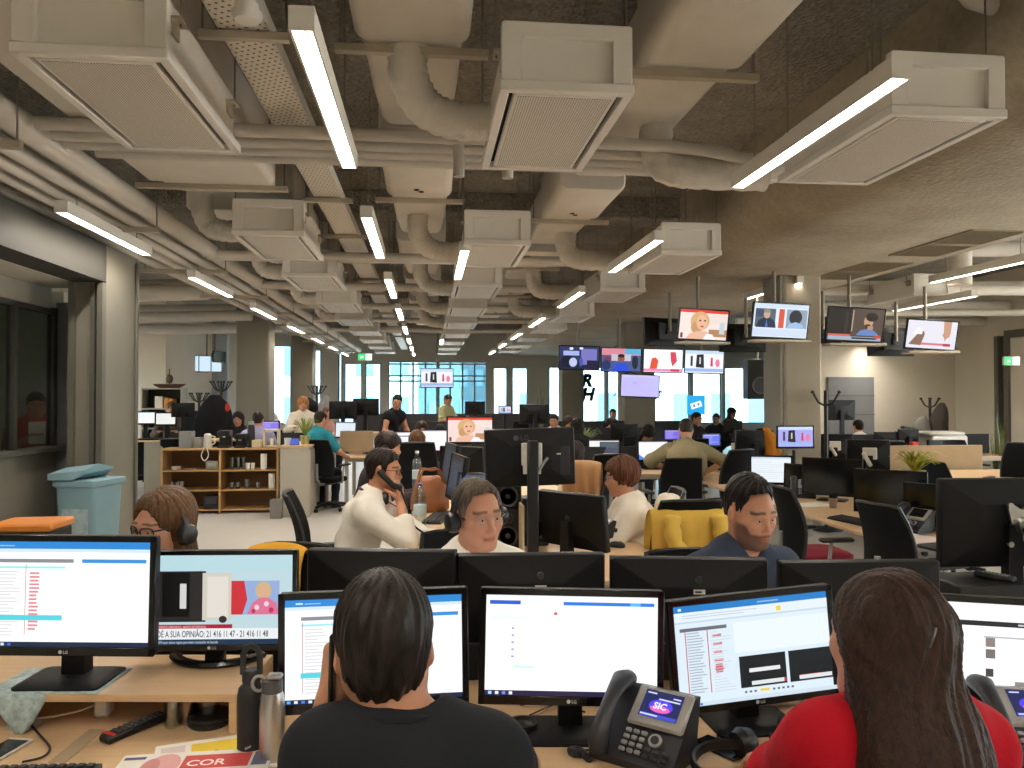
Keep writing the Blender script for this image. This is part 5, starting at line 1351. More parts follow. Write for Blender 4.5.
# newspapers
def newspaper(label, loc, w, d, rz, items, h=.006):
    r = empty('newspaper', loc, rz, label, 'newspaper'); m = MB().m(M_paper)
    m.loft([[(a, c, zz) for a, c in rrect(w, d, .004, 2)] for zz in (0, h)]); m.build('pages', None, r)
    k = MB(); 
    for i, it in enumerate(items):
        zz = h + .0004 * (i + 1)
        if it[0] == 'r': _, a, b, c, e, col = it; k.m(mat('newsprint %s' % col, col, .7)); k.quad(((a - .5) * w, (b - .5) * d, zz), ((c - .5) * w, (b - .5) * d, zz), ((c - .5) * w, (e - .5) * d, zz), ((a - .5) * w, (e - .5) * d, zz))
        elif it[0] == 'e': _, a, b, ra, rb, col = it; k.m(mat('newsprint %s' % col, col, .7)); k.add([((a - .5 + ra * math.cos(t)) * w, (b - .5 + rb * math.sin(t)) * d, zz) for t in [2 * PI * q / 18 for q in range(18)]], [tuple(range(18))])
        else:
            _, a, b, s_, txt, col = it; k.m(mat('newsprint %s' % col, col, .7)); vs, fs = text_polys(txt, s_, .02); k.add([((a - .5) * w + x, (b - .5) * d + y, zz) for x, y in vs], fs)
    k.build('printed_page', None, r, ang=0); return r
c = W(222, 752, z=DZ); newspaper('newspaper folded to a yellow advertisement beside the black flask', (c.x - .01, c.y - .03, DZ), .3, .22, .25, [('r', .3, .3, .95, .9, '#e8c93a'), ('t', .33, .52, .035, 'SOS...', '#6a5a20'), ('r', .05, .4, .25, .9, '#d8c9c4')])
c = W(195, 768, z=DZ); newspaper('newspaper with a pink portrait and a red headline at the bottom edge', (c.x, c.y - .06, DZ + .0075), .38, .25, .02, [('e', .3, .72, .11, .25, '#dba5a2'), ('e', .22, .68, .06, .2, '#c98a86'), ('r', .42, .6, .86, .9, '#cf4f4c'), ('t', .45, .66, .045, 'COR', '#f6e6e0'), ('r', .02, .86, .16, .92, '#5a5878'), ('r', .88, .6, .98, .9, '#6a6a80'), ('r', .05, .1, .95, .5, '#d9d0c6')])
# middle of the bench: dish, telephone, cords
c = W(522, 732, z=DZ); tag(MB().m(M_blacks).lathe([(.001, 0), (.035, 0), (.044, .02), (.043, .03), (.036, .03), (.03, .022), (.001, .018)], 24).build('round_dish', None, None, (c.x, c.y, DZ)), 'round black dish on the desk beside the man in black', 'dish')
c = W(640, 752, z=DZ); make_phone('charcoal desk telephone with a blue lit display in the middle of the desk', (c.x + .01, c.y - .02, DZ), -.72)
c = W(1022, 760, z=DZ); make_phone('desk telephone with a blue lit display at the right edge beside the woman in red', (c.x + .02, c.y + .02, DZ), -.2)
cable('black cord running back from the telephone toward the tilted monitor', [W(690, 742, z=DZ + .005), W(712, 750, z=DZ + .005), W(716, 730, z=DZ + .005), W(690, 702, z=DZ + .005)], .0025)
for i, (a, b, lb) in enumerate((((530, 715), (600, 700), 'black cord behind the stand of the middle monitor'), ((520, 705), (585, 712), 'second dark cord behind the stand of the middle monitor'), ((600, 722), (625, 705), 'dark cord between the middle stand and the telephone'))):
    p0 = W(a[0], a[1], z=DZ + .005); p1 = W(b[0], b[1], z=DZ + .005); cable(lb, [p0, (p0 + p1) / 2 + V((0, .03, .006)), p1], .003)
c = W(734, 752, z=DZ); r = empty('smartphone', (c.x - .03, c.y + .02, DZ), .55, 'dark smartphone lying in front of the tilted monitor stand', 'smartphone'); MB().m(M_black).box((0, 0, .004), (.07, .14, .008), .003).build('shell', None, r); MB().m(M_off).box((0, 0, .0082), (.064, .13, .001)).build('screen', None, r)
c = W(716, 764, z=DZ); tag(MB().m(mat('red pencil', '#c85a3a', .5)).cyl((0, -.06, .004), (0, .06, .004), .004, n=6).m(M_chrome).cyl((0, .06, .004), (0, .075, .004), .0035, .001, n=6).build('pencil', None, None, (W(706, 748, z=DZ).x, W(706, 748, z=DZ).y, DZ), (0, 0, .5)), 'thin red pencil beside the dark smartphone', 'pencil')
c = W(800, 716, z=DZ)
r = empty('power_strip', (c.x + .02, c.y + .1, DZ), FZ + .1, 'white power strip with round sockets behind the woman in red', 'power strip')
MB().m(M_white).box((0, 0, .03), (.26, .055, .06), .006).build('body', None, r)
for i in range(4):
    MB().m(mat('socket grey', '#b9b5ab', .5)).cyl((-.09 + i * .06, -.0275, .032), (-.09 + i * .06, -.029, .032), .021, n=18).m(M_slot).cyl((-.097 + i * .06, -.029, .032), (-.097 + i * .06, -.0295, .032), .003, n=8).cyl((-.083 + i * .06, -.029, .032), (-.083 + i * .06, -.0295, .032), .003, n=8).build('socket', None, r)
c = W(735, 772, z=DZ); r = empty('headphones', (c.x, c.y, DZ), .3, 'black headphones lying on the desk at the bottom edge', 'headphones')
MB().m(M_blacks).tube([(.0 + .085 * math.cos(a) - .02, .09 * math.sin(a), .03 + .012 * math.cos(a)) for a in [.5 + (2 * PI - 1.6) * i / 18 for i in range(19)]], .009, 8, flat=1.6).build('headband', None, r)
for q in ((.065, .045, .04), (.07, -.055, .04)): MB().m(M_blacks).tube([(q[0] - .02, q[1] * 1.0, q[2]), (q[0], q[1], q[2] + .004), (q[0] + .025, q[1], q[2] + .008)], [.034, .04, .03], 18).build('ear_cup', None, r)
c = W(795, 745, z=DZ); make_keyboard('black keyboard under the hand of the woman in red', (c.x + .16, c.y - .03, DZ), .1)
for i, px in enumerate((783, 800)):
    c = W(px, 735, z=DZ); r = empty('headset_earpiece', (c.x, c.y, DZ), .3 * i, '%s round black earpiece propped before the power strip' % ('left', 'right')[i], 'earphone'); MB().m(M_blacks).ball((0, 0, .03), (.017, .011, .028), 14, 10).build('pad', None, r); MB().m(M_blacks).tube([(0, .008, .03), (.0, .02, .01), (.02, .03, .004)], .004, 6).build('clip', None, r)
# box with a second remote at the right, behind the web page monitor
c = W(975, 590, Y=3.0); small_box('set_top_box', 'flat black recorder box behind the web page monitor', 'recorder', (c.x, 3.0, DZ), (.3, .24, .2), '#0b0b0c', bev=.006)
c = W(1000, 588, Y=2.95); r = empty('remote_control', (c.x, 2.98, DZ + .202), .5, 'dark remote control lying on the black recorder box', 'remote control'); MB().m(M_key).box((0, 0, .01), (.045, .15, .02), .005).build('shell', None, r)
k = MB().m(M_gpl)
for i in range(3):
    for j in range(7): k.box((-.012 + i * .012, -.05 + j * .015, .0215), (.007, .007, .003))
k.build('buttons', None, r)

# ---------- people at the front ----------
SK = '#c8957a'
# man in black at the telephone, seen from behind
hd = tuple(Wd(384, 646, 1.42)); rz = PI - .06; ln = .16
wr = lp(hd, rz, ln, W(528, 768, z=DZ + .05), .05)
manA = Person('man in a black shirt holding a mobile phone to his ear, seen from behind', hd, rz, (.1, .05, .12), ln, '#b98466', h=.005, shoulder_w=.142, chest=.94, scale=1.0, shrug=.055, head_dx=.05,
    arms={1: {'wrist': (.155, -ln - .05, hd[2] - .12), 'dir': (-.1, -.12, 1), 'palm': (-.85, -.5, .1), 'curl': (.45, .55, .65, .7), 'hint': (.25, -.75, -.6)}, -1: {'wrist': wr, 'dir': (.25, -.9, -.15), 'palm': (.2, 0, -1), 'curl': .3, 'hint': (-.7, .3, -.4)}})
manA.body(); manA.shirt('shirt', cloth_mat('black jersey', '#1a1c20', bump=.4), 'short', neck=.054, neck_up=.04, e=.014, wr=.006, seed=2); manA.trousers('trousers', cloth_mat('dark trousers', '#20242c'))
manA.hair(hair_short(.021, .06, amp=.004, back=-.1, side=.6), hair_mat('#211a15', .45), h=.004)
nk = manA.neck
MB().m(cloth_mat('black jersey', '#1a1c20', bump=.4)).tube([V(nk + A((.064 * math.cos(a) + .012, -.002 + .066 * math.sin(a), .062 + .012 * math.sin(a)))) for a in [-1.0 + (PI + 2.0) * i / 24 for i in range(25)]], .022, 10, flat=.45, up=(0, 0, 1)).build('collar', None, manA.root)
R_ = Matrix.Rotation(rz, 3, 'Z'); ph = manA.root.location + R_ @ V((.145, -ln - .03, hd[2] - .045))
tag(MB().m(M_black).box((0, 0, 0), (.009, .066, .125), .004).m(M_off).box((-.005, 0, 0), (.001, .058, .11)).build('mobile_phone', None, None, ph, (.12, 0, rz)), 'dark mobile phone held to the ear of the man in black', 'smartphone')
# woman in red with long hair, seen from behind
hd = tuple(Wd(884, 640, 1.5)); rz = PI + .12; ln = .2
wr = lp(hd, rz, ln, W(782, 764, z=DZ + .06))
womB = Person('woman in a red top with long brown hair, seen from behind', hd, rz, (.12, -.14, .1), ln, '#cf9c80', h=.005, shoulder_w=.142, chest=.86, sex='f', neck_fwd=.0, shrug=.05,
    arms={1: {'wrist': wr, 'dir': (.1, -.95, -.2), 'palm': (0, 0, -1), 'curl': .45, 'hint': (.8, .2, -.4)}, -1: {'hint': (-.8, .2, -.4)}})
womB.body(); womB.shirt('top', cloth_mat('red knit', '#a50e1e', rough=.9, bump=.3, bscale=25), 'long', e=.016, wr=.007, seed=5, neck=.06); womB.trousers('trousers', cloth_mat('dark trousers', '#20242c'))
def hairB(x, y, z):
    d = sd_ell(x, y, z, (0, .016, .04), (.088, .114, .096))
    d = smin(d, sd_cap(x, y, z, (.02, .06, .02), (.045, .1, -.2), .07, .085), .06)
    d = smin(d, sd_cap(x, y, z, (.01, .065, .0), (-.05, .11, -.26), .05, .07), .06)
    d = smin(d, sd_cap(x, y, z, (-.03, .11, -.13), (-.15, .12, -.46), .05, .065), .06)
    d = smin(d, sd_cap(x, y, z, (.03, .125, -.2), (.0, .13, -.46), .085, .07), .06)
    d = smin(d, sd_cap(x, y, z, (.075, .02, .0), (.085, .06, -.2), .03, .022), .04)
    # gathered half-up twist toward a clip at the back right
    d = smin(d, sd_cap(x, y, z, (.07, .05, .06), (.035, .12, .03), .017, .014), .02)
    d = smin(d, sd_cap(x, y, z, (-.075, .05, .055), (.035, .12, .03), .017, .014), .02)
    face = sd_ell(x, y, z, (0, -.13, -.05), (.068, .09, .115)); d = np.maximum(d, -face)
    u = x * 60 + 9 * z + 2.5 * np.sin(z * 9 + y * 10)
    return d + .0035 * np.sin(u * 1.7) + .002 * np.sin(u * 4.1 + 2 * np.sin(z * 20)) + .0015 * np.sin(u * 8.3 + y * 90)
womB.hair(hairB, hair_mat('#2f1d14', .4, (80, 60, 4), .55), lo=(-.28, -.16, -.56), hi=(.2, .26, .2), h=.004)
MB().m(mat('hair clip brown', '#2a1a12', .3)).tube([V(womB.Hc + womB.HR @ A(q)) for q in ((.026, .136, .044), (.034, .139, .03), (.04, .137, .012))], .006, 8).build('hair_clip', None, womB.root)
# chair backs under the lower edge
ch0 = make_chair()
ch0.location = (manA.root.location.x + .03, manA.root.location.y - .1, -.02); ch0.rotation_euler = (0, 0, PI); ch0['label'] = 'black office chair under the man in black'; ch0['group'] = 'black office chairs'; ch0.scale = (1, 1, .86)
def chair(x, y, rz, label, scale=1.0): 
    c = dup(ch0, (x, y, 0), rz, label, 'black office chairs'); c.scale = (scale, scale, scale); return c
c = chair(womB.root.location.x + .04, womB.root.location.y - .1, PI, 'black office chair under the woman in red', 1.0); c.scale = (1, 1, .88)
# man with headphones
hd = tuple(W(478, 515, Y=3.08)); rz = .3; ln = .3
manD = Person('grey haired man in a white shirt wearing headphones and thin glasses', hd, rz, (.08, -.03, .15), ln, '#c08a6e', h=.005, scale=1.06, shoulder_w=.185,
    arms={q: {'wrist': (q * .14, -ln - .12, .80), 'dir': (-q * .3, -.9, -.2), 'hint': (q * .9, .2, -.3)} for q in (-1, 1)})
manD.body(brow='#4a4038', stubble=.3); manD.shirt('shirt', cloth_mat('white cotton', '#e6e0d4'), 'long', neck=.066, vneck=.06, seed=3, wr=.006, e=.016); manD.trousers('trousers', cloth_mat('dark trousers', '#20242c'))
manD.hair(hair_short(.017, .097, amp=.004, sideburn=-.03, back=-.06), hair_mat('#5c4f43', .5), h=.004); glasses(manD, '#9a948a', wire=.0011)
headset(manD, 'black headphones on the grey haired man', tilt=-.0, z0=-.012, cup=.04, wide=.008)
MB().m(mat('red lanyard', '#b4283a', .7)).tube([V(manD.Hc + A(q)) for q in ((-.06, -.0, -.17), (-.05, -.1, -.24), (-.03, -.16, -.34))], .004, 6).tube([V(manD.Hc + A(q)) for q in ((.06, -.0, -.17), (.05, -.1, -.24), (.02, -.16, -.34))], .004, 6).build('lanyard', None, manD.root)
# bearded man
hd = tuple(W(750, 513, Y=2.99)); rz = .22; ln = .3
manG = Person('dark haired bearded man in a navy shirt looking down', hd, rz, (.2, .0, .1), ln, '#bd8769', h=.005, scale=1.06, shoulder_w=.19,
    arms={q: {'wrist': (q * .14, -ln - .1, .80), 'dir': (-q * .3, -.9, -.2), 'hint': (q * .9, .2, -.3)} for q in (-1, 1)})
manG.body(brow='#1a120e', beard=('#2e2019', .78)); manG.shirt('shirt', cloth_mat('navy cotton', '#343c4b'), 'long', neck=.066, vneck=.1, seed=4, wr=.006, e=.016); manG.trousers('trousers', cloth_mat('dark trousers', '#20242c'))
manG.hair(hair_short(.012, .1, amp=.003, sideburn=-.02, top=.014, back=-.04, side=.3), hair_mat('#17110e', .5), h=.004)
# woman with glasses at the left
hd = tuple(W(163, 525, Y=3.2)); rz = -.45; ln = .25
womC = Person('woman with brown hair, dark glasses and a headset behind the left monitors', hd, rz, (.14, .02, -.12), ln, '#d3a186', h=.005, scale=1.1, sex='f', shoulder_w=.175)
womC.body(lip='#b0605a'); womC.shirt('top', cloth_mat('dark blouse', '#3a3436'), 'long'); womC.trousers('trousers', cloth_mat('dark trousers', '#20242c'))
womC.hair(hair_long(.014, .3, .09, .055, .05, front=.09, part=.3, fo=(.078, .105), amp=.0022), hair_mat('#5a4028', .5), lo=(-.2, -.18, -.4), hi=(.2, .22, .2), h=.004); glasses(womC, '#1c1514', r=.024, wire=.003, hgt=.018); headset(womC, 'dark headset on the woman with glasses at the left', cup=.042, wide=.012, z0=-.02)
# ---------- middle bench running away from the camera ----------
make_desk('long maple bench in the middle of the room running away from the camera', -.12, 1.36, 3.95, 8.6)
# man in white on the telephone (looks to the right)
hd = tuple(W(384, 470, Y=4.9)); rz = PI / 2 - .2; ln = .18
manE = Person('man in a white shirt with glasses listening on a telephone handset', hd, rz, (.1, 0, .05), ln, '#bd8a6c', h=.006, scale=1.03, shoulder_w=.19,
    arms={-1: {'wrist': (-.06, -ln - .12, hd[2] - .19), 'dir': (.05, .12, 1), 'palm': (.2, 1, .1), 'curl': .7, 'hint': (-.3, -.6, -.7)}, 1: {'wrist': (.05, -ln - .3, .78), 'dir': (-.3, -.9, -.1), 'hint': (.8, .1, -.4)}})
manE.body(brow='#241a14', stubble=.2); manE.shirt('shirt', cloth_mat('white cotton', '#e6e0d4'), 'rolled', neck=.066, seed=8, wr=.006, e=.018, vneck=.05); manE.trousers('trousers', cloth_mat('blue grey trousers', '#3a4250'))
manE.hair(hair_short(.014, .07, amp=.004, sideburn=-.03), hair_mat('#241b16', .5), h=.005); glasses(manE)
r = empty('headphones', manE.root.location, rz, 'black headphones around the neck of the man on the telephone', 'headphones')
nk = manE.neck
MB().m(M_blacks).tube([V(nk + A((.095 * math.cos(a), .0 + .085 * math.sin(a) + .02, .035 + .02 * math.sin(a)))) for a in [-.5 + (PI + 1.0) * i / 16 for i in range(17)]], .01, 8).build('headband', None, r)
for q in (-1, 1): MB().m(M_blacks).tube([V(nk + A((q * .085, -.05, .0))), V(nk + A((q * .075, -.07, .0))), V(nk + A((q * .07, -.085, .0)))], [.036, .042, .034], 16).m(M_gpl).tube([V(nk + A((q * .07, -.085, .0))), V(nk + A((q * .069, -.088, .0)))], [.02, .02], 14).build('ear_cup', None, r)
R_ = Matrix.Rotation(rz, 3, 'Z')
r = empty('telephone_handset', manE.root.location, rz, 'black telephone handset at the mouth of the man in white', 'telephone')
H0 = manE.Hc
MB().m(M_blacks).tube([V(H0 + A(q)) for q in ((-.095, -.0, .0), (-.11, -.03, -.03), (-.1, -.08, -.08), (-.07, -.12, -.105))], [.024, .019, .018, .026], 12).build('body', None, r)
MB().m(M_cable).tube(smooth_path([V(H0 + A(q)) for q in ((-.07, -.12, -.105), (-.08, -.16, -.2), (-.08, -.2, -.32), (-.02, -.32, -.42))], 8), .006, 6).build('cord', None, r)
MB().m(mat('red lanyard', '#b4283a', .7)).tube([V(manE.Hc + A(q)) for q in ((-.07, -.0, -.16), (-.06, -.1, -.22), (-.03, -.14, -.36))], .004, 6).m(M_blacks).box(tuple(manE.Hc + A((-.03, -.15, -.38))), (.05, .012, .05), .004).build('lanyard', None, manE.root)
chair(manE.root.location.x - .1, manE.root.location.y, PI / 2 + .1, 'black office chair of the man in white on the telephone', 1.04)
# woman with red-brown hair typing (looks to the left)
hd = tuple(W(621, 477, Y=5.2)); rz = -PI / 2 - .1; ln = .12
womF = Person('woman with short auburn hair in a white knit top typing', hd, rz, (.12, 0, -.1), ln, '#cf9a7c', h=.006, scale=1.0, sex='f', shoulder_w=.17, chest=1.12,
    arms={1: {'wrist': (.1, -ln - .3, .80), 'dir': (-.1, -.95, -.1), 'hint': (.7, .3, -.6)}, -1: {'wrist': (-.1, -ln - .3, .80), 'dir': (.1, -.95, -.1), 'hint': (-.7, .3, -.6)}})
womF.body(); womF.shirt('knit_top', cloth_mat('white knit', '#e3dbcc'), 'elbow', seed=9, wr=.006, e=.018, neck=.068); womF.trousers('trousers', cloth_mat('dark trousers', '#20242c'))
womF.hair(hair_long(.024, .02, .078, .06, .045, front=.07, amp=.006, fo=(.11, .12)), hair_mat('#573322', .5), lo=(-.18, -.18, -.22), hi=(.18, .22, .2), h=.005); glasses(womF, '#5a6a7a')
chair(womF.root.location.x - .02, womF.root.location.y, -PI / 2 - .1, 'black office chair of the auburn haired woman')
# cardigan over her chair back
def draped(label, x, y, rz, col, w=.5, top=1.05, front=.25, back=.5, name='jacket', sleeve=False, seed=1, mark=False):
    rs = random.Random(seed); m = MB(); n = 16; prof = [(-.075, top - front), (-.07, top - front * .5), (-.055, top - .05), (-.02, top + .005), (.03, top + .01), (.07, top - .05), (.085, top - back * .5), (.1, top - back)]
    rings = []
    for yy, zz in prof:
        rings.append([((-.5 + i / n) * w * (1 + .05 * (top - zz)), yy + .03 * math.sin(i * 1.3 + zz * 6 + seed) * (top + .02 - zz) * 3 - .05 * (abs(i / n - .5) * 2) ** 2, zz - .02 * (abs(i / n - .5) * 2) ** 3 + .012 * math.sin(i * 1.9 + seed) * (zz < top - .2)) for i in range(n + 1)])
    m.m(cloth_mat('draped cloth %s' % col, col)).loft(rings, False, False)
    r = empty(name, (x, y, 0), rz, label, 'jacket')
    o = m.build('cloth', None, r, ang=80); sm = o.modifiers.new('thickness', 'SOLIDIFY'); sm.thickness = .012; sb = o.modifiers.new('smooth', 'SUBSURF'); sb.levels = sb.render_levels = 1
    if sleeve:
        for q in (-1, 1):
            MB().m(cloth_mat('draped cloth %s' % col, col)).tube(smooth_path([(q * w * .28, .09, top - .04), (q * w * .3, .13, top - .16), (q * w * .24 - .02, .15, top - .3), (q * w * .26, .14, top - .48)], 4), [.05 + .008 * math.sin(i * 2.3) for i in range(13)], 12).build('sleeve', None, r, ang=80)
    if mark:
        k = MB().m(M_dmark)
        for i in range(4): k.box((w * .33 - .03 * (i % 2), .118, top - .34 - .03 * i), (.14 - .02 * i, .004, .008), 0, (0, .35, 0))
        k.build('printed_mark', None, r)
    return r
draped('white cardigan over the chair back behind the auburn haired woman', womF.root.location.x + .26, womF.root.location.y + .02, -PI / 2 - .1, '#e0d8c8', .46, 1.0, seed=2, name='cardigan')
c = W(692, 504, Y=4.6); chair(c.x, 4.9, PI, 'black office chair under the yellow jacket')
draped('mustard yellow jacket draped over a chair back', c.x, 4.63, PI, '#cdaa4e', .5, 1.0, .3, .62, sleeve=True, seed=4, mark=True)
chair(manG.root.location.x + .02, manG.root.location.y + .1, 0.15, 'black office chair of the bearded man', .9)
chair(manD.root.location.x + .1, manD.root.location.y + .16, 0.2, 'black office chair of the grey haired man', .98)
chair(womC.root.location.x + .22, womC.root.location.y + .2, -.3, 'black office chair of the woman with glasses', .92)
draped('yellow jacket on the chair of the woman with glasses', womC.root.location.x + .22, womC.root.location.y + .47, -.3, '#c9952a', .3, .965, .2, .3, seed=7)
# equipment on the bench
q = W(530, 457, Y=4.45)
mo = make_monitor('black monitor back with maker letters on the white arm bracket', .52, .33, q.z - .165 - DZ, (q.x, 4.45, DZ), PI + .03, .0, .03, None, stand=None, back=dict(logo=(.06, .1)))
o = MB().m(M_white).box((0, .062, .0), (.12, .012, .13), .006).box((-.04, .07, -.05), (.02, .02, .12)).box((.04, .07, -.05), (.02, .02, .12)).build('bracket', None, mo); o.location = (0, 0, q.z - DZ + .02)
MB().m(M_black).box((0, .1, (q.z - DZ + .1) / 2), (.06, .05, q.z - DZ + .1), .006).build('support_pole', None, mo)
MB().m(M_gpl).tube([(-.02, .09, q.z - DZ - .1), (-.07, .08, q.z - DZ - .02), (-.09, .07, q.z - DZ)], .008, 6).build('lever', None, mo)
MB().m(mat('black socket panel', '#1e1f22', .6)).box((-.16, .03, q.z - DZ - .02), (.13, .015, .16), .003).m(M_paper).box((-.13, .04, q.z - DZ + .03), (.03, .002, .02)).box((-.16, .04, q.z - DZ + .02), (.025, .002, .008)).build('socket_panel', None, mo)
mon(573, 520, 4.55, 'tilted black monitor back beside the auburn haired woman', .5, 2.25, None, tilt=-.12, back=dict(disc=((0, .02, .02),)))
mon(457, 478, 5.5, 'dark monitor seen edge on beyond the water bottle', .5, -1.42, sc_dark(), '#2a3038', .6, tilt=-.15)
mon(450, 464, 6.3, 'second dark monitor edge on, farther along the middle bench', .5, -1.42, sc_dark(), '#30363e', .5, tilt=-.15)
mon(478, 487, 5.2, 'small tilted screen with a grey blue glow behind the headphones', .3, -.35, rows(.1, .9, .1, .9, 4, '#6a7a94', 2), '#46536c', .8, tilt=-.5)
def speaker(label, loc, h=.26, w=.17):
    r = empty('loudspeaker', loc, 0, label, 'loudspeaker'); MB().m(M_black).box((0, 0, h / 2), (w, .18, h), .008).build('cabinet', None, r)
    MB().m(mat('speaker cone', '#2c2d30', .6)).lathe([(w * .38, 0), (w * .36, .008), (w * .2, -.01), (w * .1, .0), (.001, .004)], 22, (0, -.09, h * .36), (PI / 2, 0, 0)).build('woofer', None, r)
    MB().m(mat('speaker cone', '#2c2d30', .6)).lathe([(w * .2, 0), (w * .18, .006), (.001, .004)], 18, (0, -.09, h * .78), (PI / 2, 0, 0)).build('tweeter', None, r); return r
c = W(508, 512, Y=4.75)
speaker('black loudspeaker at the base of the monitor pole, lower of two', (c.x, 4.85, DZ)); speaker('black loudspeaker stacked on the other by the monitor pole', (c.x, 4.85, DZ + .262), .2)
c = W(505, 488, Y=4.8); r = empty('desk_fan', (c.x - .01, 4.85, DZ + .463), 0, 'small white clamp lamp head on the loudspeakers', 'lamp'); MB().m(M_white).lathe([(.03, 0), (.065, .03), (.06, .05), (.02, .06)], 20, (0, 0, .07), (PI / 2, 0, 0)).build('shade', None, r); MB().m(M_white).cyl((0, 0, 0), (0, 0, .07), .015, n=10).build('base', None, r)
c = W(536, 505, Y=4.9); speaker('black loudspeaker right of the monitor pole', (c.x, 5.0, DZ), .3)
c = W(521, 520, Y=4.7); tag(MB().m(mat('cream board', '#cdbf9f', .6)).box((0, 0, .15), (.012, .28, .3), .002, (0, .0, 0)).build('wooden_board', None, None, (c.x, 4.72, DZ)), 'upright cream board between the loudspeaker and the pole', 'board')
for i in range(6):
    px = 535 + i * 9; p0 = W(px, 548 - (i % 3) * 8, z=DZ + .01); cable('tangled dark cord on the middle bench, %s from the pole' % numword(i), [p0, p0 + V((.06, .1, .03)), p0 + V((-.04, .2, .01)), p0 + V((.05, .32, .02))], .006, None, 'cable', 'tangled cords on the middle bench')
make_bottle('large clear water bottle with a blue cap on the middle bench', W(420, 532, z=DZ), .34, .045)
make_bottle('small clear water bottle with a white cap behind the leather bag', W(417, 475, Y=7.6) * 1 + V((0, 0, 0)) if False else (W(417, 470, Y=7.6).x, 7.6, DZ), .42, .045, cap='#e8e8e8')
# leather bag
b0 = W(430, 511, z=DZ); r = empty('handbag', (b0.x, b0.y, DZ), .2, 'slouchy tan leather bag on the middle bench', 'bag')
M_lea = mat('tan leather', '#9a5f34', .5, var=.15, vscale=9, bump=.5, bscale=16)
rg = []
for i, (zz, k, kk) in enumerate(((0, .9, .9), (.02, 1.03, 1.1), (.12, 1.0, 1.0), (.2, .88, .7), (.26, .7, .35), (.275, .62, .15))): rg.append([(math.cos(a) * .155 * k * (1 + .04 * math.sin(4 * a + i)), math.sin(a) * .11 * kk * (1 + .06 * math.sin(5 * a + 2 * i)), zz + .02 * math.sin(3 * a + i) * (i > 1)) for a in [2 * PI * j / 28 for j in range(28)]])
MB().m(M_lea).loft(rg).build('body', None, r, ang=80)
for q in (-1, 1): MB().m(M_lea).tube(smooth_path([(-.1, q * .03, .24), (-.07, q * .05, .34), (0, q * .06, .34), (.07, q * .05, .34), (.1, q * .03, .24)], 4), .009, 6).build('strap', None, r)
make_keyboard('dark keyboard beside the large water bottle', W(437, 520, z=DZ), PI / 2 - .2)
r = paper_stack('yellow papers in front of the man on the telephone', W(412, 541, z=DZ), .3, .22, .008, .4, '#dcc15a')
paper_stack('white newspapers under the forearm of the man on the telephone', W(395, 536, z=DZ) + V((.05, .1, 0)), .4, .3, .01, -.3)
paper_stack('white paper propped behind the edge on monitors', W(462, 500, z=DZ), .3, .25, .01, .2)
make_mouse('black computer mouse on the bench in front of the auburn haired woman', W(617, 547, z=DZ), .9)
make_keyboard('black keyboard under the hands of the auburn haired woman', W(596, 535, z=DZ), -PI / 2)
c = W(604, 530, Y=4.9); make_phone('dark telephone standing beside the auburn haired woman', (c.x - .03, 5.0, DZ), -1.4, True, True)
# pink presenter screen
tv(470, 430, 8.3, .5, 'television showing a blonde presenter close up, on the middle bench', sc_portrait(), '#f4d9d4', 0, .0, shelf=False, drop=0)
c = W(470, 447, Y=8.3); tag(MB().m(M_blacks).cyl((0, 0, 0), (0, 0, c.z - DZ + .02), .02, n=10).lathe([(.001, 0), (.13, 0), (.13, .012), (.001, .015)], 20).build('television_stand', None, None, (c.x, 8.42, DZ)), 'black stand under the presenter television', 'stand')
mon(462, 462, 7.3, 'black monitor back below the presenter television', .45, PI - .5, None)
# woman with headset behind the man on the telephone, seen in profile
def extra(label, px, py, Y, rz, skin='#c8957a', sex='m', hair=('short', '#241b16'), top='#3a3a40', lean=.2, rot=(.15, 0, 0), stand=False, sleeve='long', hands=False, arms=None, h=.011, sw=.18, chest=1.0, long_=.26, beard=None):
    hd = tuple(W(px, py, Y=Y))
    p = Person(label, hd, rz, rot, lean, skin, None, 1.0, stand, h, sw, chest, arms, hands, sex=sex)
    p.body(beard=beard); p.shirt('shirt', cloth_mat('cloth %s' % top, top), sleeve, seed=int(px), e=.018, wr=.005)
    p.trousers('trousers', cloth_mat('dark trousers', '#20242c'))
    if hair[0] == 'short': p.hair(hair_short(.016, .062, amp=.004), hair_mat(hair[1]), h=.008)
    else: p.hair(hair_long(.02, long_, .09, .06, .05, amp=.005, front=.06), hair_mat(hair[1]), lo=(-.2, -.18, -.42), hi=(.2, .24, .2), h=.009)
    return p
pw = extra('woman with curly dark hair and a headset behind the man on the telephone', 389, 447, 7.0, PI / 2 - .2, '#c08a6c', 'f', ('long', '#2a1d18'), '#3c3438', long_=.14, h=.008)
headset(pw, 'pale banded headset on the curly haired woman', cup=.03)
# ---------- right-hand bench ----------
make_desk('long maple bench at the right running away from the camera', 3.0, 4.6, 4.75, 9.0)
mon(890, 492, 5.7, 'unlit black monitor beside the black telephone on the right bench', .52, -.75, None, tilt=-.06)
mon(832, 477, 6.75, 'unlit black monitor in the middle of the right bench', .52, -.7, None, tilt=-.06)
mon(771, 470, 7.7, 'monitor with a pale blue page at the far end of the right bench', .42, -.35, sc_sheet(2), '#eef5fa', .95, h=.3)
mon(803, 478, 7.3, 'narrow dark monitor beside the silver telephone', .4, -1.0, None)
mon(938, 510, 5.2, 'black monitor seen edge on beyond the silver bracket', .46, -.9, None)
c = W(803, 497, z=DZ); make_phone('silver and black telephone on the right bench', (c.x, c.y, DZ), -.5)
c = W(912, 531, z=DZ); make_phone('black telephone with its display dark on the right bench', (c.x, c.y, DZ), -1.2, True, True)
paper_stack('pink and white newspaper at the near end of the right bench', W(908, 541, z=DZ) + V((.05, .05, 0)), .38, .28, .006, .3, '#e8d4cc')
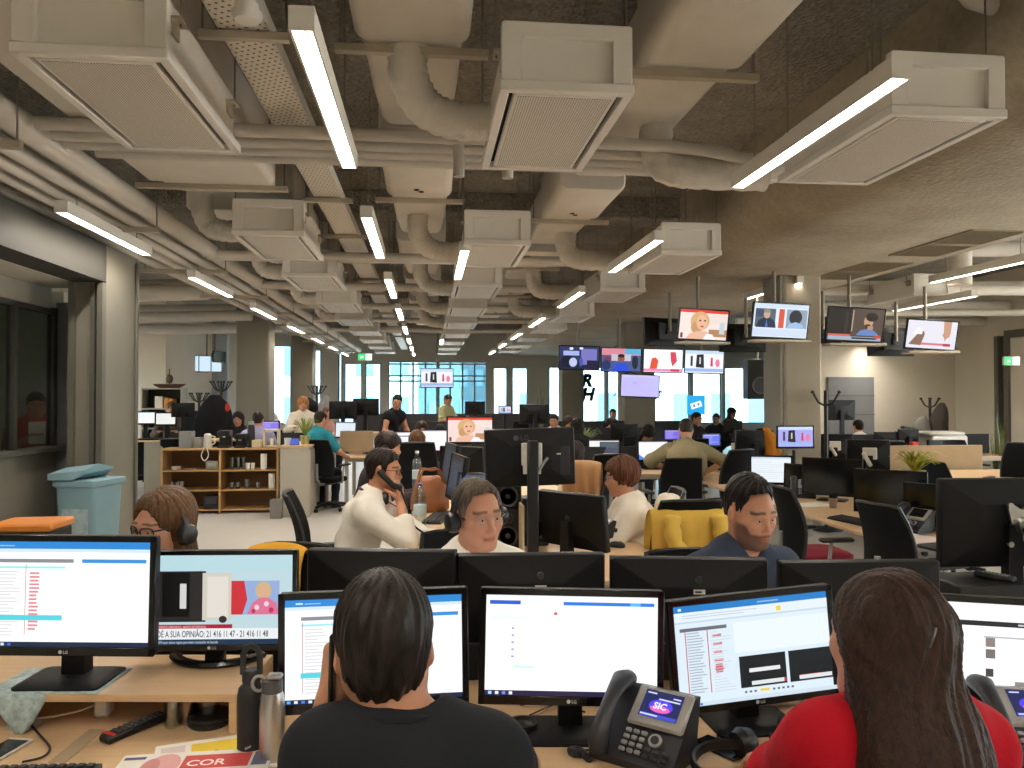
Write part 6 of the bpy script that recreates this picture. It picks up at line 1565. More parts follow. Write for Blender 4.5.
tag(MB().m(M_black).box((0, 0, .008), (.26, .18, .016), .004).build('black_folder', None, None, W(938, 548, z=DZ) + V((.02, 0, 0)), (0, 0, .2)), 'flat black folder at the near end of the right bench', 'folder')
paper_stack('white papers beside the silver telephone', W(812, 505, z=DZ), .3, .22, .006, .2)
make_keyboard('black keyboard on the right bench behind the nearer chair', W(855, 523, z=DZ), -PI / 2 + .2)
for i, (px, py) in enumerate(((878, 515), (833, 508), (872, 511))):
    o = W(px, py, z=DZ); tag(MB().m(M_white if i != 1 else mat('brown cup', '#8a7460', .5)).lathe([(.001, 0), (.028, 0), (.036, .08), (.033, .08), (.026, .006), (.001, .006)], 16).build('paper_cup', None, None, o), ('white cup beside the black telephone on the right bench', 'brown cup below the unlit monitor', 'white cup behind the other white cup')[i], 'cup')
tv(795, 437, 8.8, .46, 'television with a lilac picture of a doorway, on a pole at the right', sc_door(), '#a9a6ee', 0, 0, shelf=False, drop=0)
c = W(795, 452, Y=8.9); tag(MB().m(M_blacks).cyl((0, 0, 0), (0, 0, c.z - DZ + .02), .02, n=10).lathe([(.001, 0), (.13, 0), (.13, .012), (.001, .015)], 20).build('television_stand', None, None, (c.x, 8.93, DZ)), 'black stand under the lilac television', 'stand')
# pair of screens on an arm with white brackets
for (px, py, Y, w, lb) in ((868, 455, 7.6, .42, 'black monitor back with a white bracket on the tall pole, lower right'), (834, 447, 9.6, .45, 'black monitor back with a white cable, farther on at the right')):
    q = W(px, py, Y=Y); h = w * .75
    mo = make_monitor(lb, w, h, q.z - h / 2 - DZ, (q.x, Y, DZ), PI - .3, 0, 0, None, stand='plate')
    o = MB().m(M_white).box((0, .07, .02), (.14, .012, .12), .01).box((.03, .085, -.04), (.04, .02, .16), .008, (0, .5, 0)).build('bracket', None, mo); o.location = (0, 0, q.z - DZ)
for i, (px, Y, x_, rz, lb) in enumerate(((815, 5.6, None, PI / 2, 'black office chair drawn up to the right bench, beside the bearded man'), (912, 4.7, None, PI / 2 + .2, 'black office chair at the near end of the right bench'))):
    c = W(px, 520, Y=Y); cc = chair(c.x, Y, rz, lb, .96)
tag(MB().m(mat('crimson seat pad', '#8a2438', .9)).loft([[(a, c_, zz) for a, c_ in rrect(.44 * k, .42 * k, .08, 4)] for zz, k in ((.495, .9), (.51, 1.0), (.535, 1.0), (.55, .9))]).build('seat_cushion', None, None, (W(815, 520, Y=5.6).x, 5.6, -.02)), 'crimson cushion on the chair beside the bearded man', 'cushion')
# ---------- far half of the room ----------
benches = [('maple bench behind the teal shirted man\'s partition at the left', -1.3, -.4, 12.25, 13.6), ('maple bench of the brown haired woman seen from behind', -.3, 1.5, 10.6, 12.0),
           ('maple bench under the screen with a blue photograph', 1.75, 3.7, 9.3, 10.7), ('maple bench before the far column with televisions', 1.9, 4.1, 12.3, 13.8), ('maple bench at the left beyond the low shelf', -6.0, -3.4, 12.9, 14.3),
           ('maple bench with the lilac monitor behind the shelf', -3.3, -1.6, 13.0, 14.1), ('maple bench in the centre two rows from the back', -1.0, 1.6, 15.6, 17.0), ('maple bench at the right two rows from the back', 2.4, 5.6, 15.6, 17.0),
           ('maple bench in the centre of the back row', -2.0, 3.6, 20.6, 22.0), ('grey topped bench by the right back wall', 5.6, 9.4, 11.4, 12.8), ('maple bench beside the spider plant', 5.1, 7.6, 8.2, 9.4), ('maple bench by the left back wall', -8.6, -5.2, 16.4, 17.8)]
for a in benches: make_desk(*a, group='desk benches at the back')
L = 'black monitor back on %s'
ml = [
 (397, 443, 11.1, .5, 0, sc_web(), '#f2f6ff', 'white screen left of the brown haired woman seen from behind'),
 (437, 441, 11.1, .5, 0, sc_photo(), '#ffffff', 'white screen right of the brown haired woman seen from behind'),
 (653, 451, 9.9, .42, 0, sc_photo(), '#ffffff', 'white screen with a blue photograph in its corner'),
 (604, 450, 10.0, .42, -.1, [('r', .35, .3, 1, .95, '#4a5260'), ('r', .4, .6, .95, .9, '#59626e'), ('r', 0, .25, 1, .3, '#d8c0a8')], '#f2f2f2', 'half white and half dark screen behind the auburn haired woman'),
 (145, 418, 13.6, .34, .1, sc_sheet(4), '#ffffff', 'bright screen at the far left beside the grey post'),
 (166, 419, 13.5, .34, 0, sc_sheet(7), '#f4f4ec', 'pale screen right of the bright one at the far left'),
 (270, 427, 13.4, .32, 0, sc_lilac(), '#8a78e8', 'lilac screen behind the low shelf'),
 (672, 435, 13.1, .3, 0, sc_lilac(), '#7a6ae0', 'small violet screen beside the leaning woman'),
 (711, 440, 13.0, .34, .1, sc_lilac(), '#6a7af0', 'small blue screen right of the leaning woman'),
 (343, 410, 13.4, .46, PI, None, None, 'black monitor back left of the pair beside the standing woman'),
 (366, 407, 13.5, .44, PI - .1, None, None, 'black monitor back right of the pair beside the standing woman'),
 (475, 408, 16.2, .42, PI, None, None, 'black monitor back below the round hanging television'),
 (534, 414, 12.8, .5, PI + .1, None, None, 'black monitor back with a white cable beside the far column'),
 (505, 410, 16.4, .28, 0, sc_door(), '#dfe6ff', 'tiny lit screen in front of the right far windows'),
 (346, 430, 13.2, .42, -.5, sc_sheet(1), '#dfeaf4', 'pale screen in front of the teal shirted man'),
 (733, 427, 15.9, .4, PI, None, None, 'black monitor back below the woman with curly hair'),
 (754, 443, 9.6, .5, PI, None, None, 'black monitor back with an orange jacket beside it'),
 (624, 433, 12.6, .46, PI, None, None, 'black monitor back before the woman with long dark hair'),
 (183, 410, 13.4, .36, PI + .3, None, None, 'tall dark monitor back at the far left before the blue wall'),
 (308, 412, 16.0, .4, 0, None, None, 'unlit screen under the blonde woman'),
 (840, 410, 12.0, .5, PI, None, None, 'dark monitor back on the grey topped bench'),
 (890, 442, 11.9, .5, PI - .2, None, None, 'wide dark monitor back before the white wall'),
 (908, 436, 11.8, .34, PI, None, None, 'small dark monitor back right of the desk lamp'),
]
for px, py, Y, w, rz, items, base, lb in ml:
    mon(px, py, Y, lb, w, rz, items, base or '#ffffff', .95)
# people
extra('person with long brown hair seated in a black chair, seen from behind', 417, 441, 9.9, PI, '#c8957a', 'f', ('long', '#5a3d28'), '#4a4448', h=.011)
chair(W(417, 460, Y=9.5).x, 9.6, PI, 'black office chair of the brown haired woman seen from behind', 1.08)
p = extra('woman with glasses facing the camera beyond the white screens', 422, 430, 12.3, .1, '#cf9a7c', 'f', ('long', '#3a2418'), '#4a3a3a'); glasses(p)
extra('dark haired person bowing over the desk beyond the white screens', 440, 432, 13.3, .3, '#c8957a', 'm', ('short', '#18120f'), '#303440', rot=(.6, 0, 0))
extra('woman in a black sleeveless dress standing and reaching down', 397, 402, 13.8, .8, '#c08a6c', 'f', ('short', '#18120f'), '#1c1c20', .2, (.35, 0, -.6), True, 'none', True, {1: {'wrist': (.15, -.35, 1.0)}, -1: {'wrist': (-.1, -.35, 1.0)}}, .01, .17)
extra('person in a khaki shirt standing before the glass wall', 448, 400, 18.8, .9, '#b98466', 'm', ('short', '#2a1d16'), '#9a9c78', .1, (.4, 0, 0), True, 'short')
p = extra('man in a teal shirt seated with his back turned', 321, 420, 11.9, PI - .65, '#c8957a', 'm', ('short', '#241a16'), '#2f8fa0', .2, (.2, 0, 0), False, 'short', True, {-1: {'wrist': (-.2, -.5, .78), 'hint': (-.6, .2, -.5)}}, .01)
chair(W(327, 460, Y=11.75).x, 11.75, PI - .4, 'black office chair of the man in the teal shirt', 1.0)
extra('blonde woman in a white top leaning over a desk', 303, 404, 14.6, .2, '#d3a186', 'f', ('long', '#a8743c'), '#e3dccb', .2, (.4, 0, 0), True)
extra('person with a pink face half hidden beside the coat stand', 328, 413, 16.0, 1.2, '#d89c84', 'm', ('short', '#6a5040'), '#d8a8a0')
extra('man in a white shirt far off by the left window', 270, 407, 19.5, .9, '#b98466', 'm', ('short', '#201814'), '#e6e6e6')
extra('dark haired woman facing the camera behind the coffee machines', 238, 419, 14.6, .0, '#c8957a', 'f', ('long', '#241814'), '#2c2a2c')
extra('person with short dark hair in a lilac shirt, seen from behind by the shelf', 258, 420, 12.65, PI, '#c8957a', 'm', ('short', '#2a2220'), '#9a94b4')
extra('woman with fair hair beyond the far left screens', 171, 409, 15.3, .1, '#d3a186', 'f', ('long', '#8a6038'), '#5a5048')
# leaning woman with an olive blouse
p = extra('woman in an olive blouse leaning on a desk, seen from behind', 686, 430, 8.9, PI - .3, '#c8957a', 'f', ('short', '#2e201a'), '#8c8264', .34, (.5, 0, 0), True, 'elbow', True, {1: {'wrist': (.2, -.45, .8), 'hint': (.7, .1, .2)}, -1: {'wrist': (-.24, -.35, .8), 'hint': (-.8, .1, .2)}}, .009, .19, 1.15)
c = W(675, 470, Y=8.0); chair(c.x, 8.0, PI, 'black mesh office chair behind the yellow jacket', 1.0)
c = W(720, 470, Y=8.4); chair(c.x, 8.4, PI + .5, 'black office chair right of the leaning woman', 1.05)
extra('woman with long dark hair facing the camera beside the far column', 608, 427, 13.6, .1, '#cf9a7c', 'f', ('long', '#1c1512'), '#22222a')
extra('person bending low with black hair beyond the blue photograph screen', 648, 434, 11.6, .4, '#c08a6c', 'f', ('long', '#15100e'), '#1e1e24', rot=(.9, 0, 0))
extra('person in black with black hair, seen from behind left of the far column', 577, 427, 11.9, PI, '#c8957a', 'f', ('long', '#15100e'), '#1a1a1e', long_=.2)
extra('brown haired person facing the one in black', 569, 424, 13.0, .2, '#cf9a7c', 'f', ('long', '#3a281c'), '#4a4040')
extra('dark haired man beside the monitor with the white cable', 554, 421, 14.4, -.4, '#b98466', 'm', ('short', '#1c1512'), '#c9cdd0')
extra('person with brown hair far behind the far column', 613, 414, 19.4, .2, '#c08a6c', 'm', ('short', '#4a3022'), '#5a5a60')
extra('man in dark clothes standing beyond the leaning woman', 697, 419, 14.9, .6, '#b98466', 'm', ('short', '#1c1512'), '#2a2a2e')
extra('person with dark hair in profile below the blue banner', 716, 419, 17.3, -.6, '#c8957a', 'm', ('short', '#3a281c'), '#303038')
extra('woman with curly hair and a patterned top beside the blue banner', 732, 413, 18.5, .5, '#c08a6c', 'f', ('long', '#2a1a12'), '#6a5648')
extra('man with dark hair before the grey felt panel, seen from behind', 858, 427, 12.9, PI, '#c8957a', 'm', ('short', '#241b16'), '#e6e2da')
# person behind the glass
p = W(37, 418, X=-4.6)
hd = W(36, 402, Y=8.6)
pg = extra('person in a red top holding a white sheet behind the glass partition', 36, 405, 8.4, .5, '#b98466', 'm', ('short', '#3a2a20'), '#a8443a', .15, (.2, 0, 0), True, 'short', True, {1: {'wrist': (.08, -.4, 1.25)}, -1: {'wrist': (-.1, -.4, 1.25)}}, .01)
q = pg.root.location + Matrix.Rotation(.5, 3, 'Z') @ V((0, -.48, 1.32)); tag(MB().m(M_paper).box((0, 0, 0), (.16, .006, .22)).build('white_sheet', None, None, q, (-.2, 0, .5)), 'white sheet held by the person behind the glass', 'paper')
c = W(10, 425, Y=7.3); small_box('cabinet', 'black cabinet behind the glass partition', 'cabinet', (-4.2, 7.2, 0), (.7, .6, 1.62), '#22231f', bev=.01, lid='#2c2d29')
# ---------- hanging televisions ----------
tv(703, 325, 9.1, .66, 'hanging television with a blonde presenter, leftmost of the upper row', sc_portrait(), '#f4e4de', .14, .16, .03)
tv(780, 321, 8.7, .72, 'hanging television with an anchorman and a second picture, before the column', sc_anchor(), '#dfeaf6', .08, .16, .03)
tv(855, 325, 8.6, .7, 'hanging television with a bearded guest on a dark set', sc_guest(), '#57493f', -.02, .18, .04)
tv(931, 335, 8.7, .62, 'hanging television with a pointing arm, rightmost of the upper row', sc_hands(), '#e6e4ee', -.1, .16, .06)
for px, py, Y, rz, lb in ((664, 332, 9.9, PI + .3, 'black television back left of the blonde presenter set'), (742, 338, 9.7, PI, 'black television back between the presenter and anchorman sets'), (818, 330, 9.9, PI, 'black television back above the column'), (890, 342, 9.4, PI, 'black television back left of the pointing arm set')):
    p = ctr(px, py, Y); make_tv(lb, .62, (p.x, p.y, p.z), rz, .1, None, drop=.5, shelf=False)
p = ctr(760, 379, 10.8); r = empty('loudspeaker', (p.x, 10.8, p.z), -.15, 'large black loudspeaker hung beside the right column', 'loudspeaker')
MB().m(M_black).box((0, .12, 0), (.36, .3, .58), .012).build('cabinet', None, r); MB().m(mat('speaker cone', '#2c2d30', .6)).lathe([(.13, 0), (.12, .008), (.06, -.012), (.001, .0)], 22, (0, -.032, -.1), (PI / 2, 0, 0)).build('woofer', None, r); MB().m(M_rod).cyl((0, .12, .29), (0, .12, ZS - p.z), .015, n=8).build('hanger', None, r)
for i, (px, py, it, base, lb) in enumerate(((579, 358, sc_studio(), '#2e3560', 'television with a violet studio, first of the row of four'), (621, 360, sc_crowd(), '#4a5a90', 'television with a man in blue before a crowd, second of the row of four'), (663, 361, sc_red(), '#ffffff', 'television with red dresses on white, third of the row of four'), (704, 362, sc_door(), '#f2f6ff', 'television with an open doorway, fourth of the row of four'))):
    tv(px, py, 15.3, .83, lb, it, base, 0, .05, .02, shelf=False, drop=1.0)
tv(640, 386, 15.5, .8, 'television with a pale lilac page below the row of four', sc_lilac(), '#c6bff6', -.1, .0, .04, shelf=False, drop=0)
tv(437, 378, 22.5, .95, 'distant hanging television with a doorway picture before the glass wall', sc_door(), '#eef0ff', 0, 0, shelf=False, drop=1.3)
p = ctr(211, 366, 21.5)
tv(207, 364, 21.5, .75, 'small hanging television far off before the blue wall', [('r', .2, 0, .24, 1, '#4a5a68'), ('r', .62, 0, .66, 1, '#4a5a68')], '#cfe6f4', .3, 0, shelf=False, drop=.9)
tv(219, 357, 21.0, .5, 'black television edge on beside the small one at the blue wall', None, rz=1.2, shelf=False, drop=.9)
# banner
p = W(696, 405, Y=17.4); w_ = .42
r = empty('blue_banner', (p.x, 17.4, 0), 0, 'square blue sign with an added glow and a tilted white mark on a post', 'banner')
MB().m(emat('#1c9ddc', .9)).box((0, 0, p.z), (w_, .03, w_ * 1.05)).build('panel', None, r); MB().m(M_gal).cyl((0, .03, .02), (0, .03, p.z), .02, n=8).box((0, 0, .01), (.4, .4, .02)).build('post', None, r)  # emission added to brighten the sign's panel and its printed mark
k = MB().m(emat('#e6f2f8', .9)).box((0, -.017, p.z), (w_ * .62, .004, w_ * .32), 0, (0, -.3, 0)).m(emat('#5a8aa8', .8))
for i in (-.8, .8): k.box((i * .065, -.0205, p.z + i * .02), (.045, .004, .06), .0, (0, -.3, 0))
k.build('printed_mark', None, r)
# black letters on the far window glass
for t, px, py in (('R', 581, 386), ('H', 581, 400), ('E', 616, 396)):
    p = W(px, py, Y=YF + .1); vs, fs = text_polys(t, .66 if t != 'E' else .3, .06 if t != 'E' else .02); m = MB().m(M_slot if t != 'E' else mat('grey print', '#8a8f92', .6)); m.add([((x if t != 'E' else -x) + z * .25, 0, z) for x, z in vs], fs)
    tag(m.build('window_letter', None, None, (p.x, YF + .1, p.z), ang=0), 'black letter %s fixed on the far right windows' % t, 'letter')
# ---------- low shelf with crockery ----------
x0 = W(166, 512, z=0).x; x1 = W(279, 512, z=0).x; ys = 11.55; Hs = .93; w_ = x1 - x0
r = empty('open_shelf', ((x0 + x1) / 2, ys + .2, 0), 0, 'low open birch shelf unit with crockery', 'shelf')
MB().m(M_birch).box((0, 0, Hs - .0125), (w_, .4, .025), .002).build('top_board', None, r)
for xx in (-w_ / 2 + .0125, 0, w_ / 2 - .0125): MB().m(M_birch).box((xx, 0, Hs / 2 - .0125), (.03, .4, Hs - .025), .002).build('upright', None, r)
for zz in (.05, .33, .61):
    for q in (-1, 1): MB().m(M_birch).box((q * w_ / 4, 0, zz), (w_ / 2 - .04, .39, .022), .002).build('shelf_board', None, r)
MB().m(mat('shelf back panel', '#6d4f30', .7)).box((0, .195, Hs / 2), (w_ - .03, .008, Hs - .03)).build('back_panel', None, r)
def cup(label, x, y, z, r_=.035, h=.09, col='#d9d4c8', name='cup', cat='cup', m=None):
    return tag(MB().m(m or mat('crockery %s' % col, col, .4)).lathe([(.001, 0), (r_ * .8, 0), (r_, h), (r_ * .92, h), (r_ * .72, .008), (.001, .008)], 16).build(name, None, None, (x, y, z)), label, cat)
gl = glass_mat('tumbler glass #e6ece8', '#e6ece8', mix=.2)
sx = lambda px: W(px, 480, Y=ys + .1).x
Z1, Z2, Z3 = .0625, .3425, .6225
cup('white bowl on the upper left shelf', sx(176), ys + .1, Z3, .07, .05, '#cfc6b4', 'bowl', 'bowl'); cup('flat dish on the upper left shelf', sx(191), ys + .1, Z3, .09, .02, '#b9b0a0', 'dish', 'dish')
small_box('food_tin', 'grey metal tin on the upper left shelf', 'tin', (sx(213), ys + .1, Z3), (.17, .12, .12), '#8d8a82', lid='#a9a69c')
for i, px in enumerate((232, 238, 243)): cup('tall glass on the upper right shelf, %s from the left' % numword(i), sx(px), ys + .12, Z3, .035, .17, m=gl, name='drinking_glass', cat='glass')
for i, px in enumerate((248, 253)): cup('small white cup on the upper right shelf, %s of two' % numword(i), sx(px), ys + .08, Z3, .032, .09, '#e6e2d8')
def roll(label, x, y, z, r_=.045, h=.22): return tag(MB().m(M_paper).lathe([(.015, 0), (r_, 0), (r_, h), (.015, h), (.014, .002)], 20).build('paper_roll', None, None, (x, y, z)), label, 'paper roll')
roll('white paper towel roll on the upper right shelf', sx(264), ys + .08, Z3); roll('white paper towel roll on the middle right shelf', sx(272), ys + .08, Z2)
for i, px in enumerate((172, 178, 182)): cup('glass on the middle left shelf, %s from the left' % numword(i), sx(px), ys + .1, Z2, .035, .11, m=gl, name='drinking_glass', cat='glass')
for i, px in enumerate((232, 238, 247, 258)): cup('glass on the middle right shelf, %s from the left' % numword(i), sx(px), ys + .1, Z2, .04, .13 if i == 2 else .09, m=gl, name='drinking_glass', cat='glass')
small_box('toaster', 'black boxy appliance on the bottom left shelf', 'appliance', (sx(213), ys + .1, Z1), (.2, .2, .19), '#1a1a1c', lid='#3a3a3e')
# on top of the shelf
sxt = lambda px: W(px, 445, Y=ys + .15).x
small_box('grey_box', 'grey metal box on the shelf top', 'box', (sxt(186), ys + .2, Hs), (.17, .2, .24), '#8d8d8c'); small_box('wire_rack', 'small grey drying rack on the shelf top', 'rack', (sxt(197), ys + .2, Hs), (.12, .15, .15), '#8a8984')
r = empty('kettle', (sxt(207), ys + .18, Hs), 0, 'white electric kettle on the shelf top', 'kettle'); MB().m(M_white).lathe([(.001, 0), (.06, 0), (.062, .02), (.05, .19), (.03, .205), (.001, .21)], 20).build('body', None, r); MB().m(M_white).tube([(.05, 0, .17), (.1, 0, .16), (.105, 0, .07), (.06, 0, .04)], .01, 8).build('handle', None, r)
cable('white cable loop hanging over the shelf front', [(sxt(207), ys - .02, Hs), (sxt(205), ys - .03, Hs - .1), (sxt(208), ys - .03, Hs - .17), (sxt(212), ys - .03, Hs - .1), (sxt(210), ys - .01, Hs + .005)], .006, M_white)
for i, (px, w_, h_, lb) in enumerate(((224, .17, .25, 'black coffee machine on the shelf top'), (240, .15, .2, 'smaller black coffee machine on the shelf top'))):
    r = empty('coffee_machine', (sxt(px), ys + .2, Hs), 0, lb, 'coffee machine')
    MB().m(M_blacks).box((0, .06, h_ / 2), (w_, .1, h_), .01).box((0, -.03, h_ - .04), (w_, .12, .08), .01).build('body', None, r); MB().m(M_blacks).box((0, -.03, .012), (w_, .14, .024), .004).build('drip_tray', None, r); MB().m(M_chrome).cyl((0, -.05, h_ - .1), (0, -.05, h_ - .08), .02, n=12).build('spout', None, r)
r = empty('thermos', (sxt(250), ys + .22, Hs), 0, 'tall black thermos on the shelf top', 'thermos'); MB().m(M_blacks).lathe([(.001, 0), (.055, 0), (.055, .3), (.04, .33), (.001, .335)], 20).build('body', None, r); MB().m(M_gpl).lathe([(.04, .33), (.042, .34), (.04, .38), (.001, .385)], 18).build('cap', None, r)
small_box('cream_box', 'cream storage box on the shelf top', 'box', (sxt(257), ys + .2, Hs), (.14, .14, .11), '#c9bd9c')
r = empty('display_frame', (sxt(271), ys + .2, Hs), 0, 'open cream display frame with a cup inside, on the shelf top', 'display frame')
m = MB().m(mat('cream paint', '#cfc4a8', .5))
for q in (-1, 1): m.box((q * .1, 0, .13), (.03, .12, .26), .003)
m.box((0, 0, .25), (.23, .12, .03), .003).box((0, 0, .015), (.23, .12, .03), .003); m.build('surround', None, r)
cup('small white cup inside the cream display frame', sxt(271), ys + .2, Hs + .031, .03, .1, '#e6e0d0')
# cabinet to the right of the shelf and panel to its left
cx0 = W(280, 515, Y=11.1).x; cx1 = W(309, 515, Y=11.1).x
r = empty('low_cabinet', ((cx0 + cx1) / 2, 11.7, 0), 0, 'light grey office cabinet with a maple top right of the shelf', 'cabinet'); w_ = cx1 - cx0
MB().m(M_cab).box((0, 0, .48), (w_, 1.2, .96), .004).build('body', None, r); MB().m(M_desk).box((0, 0, .975), (w_ + .03, 1.24, .03), .003).build('top_board', None, r)
for k in range(2): MB().m(M_cab).box((w_ / 2 + .008, -.3 + .6 * k, .48), (.016, .58, .9), .003).build('door', None, r)
small_box('grey_bin', 'grey waste bin between the shelf and the cabinet', 'bin', (W(276, 500, Y=11).x, 11.05, 0), (.16, .12, .26), '#6d6b66')
c0 = W(145, 500, Y=11.6).x; c1 = W(166, 500, Y=11.6).x
r = empty('grey_cabinet', ((c0 + c1) / 2 - .1, 12.3, 0), 0, 'grey cabinet left of the low shelf', 'cabinet'); MB().m(M_greyp).box((0, 0, .5), (c1 - c0 + .15, .5, 1.0), .004).build('body', None, r); MB().m(M_chrome).cyl((.1, -.25, .78), (.1, -.27, .78), .012, n=10).build('knob', None, r); MB().m(M_desk).box((.3, .05, 1.012), (1.6, .6, .024), .002).build('top_board', None, r)
plant('leafy green plant on the maple topped cabinet', (W(305, 440, Y=11.4).x, 11.4, .99), .42, 34, '#8a9a4a', '#b0a468', .22, .07, 5)
r = empty('tablet', (W(294, 436, Y=11.2).x, 11.25, .99), .1, 'small lit tablet leaning on the cabinet top', 'tablet'); MB().m(M_black).box((0, 0, .05), (.13, .012, .1), .003, (-.25, 0, 0)).build('shell', None, r); MB().m(emat('#4a62c8', .8)).box((0, -.0075, .05), (.115, .002, .085), 0, (-.25, 0, 0)).build('screen', None, r)
cup('pale cup beside the small tablet', W(287, 436, Y=11.2).x, 11.25, .99, .05, .1, '#c9ccd0')
# partition and desk of the teal man
c0 = W(341, 440, Y=12.9); c1 = W(374, 440, Y=12.9)
tag(MB().m(mat('beige felt screen', '#a48f70', .9, var=.05)).box(((c0.x + c1.x) / 2, 12.75, .95), (c1.x - c0.x, .03, .34), .006).build('desk_screen'), 'beige desk partition beside the teal shirted man', 'divider')
# blue wheeled bin
b = W(82, 500, Y=6.8); r = empty('wheeled_bin', (b.x, 6.95, 0), -.2, 'pale blue wheeled rubbish bin with its lid ajar beside the post', 'bin')
M_bin = mat('pale blue bin plastic', '#7ea0ac', .5, var=.05, vscale=4)
MB().m(M_bin).loft([[(a, c, zz) for a, c in rrect(w_, d_, .05, 3)] for zz, w_, d_ in ((.06, .38, .42), (.1, .4, .44), (.92, .47, .54), (.94, .53, .6), (.98, .53, .6), (.985, .49, .56))]).build('body', None, r)
MB().m(M_bin).loft([[(-.285, c, zz) for c, zz in ((-.32, .99), (.3, .99), (.3, 1.03), (.0, 1.075), (-.32, 1.04))], [(.0, c, zz) for c, zz in ((-.32, .99), (.3, .99), (.3, 1.05), (.0, 1.1), (-.32, 1.06))], [(.1, c, zz) for c, zz in ((-.25, 1.04), (.28, 1.05), (.28, 1.07), (.0, 1.11), (-.25, 1.07))]]).build('lid', None, r)
r.scale = (.74, .74, 1)
for q in (-1, 1): MB().m(M_blacks).cyl((q * .24, .22, .1), (q * .2, .22, .1), .1, n=20).build('wheel', None, r)
MB().m(mat('pale worn label', '#9fb4ba', .7, var=.25, vscale=12)).box((.0, -.262, .6), (.3, .01, .3)).build('worn_label', None, r)
c = W(22, 522, Y=4.3); r = empty('crate', (c.x, 4.4, 0), .0, 'black crate stack with an orange lid behind the left monitor', 'crate'); MB().m(M_black).box((0, 0, .49), (.3, .26, .98), .01).build('body', None, r); MB().m(mat('orange lid plastic', '#c97a22', .5)).box((0, 0, 1.0), (.32, .28, .04), .01).build('lid', None, r)
# wheeled items, coat stands, coats
c = W(199, 405, Y=16.0); coat_stand('black coat stand before the blue wall', (c.x, 16.0, 0), 1.75)
c = W(221, 400, Y=14.3); coat_stand('black coat stand hung with dark coats behind the coffee machines', (c.x, 14.3, 0), 1.95)
hanging_coat('big black coat on the coat stand behind the coffee machines', (c.x - .1, 14.15, 1.7), '#17171a', 1.05, .6, .35)
hanging_coat('second black coat on the coat stand, spreading toward the left', (c.x - .35, 14.25, 1.42), '#1b1b1e', .8, .6, .3, seed=4); hanging_coat('red scarf on the coat stand behind the coffee machines', (c.x + .12, 14.1, 1.55), '#b03a30', .3, .12, .1)
c = W(317, 395, Y=16.5); coat_stand('black coat stand by the left far window', (c.x, 16.5, 0), 1.9); hanging_coat('black jacket on the coat stand by the left far window', (c.x - .18, 16.4, 1.65), '#15151a', .8, .5, .25, seed=6); hanging_coat('grey jacket on the coat stand by the left far window', (c.x + .16, 16.4, 1.7), '#8a8a8a', .8, .3, .22, seed=8)
c = W(828, 420, Y=9.3); coat_stand('tall black coat stand beside the lilac television', (c.x, 9.35, 0), 1.75)
c = W(930, 415, Y=14.2); coat_stand('black coat stand by the right back wall', (c.x, 14.2, 0), 1.65); hanging_coat('dark grey coat on the coat stand by the right wall', (c.x + .15, 14.1, 1.55), '#4a4642', .85, .34, .22, seed=2); hanging_coat('light grey coat on the coat stand by the right wall', (c.x - .2, 14.1, 1.3), '#7d7a74', .7, .34, .22, seed=3)
c = W(657, 400, Y=17); coat_stand('coat stand beside the column with the lilac television', (c.x, 17.2, 0), 1.8)
# bookcase far left
c0 = W(136, 388, Y=17.0); c1 = W(164, 388, Y=17.0)
r = empty('bookcase', ((c0.x + c1.x) / 2, 17.9, 0), 0, 'grey bookcase with box files by the left back wall', 'bookcase'); w_ = c1.x - c0.x + .3
m = MB().m(M_cab)
for q in (-1, 1): MB().m(M_cab).box((q * (w_ / 2 - .015), 0, .93), (.03, .4, 1.86)).build('side_panel', None, r)
for zz in (.03, .5, .97, 1.4, 1.84): MB().m(M_cab).box((0, 0, zz), (w_ - .06, .4, .03)).build('shelf_board', None, r)
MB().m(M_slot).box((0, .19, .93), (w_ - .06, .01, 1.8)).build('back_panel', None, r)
for i, (dx, col) in enumerate(((-.1, '#e4ded2'), (-.02, '#e4ded2'), (.1, '#d8923a'), (.19, '#d8923a'))): small_box('box_file', '%s box file on the bookcase shelf, %s from the left' % (('white', 'orange')[i > 1], numword(i)), 'box file', (r.location.x + dx, 17.85, 1.416), (.08, .28, .26 - .02 * i), col, group='box files')
r2 = empty('wooden_boat', (r.location.x + .12, 17.85, 1.856), 0, 'brown wooden model on top of the bookcase', 'ornament'); MB().m(mat('dark wood', '#5a3a24', .5)).loft([[(a * k, c * k, zz) for a, c in rrect(.7, .14, .06, 3)] for zz, k in ((0, .6), (.05, .9), (.09, 1.0))]).build('hull', None, r2); MB().m(mat('dark wood', '#5a3a24', .5)).cyl((0, 0, .08), (0, 0, .42), .012, n=8).ball((0, 0, .2), (.08, .04, .1), 10, 8).build('mast', None, r2)
# ---------- right-hand back corner ----------
c = W(915, 470, Y=6.7); small_box('planter_box', 'white box under the spider plant on the right bench', 'box', (c.x, 6.7, DZ), (.24, .24, .12), '#d8d4c8'); plant('yellow green spider plant on the right bench', (c.x, 6.7, DZ + .12), .36, 90, '#b5b43c', '#b09a6a', .24, .085, 9, 1.15)
c0 = W(884, 465, Y=9.5); c1 = W(982, 465, Y=9.5)
tag(MB().m(mat('beige felt screen', '#a48f70', .9, var=.05)).box(((c0.x + c1.x) / 2, 9.5, .86), (c1.x - c0.x, .03, .36), .006).build('desk_screen'), 'beige desk partition behind the spider plant', 'divider')
r = empty('printer', (W(945, 438, Y=11.8).x, 11.9, DZ), 0, 'white office printer by the right back wall', 'printer'); MB().m(M_white).box((0, 0, .16), (.6, .5, .32), .03).build('body', None, r); MB().m(M_white).box((-.05, -.02, .35), (.62, .45, .05), .02).build('scanner_lid', None, r); MB().m(M_black).box((-.2, -.26, .15), (.42, .06, .2), .006).build('paper_tray', None, r)
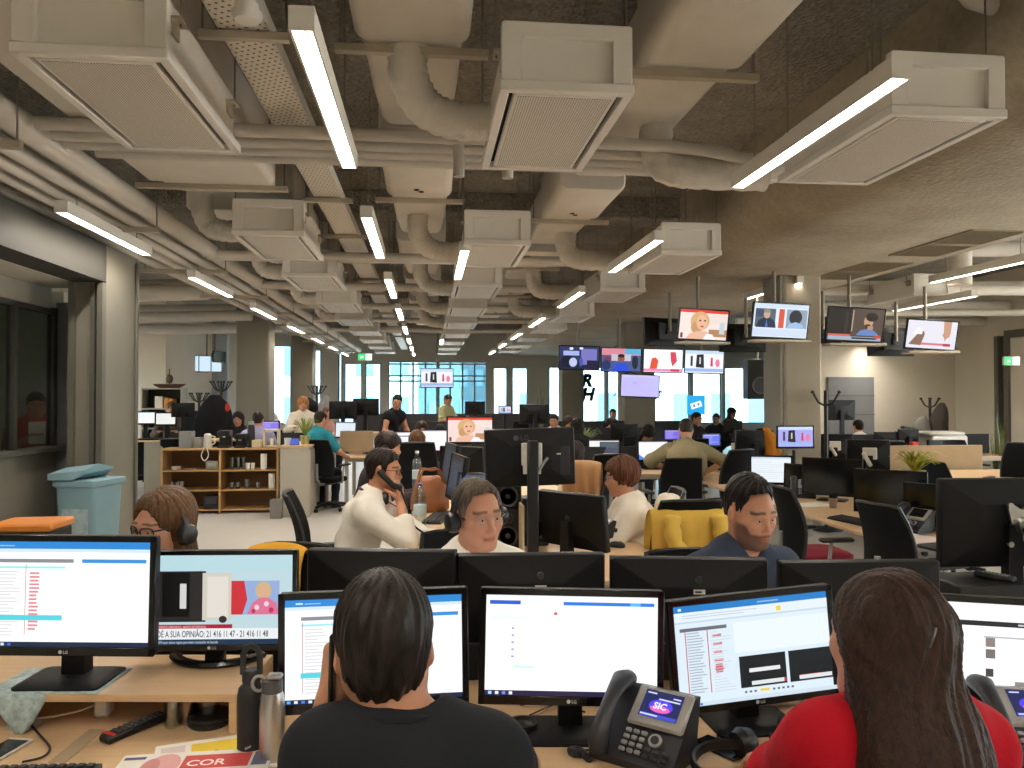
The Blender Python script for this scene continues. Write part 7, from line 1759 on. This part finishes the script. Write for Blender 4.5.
small_box('document_tray', 'black document tray left of the printer', 'tray', (W(915, 445, Y=11.7).x, 11.8, DZ), (.35, .3, .16), '#1a1a1c', lid='#2a2a2e')
paper_stack('pile of grey papers left of the black tray', (W(902, 447, Y=11.6).x, 11.7, DZ), .32, .26, .07, .3, '#9a9a98', n=8)
r = empty('desk_lamp', (W(893, 446, Y=12.2).x, 12.3, DZ), 0, 'dark desk lamp leaning before the white wall', 'lamp'); MB().m(M_blacks).lathe([(.001, 0), (.1, 0), (.1, .02), (.001, .025)], 20).build('base', None, r); MB().m(M_rod).tube([(0, 0, .02), (.15, 0, .22), (.26, 0, .38)], .01, 6).build('arm', None, r); MB().m(M_blacks).box((.36, 0, .4), (.28, .1, .05), .01, (0, .2, 0)).build('lamp_head', None, r)
for i, (px, py) in enumerate(((926, 443), (922, 433))): c = W(px, py, Y=11.3); small_box('red_box', '%s small red box among the papers by the right wall' % ('nearer', 'farther')[i], 'box', (c.x, 11.6 + .3 * i, DZ), (.1, .1, max(.06, c.z - DZ)), '#c8402e')
for (px, Y, rz, lb, s_) in ((1020, 8.2, -.9, 'black office chair at the right edge of the room', 1.08), (950, 6.9, .1, 'low black office chair behind the large monitor back', .98), (966, 11.0, 0, 'small dark blue chair beside the printer', .95)):
    c = W(px, 460, Y=Y); chair(c.x, Y, rz, lb, s_)
c = W(931, 470, Y=8.0); o = chair(c.x, 7.75, .5, 'burgundy chair beside the spider plant', .96)
for ch in KIDS[o.name] if o.name in KIDS else []:
    if ch.name.split('.')[0] in ('backrest', 'seat'): ch.data = ch.data.copy(); ch.data.materials.clear(); ch.data.materials.append(mat('burgundy upholstery', '#5e2028', .9))
cup('pale yellow cup on the bench before the spider plant', W(917, 478, Y=7.9).x, 8.3, DZ, .05, .12, '#d8c84a'); make_bottle('pale bottle beside the spider plant', (W(935, 468, Y=8.0).x, 8.4, DZ), .3, .04, '#e8e0b8', '#d8d0a8')
for i, (px, Y) in enumerate(((1003, 11.5), (997, 11.8))): c = W(px, 470, Y=Y); plant(('tall thin plant at the doorway, nearer', 'tall thin plant at the doorway, farther')[i], (c.x, Y, 0), 1.0 - .15 * i, 9, '#5c6438', '#6a5a48', .12, .12, 12 + i, .3)
# clutter on the far benches
small_box('paper_box', 'open cream box of papers beside the orange jacket', 'box', (W(753, 431, Y=10.2).x, 10.3, DZ), (.42, .3, .3), '#d0c4a4'); 
c = W(769, 440, Y=9.6); hanging_coat('orange jacket hung beside the black monitor back', (c.x, 9.6, 1.28), '#c9802a', .5, .22, .16, seed=5)
c = W(724, 455, Y=9.3); tag(MB().m(M_fab).ball((0, 0, .12), (.2, .14, .12), 16, 10).build('black_bag', None, None, (c.x, 9.7, DZ)), 'black bag on the bench right of the leaning woman', 'bag')
for i, (px, Y, col, lb) in enumerate(((738, 9.8, '#b04a3a', 'red folder pile right of the black bag'), (748, 9.9, '#d8c8a0', 'cream papers right of the red folders'), (475, 7.6, '#d8d2c4', 'paper pile behind the monitor with the pink presenter'))): paper_stack(lb, (W(px, 455, Y=Y).x, Y, DZ), .22, .3, .05, .3 * i, col, n=6)
for i, (px, Y, col, h_, lb) in enumerate(((358, 13.0, '#d8d4cc', .12, 'white box below the pair of monitor backs'), (371, 13.0, '#3a52b0', .1, 'blue box below the pair of monitor backs'), (512, 12.0, '#c9b488', .16, 'cream box left of the monitor with the white cable'), (527, 12.0, '#b8b2a4', .14, 'grey box under the monitor with the white cable'), (385, 12.6, '#d8b49a', .16, 'pink carton beside the standing woman'), (590, 16.0, '#3a4458', .24, 'dark box row before the right far windows'), (601, 16.0, '#c9a070', .18, 'tan box before the right far windows'), (700, 16.0, '#c9b08c', .16, 'tan box below the blue banner'), (672, 16.2, '#c9783a', .2, 'orange box below the blue banner'), (285, 15.9, '#c8bca4', .18, 'cream box by the left window'), (197, 13.5, '#d0b49a', .2, 'pink carton before the coat stand'))):
    small_box('carton', lb, 'box', (W(px, 430, Y=Y).x, Y, DZ), (.26, .2, h_), col)
plant('light green plant left of the far column', (W(584, 425, Y=12.6).x, 12.6, DZ), .5, 50, '#8a9c58', '#8a7a5a', .28, .07, 21)
plant('small twiggy plant on the bench before the far pier', (W(541, 400, Y=16.1).x, 16.1, DZ), .75, 14, '#5a5a48', '#6a5a48', .15, .06, 22, .2)
plant('small green plant beside the monitor with the white cable', (W(519, 420, Y=12.5).x, 12.5, DZ), .3, 26, '#6a7a4a', '#b8a878', .14, .06, 23)
M_scr = mat('dark desk screen felt', '#2a2c30', .9)
for (x0, x1, Y, zt, lb) in ((-.25, 1.45, 11.35, 1.12, 'dark divider on the bench of the brown haired woman'), (1.9, 4.0, 13.05, 1.14, 'dark divider on the bench before the far column'), (-1.0, 1.5, 16.3, 1.15, 'dark divider on the centre bench two rows from the back'), (2.5, 5.5, 16.3, 1.15, 'dark divider on the right bench two rows from the back'), (-2.0, 3.5, 21.3, 1.2, 'dark divider on the back row bench'), (-3.2, -1.7, 13.7, 1.05, 'dark divider behind the lilac monitor'), (5.7, 9.3, 12.1, 1.05, 'dark divider on the grey topped bench'), (1.8, 3.6, 10.0, 1.02, 'dark divider behind the blue photograph screen')):
    tag(MB().m(M_scr).box(((x0 + x1) / 2, Y, (zt + DZ) / 2), (x1 - x0, .03, zt - DZ), .004).build('desk_screen'), lb, 'divider', 'dark desk dividers')
for i, (px, Y, rz) in enumerate(((560, 11.0, PI), (600, 8.6, PI + .2), (640, 11.6, 0), (500, 14.8, PI), (460, 14.6, 0), (180, 12.3, PI), (150, 12.4, PI + .3), (280, 14.3, 0), (760, 14.8, PI), (690, 11.5, PI), (845, 10.7, PI), (880, 10.6, PI), (520, 19.8, PI), (430, 19.8, PI))):
    c = W(px, 450, Y=Y); chair(c.x, Y, rz, 'black office chair in the back half, %s' % ('near the far column', 'behind the auburn haired woman', 'beside the bending person', 'in the centre aisle before the windows', 'under the round hanging television', 'before the far left screens', 'beside the grey post', 'before the left window', 'before the right back windows', 'beyond the leaning woman', 'before the felt panel', 'before the wide dark monitor', 'in the farthest row at the right', 'in the farthest row at the left')[i])
c = W(572, 480, Y=6.6); chair(c.x + .05, 6.6, -1.8, 'black office chair beside the tan coat', 1.05)
c = W(585, 470, Y=7.0); draped('tan coat over a chair behind the black monitor back', W(584, 465, Y=6.9).x, 6.9, -.4, '#a8835f', .34, 1.1, .3, .6, seed=11, name='coat'); extra('person in a cream sweater half hidden by the tan coat', 572, 455, 7.6, -1.4, '#c8957a', 'f', ('long', '#2a1d18'), '#cfc2aa', .2)
